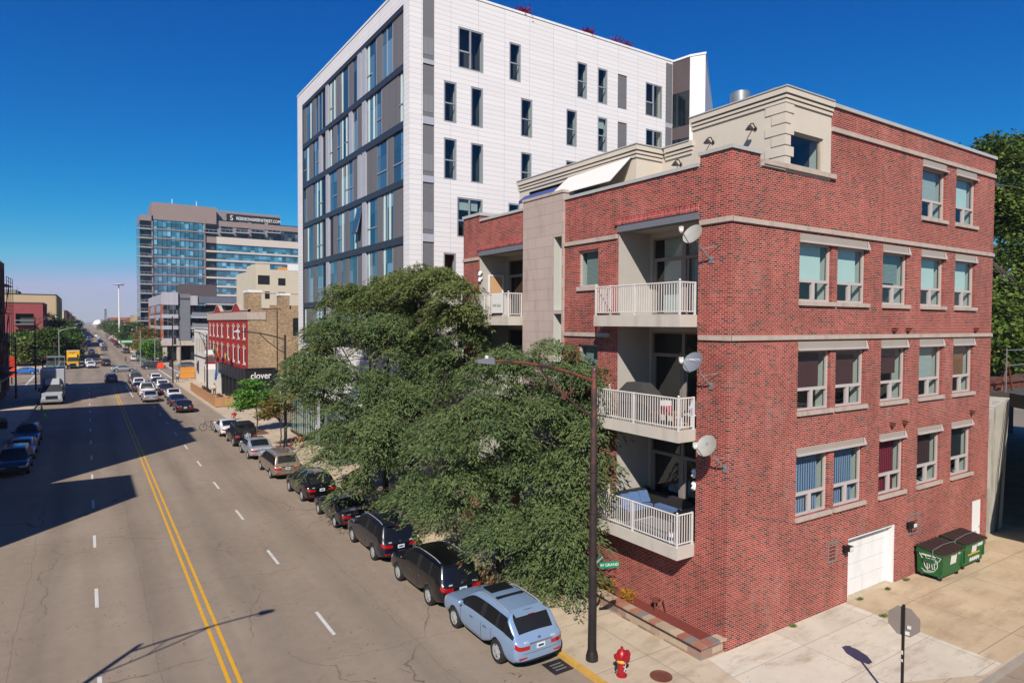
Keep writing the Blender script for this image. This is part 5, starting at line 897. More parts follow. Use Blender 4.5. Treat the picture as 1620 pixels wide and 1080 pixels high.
# ---------------------------------------------------------------- cars
from mathutils.bvhtree import BVHTree
CT = dict(
 suv=dict(L=4.78, W=1.89, H=1.69, hood=1.06, nose=.86, belt=1.02, wr=.36, yr=-1.37, yf=1.40, rb=-2.22, rt=-1.72, ft=.42, fb=1.12, pil=(-1.25, -.42), deck=None, rails=1),
 boxsuv=dict(L=4.72, W=1.86, H=1.75, hood=1.08, nose=.9, belt=1.06, wr=.36, yr=-1.35, yf=1.40, rb=-2.24, rt=-1.95, ft=.55, fb=1.12, pil=(-1.32, -.42), deck=None, rails=1),
 compsuv=dict(L=4.55, W=1.86, H=1.66, hood=1.02, nose=.84, belt=1.0, wr=.35, yr=-1.3, yf=1.37, rb=-2.12, rt=-1.5, ft=.42, fb=1.15, pil=(-1.2, -.4), deck=None, rails=0),
 sedan=dict(L=4.75, W=1.83, H=1.45, hood=.94, nose=.72, belt=.92, wr=.32, yr=-1.36, yf=1.40, rb=-1.72, rt=-.98, ft=.32, fb=1.05, pil=(-.95, -.32), deck=.98, rails=0),
 van=dict(L=4.95, W=1.88, H=1.74, hood=1.02, nose=.86, belt=.98, wr=.33, yr=-1.42, yf=1.5, rb=-2.3, rt=-2.08, ft=.62, fb=1.5, pil=(-1.4, -.35), deck=None, rails=1),
 pickup=dict(L=5.6, W=2.0, H=1.9, hood=1.25, nose=1.12, belt=1.2, wr=.41, yr=-1.7, yf=1.85, rb=-.98, rt=-.8, ft=.75, fb=1.25, pil=(.02, .02), deck=1.2, rails=0),
 jeep=dict(L=4.45, W=1.86, H=1.84, hood=1.16, nose=1.1, belt=1.14, wr=.41, yr=-1.35, yf=1.45, rb=-2.0, rt=-1.92, ft=.42, fb=.68, pil=(-1.0, -.3), deck=None, rails=0, hard=1))
def wheel_meshes(R):
    t = MB('rubber').lathe([(R*.64, -.1), (R*.93, -.11), (R, -.075), (R, .075), (R*.93, .11), (R*.64, .1)], n=22, ax='x', cap=False)
    r = MB('trim').lathe([(0.01, .05), (R*.66, .05)], n=16, ax='x', cap=False).m('alu').lathe([(R*.58, .085), (R*.68, .1), (R*.68, .03), (R*.6, .02)], n=22, ax='x', cap=False)
    for i in range(5):
        a = 2*pi*i/5+.3; c, s = cos(a), sin(a); w_ = R*.17
        p = lambda rr, t_, x: (x, rr*c-t_*s, rr*s+t_*c)
        r.faces([p(R*.08, -w_, .105), p(R*.08, w_, .105), p(R*.62, w_*.8, .085), p(R*.62, -w_*.8, .085), p(R*.08, -w_, .05), p(R*.08, w_, .05), p(R*.62, w_*.8, .05), p(R*.62, -w_*.8, .05)], [(0, 1, 2, 3), (0, 4, 5, 1), (1, 5, 6, 2), (2, 6, 7, 3), (3, 7, 4, 0)])
    r.lathe([(.01, .12), (R*.17, .11), (R*.18, .05)], n=12, ax='x', cap=False); return t, r
def make_car(kind):
    P = CT[kind]; h = P['L']/2; W = P['W']/2; A = P['wr']+.06; hard = P.get('hard')
    keys = [-h, -h+.1, P['rb'], P['rt'], P['ft'], P['fb'], h-.35, h-.1, h]
    if P['deck']: keys += [-h+.25]
    gp = []
    for p in P['pil']: gp += [p-.05, p+.05]
    keys += gp
    for y in (P['yr'], P['yf']):
        for d in (-A-.02, -A*.9, -A*.55, 0, A*.55, A*.9, A+.02):
            if all(abs(y+d-k_) > .07 for k_ in keys): keys.append(y+d)
    ys = sorted(set(round(k_, 3) for k_ in keys)); ys = [y for i, y in enumerate(ys) if i == 0 or y-ys[i-1] > .02]
    rear = P['deck'] if P['deck'] else P['belt']+.02
    def top(y):
        pts = [(-h, rear-.12), (-h+.1, rear), (P['rb'], rear+.03), (P['rt'], P['H']-.06), ((P['rt']+P['ft'])/2, P['H']), (P['ft'], P['H']-.03), (P['fb'], P['hood']), (h-.35, P['nose']+.1 if not hard else P['nose']), (h-.1, P['nose']), (h, P['nose']-.14)]
        for (a, za), (b_, zb_) in zip(pts, pts[1:]):
            if y <= b_+1e-6: return za+(zb_-za)*max(0, (y-a)/(b_-a))
        return pts[-1][1]
    V = []; st = []
    for y in ys:
        e = 1.0
        if y > h-.05: e = .80 if not hard else .93
        elif y > h-.2: e = .93
        elif y > h-.5: e = .98
        if y < -h+.05: e = .86 if not hard else .95
        elif y < -h+.2: e = .95
        w_ = W*e; zt = top(y); cab = P['rt']-.01 <= y <= P['ft']+.01
        zb = .24 if abs(y) < h-.12 else .34; zr = zb+.06; arch = 0
        for yc in (P['yr'], P['yf']):
            d = abs(y-yc)
            if d < A: arch = max(arch, P['wr']+sqrt(A*A-d*d)*.98)
        zlo = max(zr, arch); zm = max(.58, arch+.05 if arch else 0); belt = min(P['belt'], zt-.06) if not cab else P['belt']; zs = min(belt-.06, max(belt-.14, zm+.05)); zs = max(zs, zm+.03)
        if zs > belt-.02: belt = zs+.03
        x = [(0, zb), (w_*.7, max(zb, arch-.02)), (w_*(.97 if not arch else .985), zlo), (w_, zm), (w_*.985, zs), (w_*.95, belt)]
        if cab: x += [(W*(.74 if not hard else .86), zt-.1), (W*(.64 if not hard else .8), zt-.03), (0, zt)]
        else:
            t_ = max(belt+.012, zt-.04)
            x += [(w_*.88, t_), (w_*.78, max(t_+.01, zt-.015)), (0, max(t_+.02, zt+.02))]
        st.append(x); 
    R_ = 9; nS = len(ys); vs = []; idx = {}
    for i, (y, x) in enumerate(zip(ys, st)):
        for j, (xx, z) in enumerate(x):
            idx[i, j, 1] = len(vs); vs.append((xx, y, z))
            if 0 < j < 8: idx[i, j, -1] = len(vs); vs.append((-xx, y, z))
            else: idx[i, j, -1] = idx[i, j, 1]
    F = []; K = []
    def sideglass(a, c):
        if c <= P['rb']+.02 or a >= P['fb']-.02: return False
        for p in P['pil']:
            if a >= p-.055 and c <= p+.055: return False
        return True
    for i in range(nS-1):
        a, c = ys[i], ys[i+1]
        for s_ in (1, -1):
            for j in range(8):
                q = [idx[i, j, s_], idx[i+1, j, s_], idx[i+1, j+1, s_], idx[i, j+1, s_]]
                if s_ < 0: q.reverse()
                k = 0
                if j in (0, 1): k = 5
                if j == 5 and sideglass(a, c): k = 3 if s_ > 0 else 4
                elif j == 5 and kind != 'jeep' and P['rb'] < a and c < P['fb'] and any(a >= p-.056 and c <= p+.056 for p in P['pil']): k = 5
                if j == 5 and P['deck'] and c <= P['rt']+.01: k = 0
                if j == 7 and P['ft']-.01 <= a and c <= P['fb']+.01: k = 1
                if j == 7 and P['rb']-.01 <= a and c <= P['rt']+.01: k = 2
                if j == 4 and c <= -h+.12: k = 6
                if j == 4 and a >= h-.36: k = 7
                F.append(q); K.append(k)
    cols = [1, .6, -.6, -1]
    for i, flip in ((0, False), (nS-1, True)):
        g_ = {}
        for j in range(1, 8):
            xx, z = st[i][j]
            for c in cols:
                if abs(c) == 1: g_[j, c] = idx[i, j, 1 if c > 0 else -1]
                else: g_[j, c] = len(vs); vs.append((xx*c, ys[i]+(-.04 if not flip else .06), z))
        def add(q, k):
            F.append(list(reversed(q)) if flip else q); K.append(k)
        for j in range(1, 7):
            for c0, c1 in zip(cols, cols[1:]):
                k = 0; outer = abs(c0) == 1 or abs(c1) == 1
                if not flip:
                    if outer and j == 4: k = 6
                    if j == 1: k = 5
                else:
                    if outer and j == 4: k = 7
                    if not outer and j in (3, 4): k = 5
                    if j == 1: k = 5
                add([g_[j, c0], g_[j+1, c0], g_[j+1, c1], g_[j, c1]], k)
        add([idx[i, 8, 1], g_[7, -1], g_[7, -.6], g_[7, .6], g_[7, 1]], 0)
        add([idx[i, 0, 1], g_[1, 1], g_[1, .6], g_[1, -.6], g_[1, -1]], 5)
    me = bpy.data.meshes.new('tmp'); me.from_pydata(vs, [], F); me.polygons.foreach_set('material_index', K)
    for _ in range(8): me.materials.append(M['trim'])
    if 1:
        cr_ = me.attributes.new('crease_edge', 'FLOAT', 'EDGE'); cr_.data.foreach_set('value', [.55 if hard or kind == 'pickup' else .2]*len(me.edges))
    tmp = bpy.data.objects.new('tmp', me); COL.objects.link(tmp); md = tmp.modifiers.new('s', 'SUBSURF'); md.levels = 2; md.render_levels = 2
    bpy.context.view_layer.update(); ev = bpy.data.meshes.new_from_object(tmp.evaluated_get(bpy.context.evaluated_depsgraph_get())); bpy.data.objects.remove(tmp)
    co = [v.co.copy() for v in ev.vertices]; polys = [tuple(p.vertices) for p in ev.polygons]; mi = [p.material_index for p in ev.polygons]
    bvh = BVHTree.FromPolygons(co, polys)
    def sx(y, z, s_=1):
        r = bvh.ray_cast(Vector((3*s_, y, z)), Vector((-s_, 0, 0))); return r[0].x if r[0] else W*s_
    def sy(x, z, s_=-1):
        r = bvh.ray_cast(Vector((x, 4*s_, z)), Vector((0, -s_, 0))); return r[0].y if r[0] else h*s_
    def sz(x, y):
        r = bvh.ray_cast(Vector((x, y, 4)), Vector((0, 0, -1))); return r[0].z if r[0] else P['H']
    root = thing(kind, 'car', 'car'); root['kind_'] = kind; del root['kind_']
    def sub(k, name, mt, push=0):
        m_ = {}; v2 = []; f2 = []
        for p, q in zip(polys, mi):
            if q == k:
                for v in p:
                    if v not in m_: m_[v] = len(v2); v2.append(tuple(co[v]))
                f2.append([m_[v] for v in p])
        if not f2: return None
        b = MB(mt); b.faces(v2, f2); return b.build(name, root, True)
    body = sub(0, 'body', 'car_grey')
    for k, nm in ((1, 'windshield'), (2, 'rear_window'), (3, 'side_window'), (4, 'side_window')): sub(k, nm, 'gcar')
    sub(5, 'lower_trim', 'trim')
    for k, nm, mt in ((6, 'tail_light', 'tail'), (7, 'headlight', 'head')):
        for s_ in (1, -1):
            m_ = {}; v2 = []; f2 = []
            for p, q in zip(polys, mi):
                if q == k and sum(co[v].x for v in p)*s_ > 0:
                    for v in p:
                        if v not in m_: m_[v] = len(v2); v2.append(tuple(co[v]))
                    f2.append([m_[v] for v in p])
            if f2: MB(mt).faces(v2, f2).build(nm, root, True)
    # seams, handles
    b = MB('black')
    ds = [P['pil'][-1], min(P['fb']-.1, P['yf']-A-.06)]+([P['yr']+A*.3+.2] if kind != 'pickup' else [-.95])
    for s_ in (1, -1):
        for y in ds:
            pts = [(sx(y, z, s_)+.001*s_, y, z) for z in [.36+.1*i for i in range(int((P['belt']-.38)/.1)+1)]]
            if y == ds[-1] and kind != 'pickup': pts = [(sx(P['yr']+A+.03, .36, s_), P['yr']+A+.03, .36)]+[p for p in pts if p[2] > P['wr']+A*.7]
            b.path(pts, .006, 4)
        pts = [(sx(y, .40, s_), y, .40) for y in [ds[-1]+.3+i*.2 for i in range(8)] if y < ds[1]]
        if len(pts) > 1: b.path(pts, .005, 4)
    if not P['deck']: b.path([(x, sy(x, .62)-.0, .62) for x in (-.6, -.3, 0, .3, .6)], .006, 4)
    else: b.path([(x, sy(x, .72)-.0, .72) for x in (-.6, -.3, 0, .3, .6)], .006, 4)
    b.build('door_seams', root)
    for s_ in (1, -1):
        for y in (P['pil'][-1]-.22, P['pil'][-1]+.62 if kind != 'pickup' else .6):
            x = sx(y, P['belt']-.16, s_); MB('chrome' if kind != 'jeep' else 'black').box(x-.005*s_, x+.025*s_, y-.09, y+.09, P['belt']-.175, P['belt']-.145).build('door_handle', root)
        x = sx(P['fb']-.25, P['belt']+.02, s_); MB('car_grey' if 0 else 'trim').ball((x+.1*s_, P['fb']-.3, P['belt']+.09), (.11, .05, .08), 10, 8).box(min(x, x+.06*s_), max(x, x+.06*s_), P['fb']-.33, P['fb']-.27, P['belt']+.0, P['belt']+.05).build('side_mirror', root, True)
    zp = .78 if not P['deck'] else .66
    if kind == 'pickup': zp = .55
    y = sy(0, zp); MB('plate').box(-.15, .15, y-.02, y+.005, zp-.075, zp+.075).m('car_navy').box(-.1, .1, y-.023, y-.02, zp-.03, zp+.03).build('number_plate', root)
    if not hard: MB('chrome').box(-.42, .42, y-.015, y+.01, zp+.11, zp+.135).ball((0, sy(0, zp+.2)+.0, zp+.2), (.06, .02, .045), 12, 6).build('rear_badge', root)
    if kind in ('suv', 'compsuv', 'boxsuv', 'sedan', 'van'):
        for s_ in (1, -1):
            xr = W*.66*s_; yr_ = sy(xr, .5); MB('tail').box(xr-.14, xr+.14, yr_-.012, yr_+.02, .47, .52).build('reflector', root)
            xc_ = W*.52*s_; zl = P['belt']-.09 if not P['deck'] else P['belt']-.07; yl_ = sy(xc_, zl); MB('head').box(xc_-.07, xc_+.07, yl_-.012, yl_+.03, zl-.035, zl+.03).build('reverse_light', root)
    if not P['deck'] and kind != 'pickup':
        zt_ = P['H']-.12; b = MB('car_grey'); ye = sy(0, zt_-.02); b.faces([(-W*.6, ye-.1, zt_-.02), (W*.6, ye-.1, zt_-.02), (W*.62, P['rt']+.12, P['H']-.045), (-W*.62, P['rt']+.12, P['H']-.045), (-W*.6, ye-.1, zt_-.055), (W*.6, ye-.1, zt_-.055)], [(0, 1, 2, 3), (4, 5, 1, 0)]); b.build('side_mirror_spoiler' if 0 else 'spoiler', root)
        MB('tail').box(-.12, .12, ye-.105, ye-.09, zt_-.05, zt_-.028).build('brake_light', root)
    yf = sy(0, .5, 1); MB('black').box(-.5, .5, yf-.03, yf+.012, .45, .62).build('grille', root)
    if P['rails']:
        for s_ in (1, -1):
            pts = [(W*.66*s_, yy, sz(W*.66*s_, yy)+(.045 if 0 < i < 6 else .0)) for i, yy in enumerate([P['rt']+.15+(P['ft']-P['rt']-.3)*k/6 for k in range(7)])]; MB('alu').path(pts, .016, 6).build('roof_rail', root)
    # exhaust shadow gap below, wheels
    t_, r_ = wheel_meshes(P['wr']); first = None
    for s_ in (1, -1):
        for yy in (P['yr'], P['yf']):
            o = t_.build('wheel', root, True) if first is None else bpy.data.objects.new('wheel', first[0].data)
            if first is None: rr_ = r_.build('rim', o, True); first = (o, rr_)
            else: COL.objects.link(o); o.parent = root; q = bpy.data.objects.new('rim', first[1].data); COL.objects.link(q); q.parent = o
            o.location = ((W-.115)*s_, yy, P['wr']); o.rotation_euler = (rg.uniform(0, 1)*0, 0, 0 if s_ > 0 else pi)
    if kind == 'jeep':
        o = t_.build('spare_wheel', root, True); q = r_.build('rim', o, True); o.rotation_euler = (0, 0, -pi/2); o.location = (.05, -h-.1, .98)
        MB('black').box(-.76, .76, -1.9, .42, P['H']-.03, P['H']+.02).build('hard_top', root); MB('trim').box(-.75, .75, -h-.12, -h+.02, .42, .6).build('rear_bumper', root)
        for s_ in (1, -1): MB('trim').box(s_*.8, s_*1.0, P['yf']-.5, P['yf']+.5, .88, .94).box(s_*.8, s_*.98, P['yr']-.5, P['yr']+.5, .88, .94).build('fender_flare', root)
    if kind == 'pickup': MB('black').box(-.8, .8, -h+.2, -1.15, 1.19, 1.222).build('bed_cover', root); 
    if kind == 'suv':
        MB('gcar').box(-.42, .42, -.25, .3, P['H']-.02, P['H']+.006).build('sunroof', root); MB('black').box(-.5, .5, -.75, -.62, P['H']-.03, P['H']+.004).build('roof_seam', root)
    return root
PROTO = {}
def car(kind, color, label, x, y, rz=0, name=None, group=None, cat='car', z=0):
    if kind not in PROTO: PROTO[kind] = make_car(kind); o = PROTO[kind]; 
    else: o = copy_tree(PROTO[kind])
    place(o, (x, y, z), rz); o.name = name or 'parked_car'
    tag(o, label, cat, group)
    for ch in o.children:
        if ch.name.startswith('body'):
            ch.material_slots[0].link = 'OBJECT'; ch.material_slots[0].material = M['car_'+color]
        elif ch.name.startswith(('side_mirror', 'spoiler')):
            ch.material_slots[0].link = 'OBJECT'; ch.material_slots[0].material = M['car_'+color]
    return o
def nth(x, y, p): return (x, y, p)
GP = 'cars parked along the right kerb'
def rearw(kind, yw): return yw-CT[kind]['yr']       # centre from rear wheel position
car('suv', 'blue', 'light blue crossover parked nearest the camera by the hydrant', 11.42, rearw('suv', 16.86), 0, group=GP)
car('boxsuv', 'black', 'black SUV parked directly ahead of the light blue crossover', 11.42, rearw('boxsuv', 21.75), .008, group=GP)
car('boxsuv', 'navyblack', 'dark navy SUV parked half under the big locust tree', 11.40, rearw('boxsuv', 27.22), -.01, group=GP)
car('sedan', 'charcoal', 'charcoal sedan parked at the left edge of the locust crown', 11.38, rearw('sedan', 32.6), .005, group=GP)
car('compsuv', 'black', 'glossy black compact crossover parked behind the tan minivan', 11.32, rearw('compsuv', 38.5), .02, group=GP)
car('van', 'tan', 'tan minivan with roof rack parked near the dark lamp post', 11.12, rearw('van', 45.3), 0, group=GP)
car('sedan', 'silver', 'silver sedan parked between the minivan and the black off-roader', 11.1, rearw('sedan', 52.6), 0, group=GP)
car('jeep', 'black', 'boxy black off-roader with spare wheel on its back', 11.12, rearw('jeep', 58.6), 0, group=GP)
car('sedan', 'white', 'white sedan parked at the front of the kerb row by the bicycle', 10.95, rearw('sedan', 64.3), 0, group=GP)
GK = 'cars waiting before the crossing'
rk = [('sedan', 'black', 'black sedan with red lamps waiting last in the kerb lane', 9.35, 84.9), ('sedan', 'navy', 'navy sedan waiting just ahead of the last black sedan', 9.35, 91.6), ('sedan', 'white', 'white sedan waiting beside the white pickup', 9.75, 99.5),
      ('compsuv', 'navy', 'dark blue crossover waiting beyond the white sedan in the kerb lane', 9.5, 106.5), ('suv', 'white', 'white SUV waiting beyond the dark blue crossover', 9.6, 113.6), ('sedan', 'navyblack', 'dark sedan waiting beyond the white SUV', 9.6, 120.4), ('compsuv', 'white', 'white crossover at the head of the kerb lane queue', 9.8, 127.8),
      ('sedan', 'silver', 'silver sedan waiting last in the middle lane', 6.85, 97.9), ('pickup', 'white', 'white pickup truck waiting ahead of the silver sedan', 7.0, 105.6), ('sedan', 'darkgrey', 'dark grey sedan hidden beyond the white pickup', 6.5, 112.6), ('compsuv', 'white', 'white crossover waiting behind the brown pickup', 6.8, 119.4), ('pickup', 'brown', 'brown pickup at the head of the middle lane queue', 6.8, 127.6)]
for k, c, l, x, y in rk: car(k, c, l, x, y, 0, name='queueing_car', group=GK)
car('compsuv', 'grey', 'grey crossover driving alone into the crossing', 3.4, 131.5, .03, name='moving_car')
car('sedan', 'white', 'white sedan facing the camera, first at the far stop line', .7, 174.5, pi, name='oncoming_car'); car('sedan', 'white', 'second white sedan facing the camera behind the first', .35, 187, pi, name='oncoming_car'); car('boxsuv', 'navyblack', 'dark SUV driving away beyond the crossing beside two white sedans', 3.7, 180, 0, name='moving_car'); car('compsuv', 'grey', 'grey car facing the camera far beyond the white sedans', 1.2, 246, pi, name='oncoming_car')
car('sedan', 'silver', 'silver sedan crossing from the right in the intersection', 6.3, 158, -pi/2+.1, name='crossing_car'); car('boxsuv', 'darkgrey', 'dark grey SUV crossing behind the silver sedan', 12.2, 163.5, -pi/2, name='crossing_car'); car('compsuv', 'grey', 'grey crossover following across the right of the intersection', 19, 160, -pi/2, name='crossing_car')
GF = 'cars parked beyond the crossing'
car('sedan', 'white', 'white sedan parked by the far right bus shelter', 10.5, 200, 0, group=GF); car('boxsuv', 'black', 'black SUV parked under the far right street tree', 10.8, 247, 0, group=GF); car('compsuv', 'silver', 'silver crossover parked beyond the black SUV', 10.6, 257, 0, group=GF); car('sedan', 'darkgrey', 'dark grey sedan parked farthest of the right kerb group', 10.6, 300, 0, group=GF)
car('boxsuv', 'navyblack', 'dark SUV parked nearest on the shaded left kerb', -4.3, 57, pi, group='cars parked on the left kerb'); car('sedan', 'silver', 'silver sedan parked in the middle of the shaded left kerb', -4.3, 62.8, pi, group='cars parked on the left kerb'); car('suv', 'navy', 'navy SUV parked farthest on the shaded left kerb', -4.35, 69.3, pi, group='cars parked on the left kerb')
p = at(38, 592, 'z', 0); car('sedan', 'skyblue', 'bright blue car crossing behind the dark brick building', p.x, p.y, pi/2, name='crossing_car')
for i, (px, py, k, c, l) in enumerate(((25, 575, 'sedan', 'white', 'white sedan in the lot beyond the blue car'), (37, 569, 'compsuv', 'white', 'white crossover in the lot behind the white sedan'), (66, 571, 'sedan', 'white', 'white car partly behind the left bus shelter'))): p = at(px, py, 'z', 0); car(k, c, l, p.x, p.y, pi/2, group='cars in the far left lot')
rg = random.Random(9); k = 0; ords = 'first second third fourth fifth sixth seventh eighth ninth tenth eleventh twelfth thirteenth fourteenth fifteenth sixteenth seventeenth eighteenth nineteenth twentieth'.split()
for lane, xx, rz, nm in (('left parked', -4.3, pi, 'parked_car'), ('inner oncoming', .9, pi, 'oncoming_car'), ('outer oncoming lane', -1.8, pi, 'oncoming_car'), ('driving lane', 5.4, 0, 'moving_car'), ('right parked', 10.9, 0, 'parked_car')):
    y = 275 if 'oncoming' not in lane else 330
    if lane == 'right parked': y = 320
    for i in range(13):
        c = rg.choice(('white', 'silver', 'black', 'grey', 'darkgrey', 'navy', 'white', 'red', 'silver')); kd = rg.choice(('sedan', 'compsuv', 'boxsuv', 'suv'))
        car(kd, c, '%s far avenue car, %s in the %s row from the crossing' % (dict(darkgrey='dark grey').get(c, c), ords[i], lane), xx+rg.uniform(-.3, .3), y, rz, name=nm, group='far cars on the avenue'); y += rg.uniform(7, 16)*(1 if 'parked' in lane else 1.8)*(1+i*.08)
# ---------------------------------------------------------------- trucks
def truck(name, label, x, y, boxc, cabc, W=2.4, H=3.6, L=7.5, txt=None, rz=pi):
    t = thing(name, label, 'truck'); w_ = W/2
    b = MB(boxc); b.box(-w_, w_, -L/2, L/2-2.4, .9, H); b.m('roofdark').box(-w_*.95, w_*.95, -L/2+.1, L/2-2.5, .6, .9); b.build('cargo_box', t)
    b = MB(cabc); yc = L/2; b.faces([(-w_*.9, yc-2.3, .5), (w_*.9, yc-2.3, .5), (w_*.9, yc, .5), (-w_*.9, yc, .5), (-w_*.9, yc-2.3, 1.5), (w_*.9, yc-2.3, 1.5), (w_*.8, yc, 1.25), (-w_*.8, yc, 1.25), (-w_*.9, yc-1.15, 1.55), (w_*.9, yc-1.15, 1.55)], [(0, 1, 2, 3), (3, 2, 6, 7), (2, 1, 5, 9, 6), (1, 0, 4, 5), (0, 3, 7, 8, 4), (7, 6, 9, 8)])
    b.faces([(-w_*.9, yc-2.3, 1.5), (w_*.9, yc-2.3, 1.5), (w_*.9, yc-1.1, 1.55), (-w_*.9, yc-1.1, 1.55), (-w_*.82, yc-2.3, 2.4), (w_*.82, yc-2.3, 2.4), (w_*.8, yc-1.65, 2.36), (-w_*.8, yc-1.65, 2.36)], [(4, 5, 6, 7), (0, 1, 5, 4)])
    b.box(-w_*.85, -w_*.78, yc-2.3, yc-1.6, 1.5, 2.36).box(w_*.78, w_*.85, yc-2.3, yc-1.6, 1.5, 2.36); b.extr([(-w_*.75, yc-2.35, 2.4), (w_*.75, yc-2.35, 2.4), (w_*.6, yc-1.7, 2.42), (-w_*.6, yc-1.7, 2.42)], (0, -.25, .75)); b.build('cab', t)
    MB('gcar').poly([(-w_*.86, yc-1.12, 1.58), (w_*.86, yc-1.12, 1.58), (w_*.78, yc-1.63, 2.32), (-w_*.78, yc-1.63, 2.32)]).build('windshield', t)
    for s_ in (1, -1):
        MB('gcar').poly([(s_*w_*.905, yc-2.2, 1.6), (s_*w_*.905, yc-1.3, 1.6), (s_*w_*.86, yc-1.7, 2.3), (s_*w_*.86, yc-2.2, 2.3)]).build('side_window', t); MB('head').box(s_*w_*.5, s_*w_*.8, yc, yc+.03, .85, 1.05).build('headlight', t); MB('black').box(s_*w_*.95, s_*w_*1.15, yc-1.3, yc-1.2, 1.6, 2.1).build('side_mirror', t)
        for yy in (yc-.75, -L/2+1.4): o = MB('rubber').lathe([(.28, -.13), (.43, -.14), (.46, -.1), (.46, .1), (.43, .14), (.28, .13)], (s_*(w_-.2), yy, .46), 18, 'x').m('alu').lathe([(.02, s_*.1), (.27, s_*.12)], (s_*(w_-.2), yy, .46), 14, 'x').build('wheel', t, True)
    MB('black').box(-w_*.5, w_*.5, yc, yc+.04, .75, 1.15).build('grille', t); MB('galv').box(-w_*.9, w_*.9, yc+.0, yc+.18, .4, .65).build('bumper', t)
    if txt: text(t, txt, (0, L/2-2.38, H-.6), .75, 'black', (pi/2, 0, pi), sx=1.2)
    MB('white').box(-w_-.01, w_+.01, L/2-2.42, L/2-2.36, H-.06, H+.04).build('roof_edge', t)
    place(t, (x, y, 0), rz); return t
M['truckbox'] = mat('dusty_white_truck', '9ea2a8', .5, .06)
truck('box_truck', 'grey white box truck parked facing the camera in the left shade', -3.75, 103.3, 'truckbox', 'truckbox', 2.5, 4.3, 8.2); truck('yellow_truck', 'yellow and white box truck facing the camera beyond the crossing', -2.6, 176.5, 'car_yellowtruck', 'car_yellowtruck', 2.4, 3.9, 7, 'NC')
# ---------------------------------------------------------------- street lamps, signals, signs
def lamp(label, x, y, h, hx, hz, matn='blackmetal', headm='steel', r=.11, brace=True, name='street_lamp', extra=None):
    t = thing(name, label, 'street lamp', (x, y, .13)); n_ = 12
    MB(matn).tube((x, y, .1), (x, y, 1.1), r*1.25, r*1.12, n_).tube((x, y, 1.1), (x, y, h), r*1.12, r*.78, n_).ball((x, y, h+.02), (r*.8, r*.8, r), 10, 6).lathe([(r*1.7, 0), (r*1.7, .12), (r*1.3, .3)], (x, y, .13), 12).lathe([(r*1.22, 0), (r*1.22, .06)], (x, y, h*.66), 12).lathe([(r*1.25, 0), (r*1.25, .08)], (x, y, h*.52), 12).build('pole', t, True)
    s_ = 1 if hx > x else -1; D = abs(hx-x); zt = h-.32
    pts = [(x, y, zt)]+[(x+s_*D*u, y, zt+(hz-zt)*(1-(1-u)**2.1)) for u in (.15, .3, .45, .6, .75, .88)]
    b = MB(matn).path(pts, [.05, .05, .048, .045, .042, .04, .04], 8)
    if brace: e = pts[4]; b.path([(x, y, h-1.45), (x+s_*D*.12, y, h-1.15), (x+s_*D*.35, y, h-.45), (x+s_*D*.52, y, e[2]-.03)], .035, 8).tube((x+s_*D*.22, y, h-.85), (x+s_*D*.22, y, zt+(hz-zt)*.4), .02)
    b.build('arm', t, True)
    hb = MB(headm); x0 = hx-s_*.0; x1 = pts[-1][0]; q = sorted((hx-s_*-.0, x1)); 
    hb.faces([(hx, y-.1, hz-.05), (hx, y+.1, hz-.05), (x1, y+.14, hz-.1), (x1, y-.14, hz-.1), (hx, y-.07, hz+.03), (hx, y+.07, hz+.03), (x1, y+.1, hz+.09), (x1, y-.1, hz+.09)], [(0, 1, 2, 3), (4, 5, 6, 7), (0, 1, 5, 4), (1, 2, 6, 5), (2, 3, 7, 6), (3, 0, 4, 7)]); hb.m('sticker').tube((x1+(hx-x1)*.35, y, hz+.05), (x1+(hx-x1)*.35, y, hz+.14), .05)
    hb.build('lamp_head', t); return t
pt_ = at(938, 587, 'y', 15.22)
t = lamp('rusty brown street lamp on the near corner carrying green street signs', 12.95, 15.22, pt_.z, at(754, 571, 'y', 15.22).x, at(754, 571, 'y', 15.22).z, 'lamppost', 'steel', .115)
sgn = thing('street_sign', 'green W GRAND street sign on the rusty lamp post', 'street sign', (13.06, 15.1, 3.1)); 
MB('signgreen').box(13.08, 13.72, 15.03, 15.05, 3.0, 3.2+.0).build('sign_plate', sgn); text(sgn, 'W GRAND', (13.4, 15.028, 3.1), .125, 'white', RS, ext=.001)
place(sgn, sgn.location, -.35)
sg2 = thing('street_sign', 'green UNION AV street sign crossing behind the other sign', 'street sign', (13.06, 15.22, 3.1)); MB('signgreen').box(13.08, 13.7, 15.22, 15.24, 3.02, 3.2).build('sign_plate', sg2); text(sg2, 'UNION AV', (13.4, 15.218, 3.1), .115, 'white', RS, ext=.001, bold=.003); place(sg2, sg2.location, .5)
lamp('street lamp on the near left kerb, only its shadow reaches the road', -6.2, 15.4, 9.1, -2.2, 9.5, 'blackmetal')
p1 = at(369, 524, 'y', 55.4); lamp('dark street lamp post between the two young street trees', 13.75, 55.4, at(453, 531, 'y', 55.4).z, p1.x, p1.z, 'blackmetal', 'lightmetal')
p1 = at(303, 524, 'y', 95.6); lamp('dark street lamp post inside the wooden cafe fence', 13.5, 95.6, at(327.4, 530, 'y', 95.6).z, p1.x, p1.z, 'blackmetal')
p0 = at(30, 533, 'y', 112); lamp('dark street lamp by the left edge brick building', -8.0, 109, p0.z, -13, p0.z+.5, 'blackmetal'); 
p0 = at(55, 502, 'y', 121); p1 = at(91, 502, 'y', 121); lamp('tall dark lamp post at the left near corner of the crossing', p0.x, 121, p0.z, p1.x, p1.z+.1, 'blackmetal', 'lightmetal')
p0 = at(93, 522, 'y', 180); p1 = at(121, 518, 'y', 180); lamp('pale street lamp on the far left corner of the crossing', p0.x, 180, p0.z, p1.x, p1.z, 'galv', 'lightmetal', brace=False)
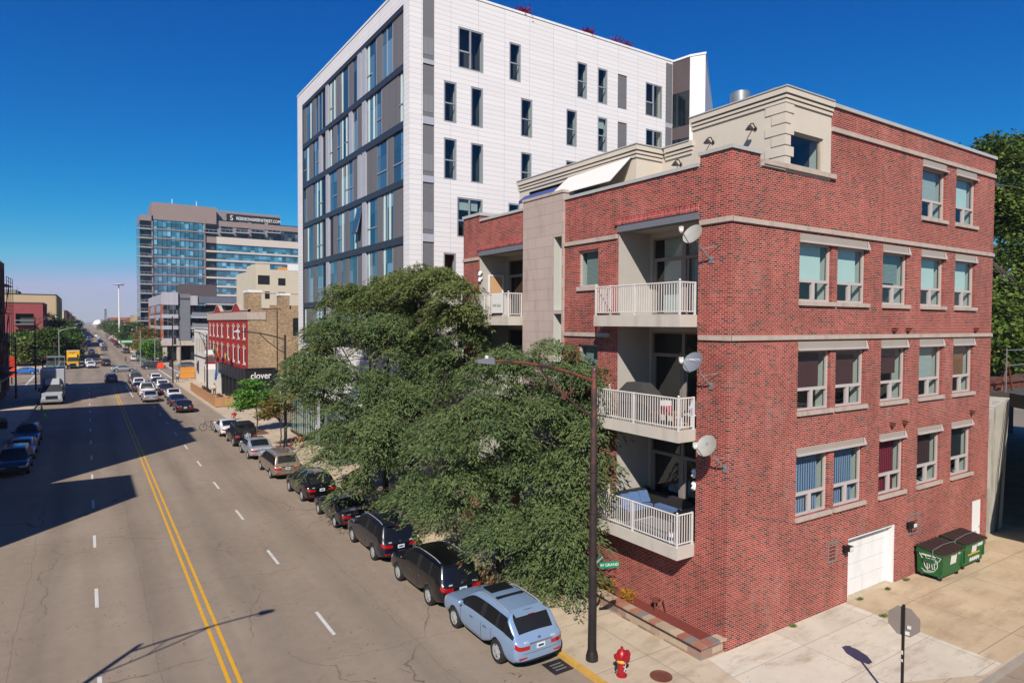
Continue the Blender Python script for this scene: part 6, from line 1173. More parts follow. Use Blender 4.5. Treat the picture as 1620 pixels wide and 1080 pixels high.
p0 = at(285, 515, 'y', 131.5); p1 = at(246, 505, 'y', 131.5); lamp('green lamp pole near the orange wooden fence', p0.x, 131.5, p0.z, p1.x, p1.z, 'steel', 'lightmetal', brace=False)
p0 = at(222, 530, 'y', 181); p1 = at(208, 521, 'y', 181); lamp('pale lamp pole on the far right corner beside the bus shelter', p0.x, 181, p0.z+1, p1.x, p1.z, 'galv', 'lightmetal', brace=False)
rg = random.Random(3)
for i, yy in enumerate((235, 290, 345, 400, 460)):
    lamp('far right avenue lamp, %s past the crossing' % ords[i], 13.2, yy, 9, 9.6, 9.4, 'galv', 'lightmetal', brace=False)['group'] = 'far avenue lamps'; lamp('far left avenue lamp, %s past the crossing' % ords[i], -6.1, yy+15, 9, -2.5, 9.4, 'galv', 'lightmetal', brace=False)['group'] = 'far avenue lamps'
def signal(label, x, y, h, heads, arm=None):
    t = thing('traffic_signal', label, 'traffic signal', (x, y, .13), 'traffic signals at the crossing'); MB('black').tube((x, y, .1), (x, y, h), .12, .09, 10).build('pole', t, True)
    if arm: MB('black').tube((x, y, h-.6), (x+arm, y, h-.2), .06, .04, 8).build('arm', t, True)
    for dx, z in heads:
        o = MB('black').box(x+dx-.2, x+dx+.2, y-.3, y-.02, z-.6, z+.6).box(x+dx-.08, x+dx+.08, y-.05, y+.05, z-.4, z+.4).build('signal_head', t)
        MB('hydrant').tube((x+dx, y-.3, z+.38), (x+dx, y-.33, z+.38), .12).m('room').tube((x+dx, y-.3, z), (x+dx, y-.33, z), .12).tube((x+dx, y-.3, z-.38), (x+dx, y-.33, z-.38), .12).build('lens', o)
    return t
p = at(271, 500, 'y', 124.2); signal('tall black signal pole at the near right corner of the crossing', 12.2, 124.2, p.z, [(.35, 7.2), (-.35, 3.4)], None); lamp_y = 124.2
signal('black signal pole with two heads standing in the far left lane', at(133, 560, 'y', 178).x, 178, 5.6, [(-.5, 4.6), (.5, 4.4)]); signal('signal pole on the left near corner beside the tall lamp', -5.9, 127, 5.2, [(0.3, 4.4)], None); signal('signal with red lens on the far left corner by the shelter', at(86, 560, 'y', 175).x, 175, 6.0, [(0, 5.2)]); signal('signal with red lens among the far right corner plants', at(252, 560, 'y', 180).x, 180, 5.5, [(0, 4.6)])
p = at(254, 578, 'y', 131); t = thing('road_work_sign', 'orange octagonal temporary sign on a post by the crossing queue', 'sign', (p.x, 131, 0)); M['ored'] = mat('fluorescent_orange', 'e5431c', .5, .05)
MB('ored').faces([(p.x+.62*cos(pi/8+k*pi/4), 131-.02, p.z+.62*sin(pi/8+k*pi/4)) for k in range(8)]+[(p.x+.62*cos(pi/8+k*pi/4), 131, p.z+.62*sin(pi/8+k*pi/4)) for k in range(8)], [tuple(range(8)), tuple(range(8, 16))]+[(k, (k+1) % 8, 8+(k+1) % 8, 8+k) for k in range(8)]).build('panel', t); MB('galv').tube((p.x, 131.05, 0), (p.x, 131.05, p.z+.5), .04).build('post', t)
p = at(200.6, 540, 'y', 182); t = thing('overhead_street_sign', 'green overhead street name sign hanging over the far right lane', 'street sign', (p.x, 182, p.z)); MB('signgreen').box(p.x-1.4, p.x+1.4, 181.95, 182, p.z-.4, p.z+.4).build('sign_plate', t); MB('white').box(p.x-1.1, p.x+1.1, 181.93, 181.95, p.z-.12, p.z+.12).build('white_line', t); MB('galv').tube((p.x-1.5, 182.1, p.z+.3), (14, 182.1, p.z+.5), .06).tube((14, 182.1, .1), (14, 182.1, p.z+.6), .1).build('mast_arm', t)
# stop sign, seen from behind
t = thing('stop_sign', 'stop sign seen from its grey back on a black post', 'stop sign', (18.1, 8.6, .13)); c = Vector((18.1, 8.6, 2.62)); n_ = Vector((cos(rad(10)), sin(rad(10)), 0)); sd_ = Vector((-n_.y, n_.x, 0)); r_ = .412
oc = [c+n_*.03+sd_*r_*cos(pi/8+k*pi/4)+Vector((0, 0, 1))*r_*sin(pi/8+k*pi/4) for k in range(8)]
MB('signback').extr([tuple(p) for p in oc], tuple(n_*.006)).build('sign_panel', t); MB('hydrant').extr([tuple(p+n_*.008) for p in oc], tuple(n_*.002)).build('red_face', t); text(t, 'STOP', c+n_*.043, .28, 'white', (pi/2, 0, atan2(n_.y, n_.x)+pi/2), ext=.001)
MB('black').box(18.07, 18.12, 8.57, 8.63, .1, 3.08).build('post', t); MB('sticker').box(18.06, 18.068, 8.58, 8.62, 1.55, 1.62).box(18.06, 18.068, 8.58, 8.62, 1.75, 1.85).build('sticker', t)
for dz, dy, s_ in ((-.12, -.13, .045), (-.29, -.09, .05)): q = c+sd_*(-dy*-1)+Vector((0, 0, dz)); MB('sticker').extr([tuple(q-n_*.0+sd_*a*s_+Vector((0, 0, b_*s_))) for a, b_ in ((-1, -.8), (1, -1), (1, .8), (-1, 1))], tuple(n_*.028)).build('sticker', t)
# ---------------------------------------------------------------- hydrants, manhole, dumpsters
def hydrant(label, x, y, z=.13, s_=1.0):
    t = thing('fire_hydrant', label, 'fire hydrant', (x, y, z)); L_ = lambda pr: [(a*s_, b_*s_) for a, b_ in pr]
    MB('hydrant').lathe(L_([(.16, 0), (.16, .04), (.125, .05), (.125, .45), (.15, .47), (.15, .5), (.14, .52), (.17, .56), (.17, .6), (.155, .66), (.12, .74), (.05, .79), (.04, .86), (.01, .87)]), (x, y, z), 18).build('barrel', t, True)
    MB('hydrant').lathe(L_([(.1, .12), (.1, .26), (.03, .27), (.03, .3)]), (x, y, z+.6*s_), 12, 'x', cap=True).lathe(L_([(.09, -.12), (.09, -.24), (.03, -.25), (.03, -.29)]), (x, y, z+.62*s_), 12, 'x').lathe(L_([(.11, -.13), (.11, -.24), (.04, -.25), (.04, -.29)]), (x, y, z+.6*s_), 12, 'y').build('nozzle', t, True); MB('hydyellow').lathe(L_([(.165, .42), (.18, .44), (.18, .49), (.165, .51)]), (x, y, z), 18, cap=False).build('yellow_ring', t, True)
    if s_ == 1.0: MB('paintwhite').path([(x-.06, y-.128, z+.35), (x+.03, y-.13, z+.28), (x-.03, y-.13, z+.2), (x+.05, y-.128, z+.14)], .008, 4).path([(x+.05, y-.126, z+.38), (x+.0, y-.13, z+.3), (x+.06, y-.126, z+.2)], .007, 4).build('graffiti', t); MB('black').path([(x-.24, y, z+.5), (x-.27, y-.03, z+.38), (x-.22, y-.02, z+.3), (x-.25, y, z+.22)], .02, 5).build('chain', t)
    return t
hydrant('red fire hydrant with a yellow ring on the near corner', 13.1, 14.05); hydrant('distant red hydrant beyond the white parked sedan', 12.95, 73.5)
tag(MB('rust').lathe([(.33, .0), (.33, .012), (.28, .014), (.27, .006), (.02, .006)], (14.05, 13.39, .132), 28).box(13.98, 14.12, 13.3, 13.34, .137, .15).build('manhole_cover'), 'rusty round manhole cover in the corner sidewalk', 'manhole cover'); tag(MB('blackmetal').box(XR-.75, XR-.05, 15.3, 16.0, .002, .02).m('galv').box(XR-.6, XR-.2, 15.45, 15.5, .02, .03).box(XR-.6, XR-.2, 15.6, 15.65, .02, .03).box(XR-.6, XR-.2, 15.75, 15.8, .02, .03).build('storm_drain'), 'iron storm drain in the gutter behind the blue crossover', 'drain')
def dumpster(label, x0, x1, y0, y1, z, stick):
    t = thing('dumpster', label, 'dumpster', ((x0+x1)/2, (y0+y1)/2, z), 'green dumpsters beside the garage'); a = .1; h = 1.25; b0 = z+.18
    b = MB('dumpster'); b.faces([(x0+a, y0+a, b0), (x1-a, y0+a, b0), (x1-a, y1-.02, b0), (x0+a, y1-.02, b0), (x0, y0, z+h-.12), (x1, y0, z+h-.12), (x1, y1, z+h), (x0, y1, z+h)], [(3, 2, 1, 0), (0, 1, 5, 4), (1, 2, 6, 5), (2, 3, 7, 6), (3, 0, 4, 7)])
    b.box(x0-.04, x1+.04, y0-.04, y0, z+h-.2, z+h-.12).box(x0-.04, x0, y0, y1, z+h-.2, z+h-.12).box(x1, x1+.04, y0, y1, z+h-.2, z+h-.12).box(x0+.05, x0+.13, y0+.02, y0+.1, b0+.2, z+h-.2).box(x1-.13, x1-.05, y0+.02, y0+.1, b0+.2, z+h-.2).box(x0-.05, x0+.02, y0+.3, y1-.3, z+.75, z+.87).box(x1-.02, x1+.05, y0+.3, y1-.3, z+.75, z+.87); b.build('bin_body', t)
    xm_ = (x0+x1)/2
    for u, v in ((x0-.03, xm_-.01), (xm_+.01, x1+.03)):
        b = MB('lid'); n_ = 6
        for k in range(n_): p0_ = u+(v-u)*k/n_; p1_ = u+(v-u)*(k+1)/n_; zz = .0 if k % 2 else .02; b.faces([(p0_, y0-.06, z+h-.1+zz), (p1_, y0-.06, z+h-.1+zz), (p1_, y1+.02, z+h+.05+zz), (p0_, y1+.02, z+h+.05+zz), (p0_, y0-.06, z+h-.14+zz), (p1_, y0-.06, z+h-.14+zz), (p1_, y1+.02, z+h+.01+zz), (p0_, y1+.02, z+h+.01+zz)], [(0, 1, 2, 3), (4, 5, 1, 0), (5, 6, 2, 1), (6, 7, 3, 2), (7, 4, 0, 3)])
        b.build('lid', t)
    MB('galv').path([(x0-.08, y0+.35, z+h-.35), (x0-.07, y0+.35, z+h+.02), (xm_, y0+.4, z+h+.06), (x1+.06, y0+.4, z+h+.02), (x1+.07, y0+.4, z+h-.2)], .014, 5).build('lock_bar', t)
    for x in (x0+.22, x1-.22):
        for y in (y0+.2, y1-.15): MB('rubber').lathe([(.03, -.03), (.09, -.03), (.09, .03), (.03, .03)], (x, y, z+.092), 12, 'x').m('galv').box(x-.04, x+.04, y-.05, y+.05, z+.12, z+.2).build('caster', t)
    q = lambda u, v, z_: (u, y0+a*(1-(z_-b0)/(z+h-.12-b0))-.006, z_)
    b = MB('sticker'); 
    for u0, u1, c0, c1, mm in stick: b.m(mm).poly([q(u0, 0, c0), q(u1, 0, c0), q(u1, 0, c1), q(u0, 0, c1)])
    b.build('label', t); return t
z = .138
t = dumpster('green dumpster with white graffiti on its end, nearer the garage', 28.6, 30.45, 12.15, 13.15, z, [(29.35, 29.85, .75, 1.22, 'sticker'), (29.4, 29.8, 1.1, 1.18, 'orange'), (29.95, 30.15, 1.08, 1.24, 'sticker')])
yl = lambda zz: 28.6+.1*(1-(zz-.32)/.95)-.012
b = MB('paintwhite'); cy_, cz_ = 12.62, .82
def scr(pts, r=.012): b.path([(yl(cz_+v)-.002, cy_+u, cz_+v) for u, v in pts], r, 4)
scr([(.26*cos(a), .1+.1*sin(a)) for a in [i*pi/8 for i in range(17)]]); scr([(.2*cos(a), .1+.05*sin(a)) for a in [i*pi/8 for i in range(17)]], .008); scr([(-.26, .1), (-.25, -.12), (-.13, -.3), (.1, -.33), (.22, -.15), (.26, .1)]); scr([(.3, .14), (.42, .34), (.2, .3), (.16, .2)]); scr([(-.3, .14), (-.4, .3), (-.22, .34), (-.14, .2)]); scr([(.05, .02), (.04, -.2), (.12, -.24), (.13, 0)]); scr([(-.05, .02), (-.06, -.22), (-.15, -.2), (-.14, 0)]); scr([(.36, -.3), (.2, -.38), (-.1, -.36)], .008); scr([(.3, -.4), (.1, -.42), (.0, -.38)], .008)
b.build('graffiti', t); MB('sticker').poly([(yl(1.17)-.012, 12.95, 1.1), (yl(1.17)-.012, 12.45, 1.1), (yl(1.22)-.012, 12.45, 1.2), (yl(1.22)-.012, 12.95, 1.2)]).build('label', t)
t = dumpster('green dumpster with yellow strip beside the white service door', 30.8, 32.75, 12.25, 13.2, z, [(31.5, 31.95, .8, 1.2, 'sticker'), (32.0, 32.5, 1.0, 1.2, 'sticker'), (31.55, 31.9, 1.1, 1.18, 'orange'), (31.2, 32.3, .72, .78, 'yellow')])
b = MB('paintwhite'); [b.path([(31.4+.18*k, 12.32, .45), (31.48+.18*k, 12.31, .6), (31.52+.18*k, 12.32, .42), (31.6+.18*k, 12.31, .55)], .01, 4) for k in range(5)]; b.build('graffiti', t)
# ---------------------------------------------------------------- fences, bicycles, shelters, cones
fence = thing('cafe_fence', 'wooden board fence round the pavement cafe outside the pub', 'fence', (13, 96, .13)); b = MB('wood'); b.box(12.95, 13.02, 85.4, 108, .2, 1.3).box(13.02, 15.0, 85.4, 85.47, .2, 1.3); b.build('board_panel', fence); b = MB('wood'); [b.box(13.02, 13.1, 85.5+2.4*k, 85.6+2.4*k, .13, 1.35) for k in range(10)]; b.box(12.92, 13.12, 85.38, 108, 1.3, 1.36).box(13.12, 15.0, 85.38, 85.5, 1.3, 1.36); b.build('post_and_cap', fence)
for i, (x, y) in enumerate(((14.2, 88), (14.4, 91.5), (14.3, 100), (14.3, 104))):
    t = thing('cafe_table', ('dark cafe table nearest the fence end', 'second dark cafe table inside the wooden fence', 'third dark cafe table inside the wooden fence', 'farthest dark cafe table inside the wooden fence')[i], 'table', (x, y, .13), 'cafe tables inside the wooden fence'); MB('tabletop').lathe([(.01, .73), (.45, .73), (.45, .77), (.01, .77)], (x, y, .13), 14).build('tabletop', t); MB('black').tube((x, y, .13), (x, y, .86), .04).build('pedestal', t)
    for s_ in (1, -1): MB('blackmetal').box(x-.22, x+.22, y+s_*.8-.2, y+s_*.8+.2, .55, .6).box(x-.22, x+.22, y+s_*1.0-.02, y+s_*1.0+.02, .6, 1.05).box(x-.2, x-.16, y+s_*.8-.18, y+s_*.8+.18, .13, .55).box(x+.16, x+.2, y+s_*.8-.18, y+s_*.8+.18, .13, .55).build('cafe_chair', t)
p0 = at(285, 592, 'y', 130.4); p1 = at(308, 575, 'y', 130.4); t = thing('orange_wood_fence', 'orange timber slat screen beside the white painted building', 'fence', (p0.x, 130.4, .13)); MB('woodorange').box(p0.x, p1.x, 130.35, 130.42, .3, 2.3).build('slat_panel', t); b = MB('blackmetal'); [b.box(p0.x+k*1.1, p0.x+k*1.1+.08, 130.43, 130.5, .13, 2.5) for k in range(3)]; b.build('posts', t)
def bicycle(label, x, y, rz, fm, basket=False):
    t = thing('bicycle', label, 'bicycle'); b = MB(fm)
    for y0 in (-.52, .52):
        o = MB('rubber').lathe([(.33, -.02), (.35, 0), (.33, .02), (.31, 0), (.33, -.02)], (0, y0, .35), 24, 'x', cap=False)
        for k in range(8): a = k*pi/4; o.tube((0, y0, .35), (0, y0+.32*cos(a), .35+.32*sin(a)), .003, n=3)
        o.build('wheel', t, True)
    b.path([(0, -.52, .35), (0, -.05, .3), (0, .36, .8), (0, -.2, .78), (0, -.52, .35)], .018, 6).path([(0, -.05, .3), (0, -.22, .88)], .018, 6).path([(0, .52, .35), (0, .36, .8), (0, .33, .98)], .018, 6).build('bike_frame', t, True)
    MB('black').path([(-.26, .28, 1.0), (0, .35, .98), (.26, .28, 1.0)], .014, 6).build('handlebar', t); MB('black').ball((0, -.23, .92), (.07, .13, .04), 8, 6).build('saddle', t); MB('galv').lathe([(.01, -.01), (.1, -.01), (.1, .01), (.01, .01)], (0, -.05, .3), 12, 'x').tube((0, -.05, .3), (.12, -.05, .17), .01).tube((0, -.05, .3), (-.12, -.05, .43), .01).build('crank', t)
    if basket: MB('black').box(-.16, .16, .42, .68, .82, 1.05).build('basket', t)
    place(t, (x, y, .02), rz); return t
bicycle('black bicycle standing beside the white parked sedan', 9.75, 68.2, pi/2-.35, 'black'); bk_ = bicycle('yellow and red bicycle locked beside the dark lamp post', 14.4, 54.2, -pi/2+.6, 'yellow', True); bk_.location.z = .13
tag(MB('hydrant').path([(14.1, 54.9, .13), (14.1, 54.9, .9), (14.5, 54.6, 1.1), (14.9, 54.3, .9), (14.9, 54.3, .13)], .035, 6).build('bike_rack', None, True), 'red bent tube bicycle rack beside the dark lamp post', 'bike rack')
def shelter(label, x, y):
    t = thing('bus_shelter', label, 'bus shelter', (x, y, .13), 'bus shelters at the crossing'); MB('steel').box(x-1.7, x+1.7, y-.8, y+.8, 2.7, 3.0).build('shelter_roof', t); b = MB('steel'); [b.box(x+u-.05, x+u+.05, y+v-.05, y+v+.05, .13, 2.7) for u in (-1.6, 0, 1.6) for v in (-.7, .7)]; b.build('shelter_frame', t); MB('gshop').box(x-1.55, x+1.55, y+.7, y+.72, .4, 2.6).box(x-1.6, x-1.58, y-.65, y+.65, .4, 2.6).build('glass_wall', t); MB('black').box(x-1.2, x+1.2, y+.2, y+.6, .5, .56).build('bench', t)
p = at(227, 574, 'z', .13); shelter('teal glass bus shelter on the far right corner', p.x, p.y); p = at(88, 584, 'z', .13); shelter('grey glass bus shelter on the far left corner', p.x, p.y)
for i, (px, py) in enumerate(((66, 650), (71, 661))):
    p = at(px, py, 'z', 0); t = thing('traffic_cone', ('lime green traffic cone farther from the camera on the left road', 'lime green traffic cone nearer the camera on the left road')[i], 'traffic cone', (p.x, p.y, 0), 'lime cones on the left road'); M['lime'] = M.get('lime') or mat('lime_plastic', '5ccf3c', .5, .05); MB('lime').box(p.x-.2, p.x+.2, p.y-.2, p.y+.2, 0, .04).lathe([(.15, .04), (.03, .95)], (p.x, p.y, 0), 12).build('cone_body', t, True); MB('sticker').lathe([(.118, .3), (.09, .5)], (p.x, p.y, 0), 12, cap=False).build('reflective_band', t)
p = at(18, 566, 'y', 135); tag(MB('ored').box(p.x-.5, p.x+.5, 135, 135.1, 1.2, 4.6).m('blackmetal').box(p.x-.1, p.x+.1, 135, 135.1, .0, 1.2).build('banner_sign'), 'bright red vertical banner at the left edge by the crossing', 'sign')
# ---------------------------------------------------------------- trees
GT = 'honey locust trees in front of the brick building'
def Lb(px, py, Y, r, rz=.75): p = at(px, py, 'y', Y); return (p.x, p.y, p.z, r, r, r*rz)
tree('honey_locust', 'honey locust nearest the camera, hanging low over the planter', 'tree', (13.7, 21.8, .13),
     [Lb(850, 900, 20.2, 1.15), Lb(795, 835, 21, 1.3), Lb(875, 820, 19.6, 1.35), Lb(900, 745, 19.0, 1.15), Lb(830, 740, 21.2, 1.7), Lb(740, 760, 22.5, 1.6), Lb(920, 660, 19.6, 1.2), Lb(845, 660, 21, 1.8), Lb(770, 680, 21.5, 1.8), Lb(880, 575, 20.6, 1.35), Lb(800, 590, 22, 1.6), Lb(700, 690, 22.5, 1.4), Lb(868, 945, 19.2, .8), Lb(905, 900, 18.8, .9), Lb(945, 740, 18.5, .75), Lb(935, 690, 18.6, .7), Lb(925, 780, 18.4, .7), Lb(925, 600, 19.4, .9), Lb(900, 830, 18.8, 1.1), Lb(700, 800, 23.6, 1.1)],
     115000, .15, 101, 'locust', .17, .3, GT, dens=190, pads=True, asp=.32)
tree('honey_locust', 'large middle honey locust spreading over the parked dark cars', 'tree', (13.6, 33.2, .13),
     [Lb(600, 740, 30, 1.7), Lb(545, 700, 31.5, 1.9), Lb(640, 650, 31, 2.4), Lb(560, 620, 32.5, 2.3), Lb(500, 590, 34, 1.6), Lb(690, 600, 31.5, 2.2), Lb(610, 540, 33, 2.2), Lb(735, 545, 28.5, 1.3), Lb(760, 600, 27, 1.3), Lb(540, 530, 34.5, 1.6), Lb(660, 780, 27.5, 1.3), Lb(470, 610, 35, 1.0), Lb(600, 690, 29.5, 1.8), Lb(690, 700, 28, 1.6), Lb(560, 770, 31, .9), Lb(610, 790, 30, .7)],
     125000, .17, 102, 'locust', .18, .32, GT, dens=190, pads=True, pr=.72, asp=.32)
tree('honey_locust', 'tallest honey locust rising before the white apartment block', 'tree', (14.0, 37.5, .13),
     [Lb(575, 480, 38, 1.7), Lb(540, 475, 40, 1.4), Lb(635, 455, 34.5, 1.5), Lb(690, 452, 30.5, 1.35), Lb(728, 462, 28, 1.1), Lb(600, 530, 38, 1.9), Lb(520, 530, 41, 1.5), Lb(700, 505, 30, 1.3), Lb(500, 565, 42, 1.3), Lb(650, 505, 34, 1.6), Lb(668, 447, 32, 1.3), Lb(600, 462, 37, 1.3), Lb(740, 500, 27.6, 1.0), Lb(660, 550, 33, 1.5), Lb(480, 600, 41, 1.1), Lb(470, 575, 42, .9)],
     125000, .17, 103, 'locust2', .18, .4, GT, dens=180, pads=True, pr=.7, asp=.32)
def small(px0, py0, Y, r): p = at(px0, py0, 'y', Y); return (p.x, p.y, p.z, r, r, r*.45)
tree('young_street_tree', 'young bright green street tree with rusty branches by the off-roader', 'tree', (13.3, 64.2, .13), [small(400, 606, 64, .85), small(392, 622, 64, .9), small(385, 640, 64, .8), small(415, 620, 63.5, .8), small(410, 636, 64, .9), small(398, 630, 63.6, .9)], 5200, .26, 104, 'fresh', .07, .45, spread=.3, flat=.35, droop=.1, asp=.55)
tree('young_street_tree', 'thin yellowing street tree beside the dark lamp post', 'tree', (13.2, 54.9, .13), [small(430, 640, 55, .7), small(445, 628, 54.6, .7), small(425, 655, 55, .7), small(450, 645, 55.4, .6)], 2600, .24, 105, 'autumn', .06, .5, spread=.3, flat=.4, droop=.1, asp=.5)
b0 = (44, 24, 6.9); tree('ivy_clad_tree', 'tall ivy covered tree behind the right end of the brick building', 'tree', b0, [Lb(1590, 270, 25, 2.2, 1), Lb(1570, 240, 26, 1.4, 1), Lb(1615, 250, 26, 2.2, 1), Lb(1600, 340, 24, 2.6, 1), Lb(1640, 330, 25, 3, 1), Lb(1605, 420, 23, 2.4, 1), Lb(1590, 480, 22, 2.0, 1), Lb(1625, 500, 22, 2.6, 1), Lb(1600, 560, 21, 1.6, 1), Lb(1590, 600, 19, 1.0, 1), Lb(1585, 545, 19, 1.5, 1), Lb(1575, 500, 21, 1.5, 1), Lb(1610, 590, 20, 1.4, 1), Lb(1680, 420, 25, 4, 1), Lb(1575, 330, 25, 2, 1)], 46000, .38, 106, 'ivy', .4, .2, dens=30, spread=.55, asp=.6)
M['parkleaf'] = leaf_mat('olive_park_leaves', '566a34', '6a7a3e', '86904c', .25)
for i, (px, yy, h, r, lf) in enumerate(((30, 186, 6.5, 3.2, 'parkleaf'), (55, 192, 8, 3.6, 'dense'), (80, 186, 8.5, 3.4, 'dense'), (98, 205, 10, 3.8, 'farleaf'), (108, 190, 7.5, 2.8, 'dense'), (84, 230, 12.5, 4.2, 'farleaf'), (40, 200, 6, 3.0, 'parkleaf'), (105, 232, 11.5, 3.8, 'farleaf'), (14, 190, 7, 3.2, 'dense'))):
    x = at(px, 560, 'y', yy).x; tree('park_tree', '%s park tree in the far left group, %s' % ('olive green' if lf == 'parkleaf' else 'dark green', ('second from the photo edge, low', 'third from the left', 'fourth, above the bus shelter', 'tall and beyond the shelter', 'at the kerb end', 'tallest at the back', 'small, before the red balconies', 'at the back near the avenue', 'at the photo edge')[i]), 'tree', (x, yy, .1), rlobes((x, yy, .1), h, r, 200+i, 10), 6500, .55, 200+i, lf, .25, .3, 'trees on the far left corner', spread=.7, asp=.6, droop=.2)
for i, (px, yy, h, r, lf) in enumerate(((233, 196, 6.0, 2.4, 'autumn'), (220, 214, 8.5, 3.2, 'autumn'), (212, 240, 8.5, 3.4, 'dense'), (206, 270, 12, 4.2, 'farleaf'), (242, 186, 5.5, 1.8, 'fresh'), (196, 320, 9, 4, 'farleaf'), (188, 360, 10.5, 4.5, 'farleaf'), (179, 400, 10, 4.5, 'dense'), (170, 470, 11, 5, 'farleaf'), (163, 560, 11, 5.5, 'farleaf'), (157, 700, 11, 6, 'farleaf'))):
    x = max(at(px, 560, 'y', yy).x, 13.6); tree('avenue_tree', '%s avenue tree on the far right pavement, %s' % ({'autumn': 'yellowing', 'dense': 'green', 'fresh': 'fresh green', 'farleaf': 'dark green'}[lf], ('by the glazed corner block', 'beyond the bus shelter', 'third along the kerb', 'tall, fourth along the kerb', 'small, before the corner shop windows', 'sixth along the kerb', 'seventh by the light mast', 'eighth along the kerb', 'ninth along the kerb', 'tenth along the kerb', 'farthest in the haze')[i]), 'tree', (x, yy, .1), rlobes((x, yy, .1), h, r, 230+i, 9), 5000, .55, 230+i, lf, .22, .35, 'trees on the far right of the avenue', spread=.7, asp=.6, droop=.2)
for i, (yy, h, x) in enumerate(((262, 9.5, -8), (292, 10, -8.2), (330, 9, -8), (380, 10, -8.3), (440, 10, -8), (520, 11, -8), (620, 11, -8), (760, 12, -8))):
    tree('avenue_tree', 'dark green avenue tree on the far left pavement, %s from the crossing' % ords[i], 'tree', (x, yy, .1), rlobes((x, yy, .1), h, 3.6+i*.3, 260+i, 9), 4500, .6, 260+i, 'farleaf', .22, .35, 'trees on the far left of the avenue', spread=.7, asp=.6, droop=.2)
for i, (x, y, s_) in enumerate(((24.3, 13.12, .22), (26.2, 13.05, .1), (27.8, 13.12, .2), (23.65, 11.9, .16), (20.2, 13.18, .08))):
    t = thing('weed_tuft', ('grass tuft at the left foot of the garage door', 'small grass tuft before the garage threshold', 'grass tuft at the wall left of the dumpsters', 'grass tuft in the joint of the driveway', 'tiny weed at the foot of the brick corner wall')[i], 'weed', (x, y, .14), 'weeds in the concrete joints'); leafmesh('grass_blades', [(x, y, .15, s_, s_*.3, .02)], 150, .09, 300+i, 'parkleaf', 12, t, spread=.045, droop=-1, shell=.1)
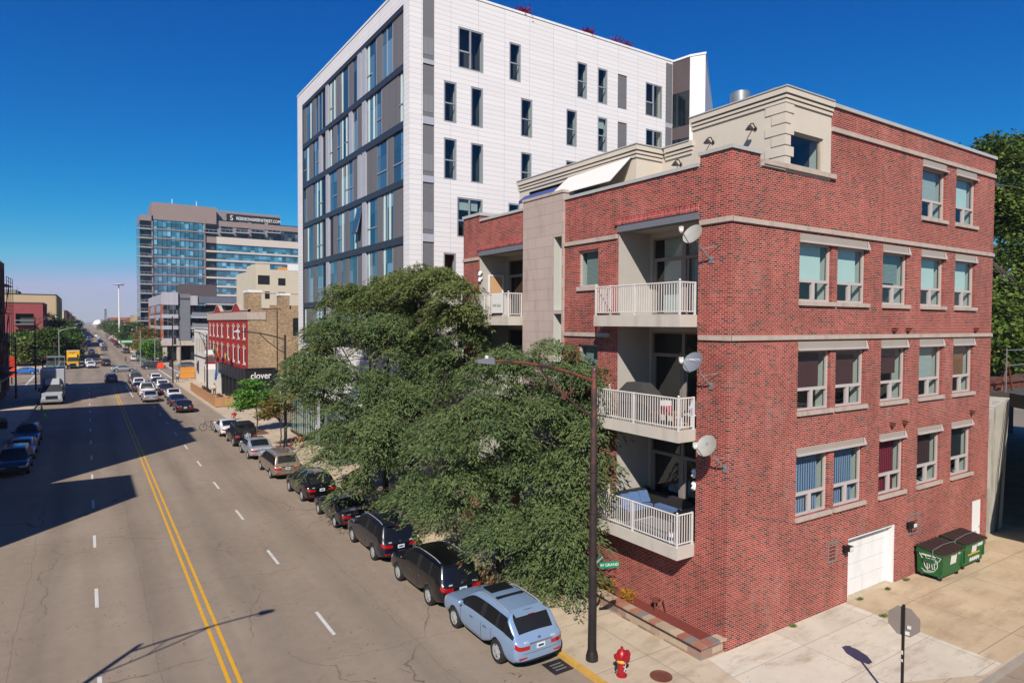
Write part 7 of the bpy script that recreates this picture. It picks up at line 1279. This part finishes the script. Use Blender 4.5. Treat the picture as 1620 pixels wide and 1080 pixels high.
# ---------------------------------------------------------------- people, left pavement cafe
for k_, c_ in dict(skin='b98a6c', shirt='c8c4bc', jeans='2c3648', coat='2a2a30').items(): M['cloth_'+k_] = mat('cloth_'+k_, c_, .8, .05)
def person(label, x, y, rz, top, leg, step=.18, z=.13, sit=False):
    t = thing('person', label, 'person')
    J = dict(p=(0, 0, .95), c=(0, .02, 1.25), n=(0, .01, 1.48), h0=(0, .03, 1.56), h1=(0, .03, 1.72), ls=(-.18, 0, 1.42), le=(-.25, -.02, 1.14), lh=(-.24, .1, .9), rs=(.18, 0, 1.42), re=(.25, .02, 1.14), rh=(.26, -.04, .88), lk=(-.1, step*.6, .5), lf=(-.1, step*.7, .08), lt=(-.1, step*.7+.17, .04), rk=(.1, -step*.3, .5), rf=(.1, -step, .09), rt=(.1, -step+.17, .04), ll=(-.09, 0, .9), rl=(.09, 0, .9))
    R_ = dict(p=.14, c=.15, n=.055, h0=.075, h1=.095, ls=.065, le=.045, lh=.03, rs=.065, re=.045, rh=.03, lk=.06, lf=.04, lt=.03, rk=.06, rf=.04, rt=.03, ll=.09, rl=.09)
    E_ = [('p', 'c'), ('c', 'n'), ('n', 'h0'), ('h0', 'h1'), ('n', 'ls'), ('ls', 'le'), ('le', 'lh'), ('n', 'rs'), ('rs', 're'), ('re', 'rh'), ('p', 'll'), ('ll', 'lk'), ('lk', 'lf'), ('lf', 'lt'), ('p', 'rl'), ('rl', 'rk'), ('rk', 'rf'), ('rf', 'rt')]
    ks = list(J)
    def skin(keys, grow, name, mt):
        kk = [k for k in ks if k in keys]; me = bpy.data.meshes.new(name); me.from_pydata([J[k] for k in kk], [(kk.index(a), kk.index(b_)) for a, b_ in E_ if a in kk and b_ in kk], [])
        o = bpy.data.objects.new(name, me); COL.objects.link(o); md = o.modifiers.new('skin', 'SKIN'); 
        for i_, k in enumerate(kk): me.skin_vertices[0].data[i_].radius = (R_[k]*grow,)*2
        me.skin_vertices[0].data[0].use_root = True; sb = o.modifiers.new('s', 'SUBSURF'); sb.levels = 1; sb.render_levels = 1
        bpy.context.view_layer.update(); m2 = bpy.data.meshes.new_from_object(o.evaluated_get(bpy.context.evaluated_depsgraph_get())); bpy.data.objects.remove(o); m2.materials.clear(); m2.materials.append(M[mt]); q = bpy.data.objects.new(name, m2); COL.objects.link(q); q.parent = t; return q
    skin(set(ks), 1, 'body', 'cloth_skin'); skin({'p', 'c', 'n', 'ls', 'le', 'rs', 're'}, 1.12, 'shirt', top); skin({'p', 'll', 'lk', 'lf', 'rl', 'rk', 'rf'}, 1.12, 'trousers', leg); MB('bark').ball((0, .0, 1.7), (.1, .11, .1), 10, 6).build('hair', t, True)
    place(t, (x, y, z), rz); return t
p = at(266, 603, 'z', .13); person('person in a pale top standing by the tall signal pole', 11.9+.9, 123.0, .4, 'cloth_shirt', 'cloth_jeans'); p = at(199, 573, 'z', 0); person('person in dark clothes beside the far white parked sedan', p.x, p.y, 2.6, 'cloth_coat', 'cloth_jeans', z=0); person('person in a dark coat walking on the far left pavement past the crossing', -7.6, 181, .3, 'cloth_coat', 'cloth_jeans'); person('person in a pale shirt walking past the black pub front', 14.9, 99.0, pi, 'cloth_shirt', 'cloth_coat')
for i, (x, y) in enumerate(((-7.6, 72), (-7.4, 79))):
    t = thing('pavement_planter', ('dark box planter on the left pavement nearer the camera', 'dark box planter on the left pavement farther along')[i], 'planter', (x, y, .13), 'planters on the left pavement'); MB('black').box(x-.9, x+.9, y-.25, y+.25, .13, .75).build('planter_box', t); leafmesh('foliage', [(x-.4, y, .95, .5, .25, .2), (x+.4, y, .95, .5, .25, .2)], 900, .12, 400+i, 'dense', 20, t, spread=.1, droop=-.4); MB('soil').box(x-.85, x+.85, y-.2, y+.2, .74, .76).build('planter_soil', t)
for i, (x, y) in enumerate(((-8.2, 75.5), (-8.0, 83))):
    t = thing('pavement_table', ('dark round table on the shaded left pavement between the planters', 'dark round table on the shaded left pavement beyond the planters')[i], 'table', (x, y, .13)); MB('blackmetal').lathe([(.01, .73), (.4, .73), (.4, .76), (.01, .76)], (x, y, .13), 14).build('tabletop', t); MB('black').tube((x, y, .13), (x, y, .86), .04).build('pedestal', t)
# ---------------------------------------------------------------- haze
hz_ = NT('city_haze'); hz_.t.nodes.remove(hz_.b); pv = hz_.n('VolumePrincipled', {'Color': (.74, .77, .95, 1), 'Density': .00014, 'Anisotropy': .0}); hz_.l(pv.outputs[0], hz_.out.inputs['Volume']); M['haze'] = hz_.m
HAZE = True
if HAZE:
    o = MB('haze').box(-2900, 2900, -500, 4200, -1.6, 75).build('haze'); o['kind'] = 'stuff'
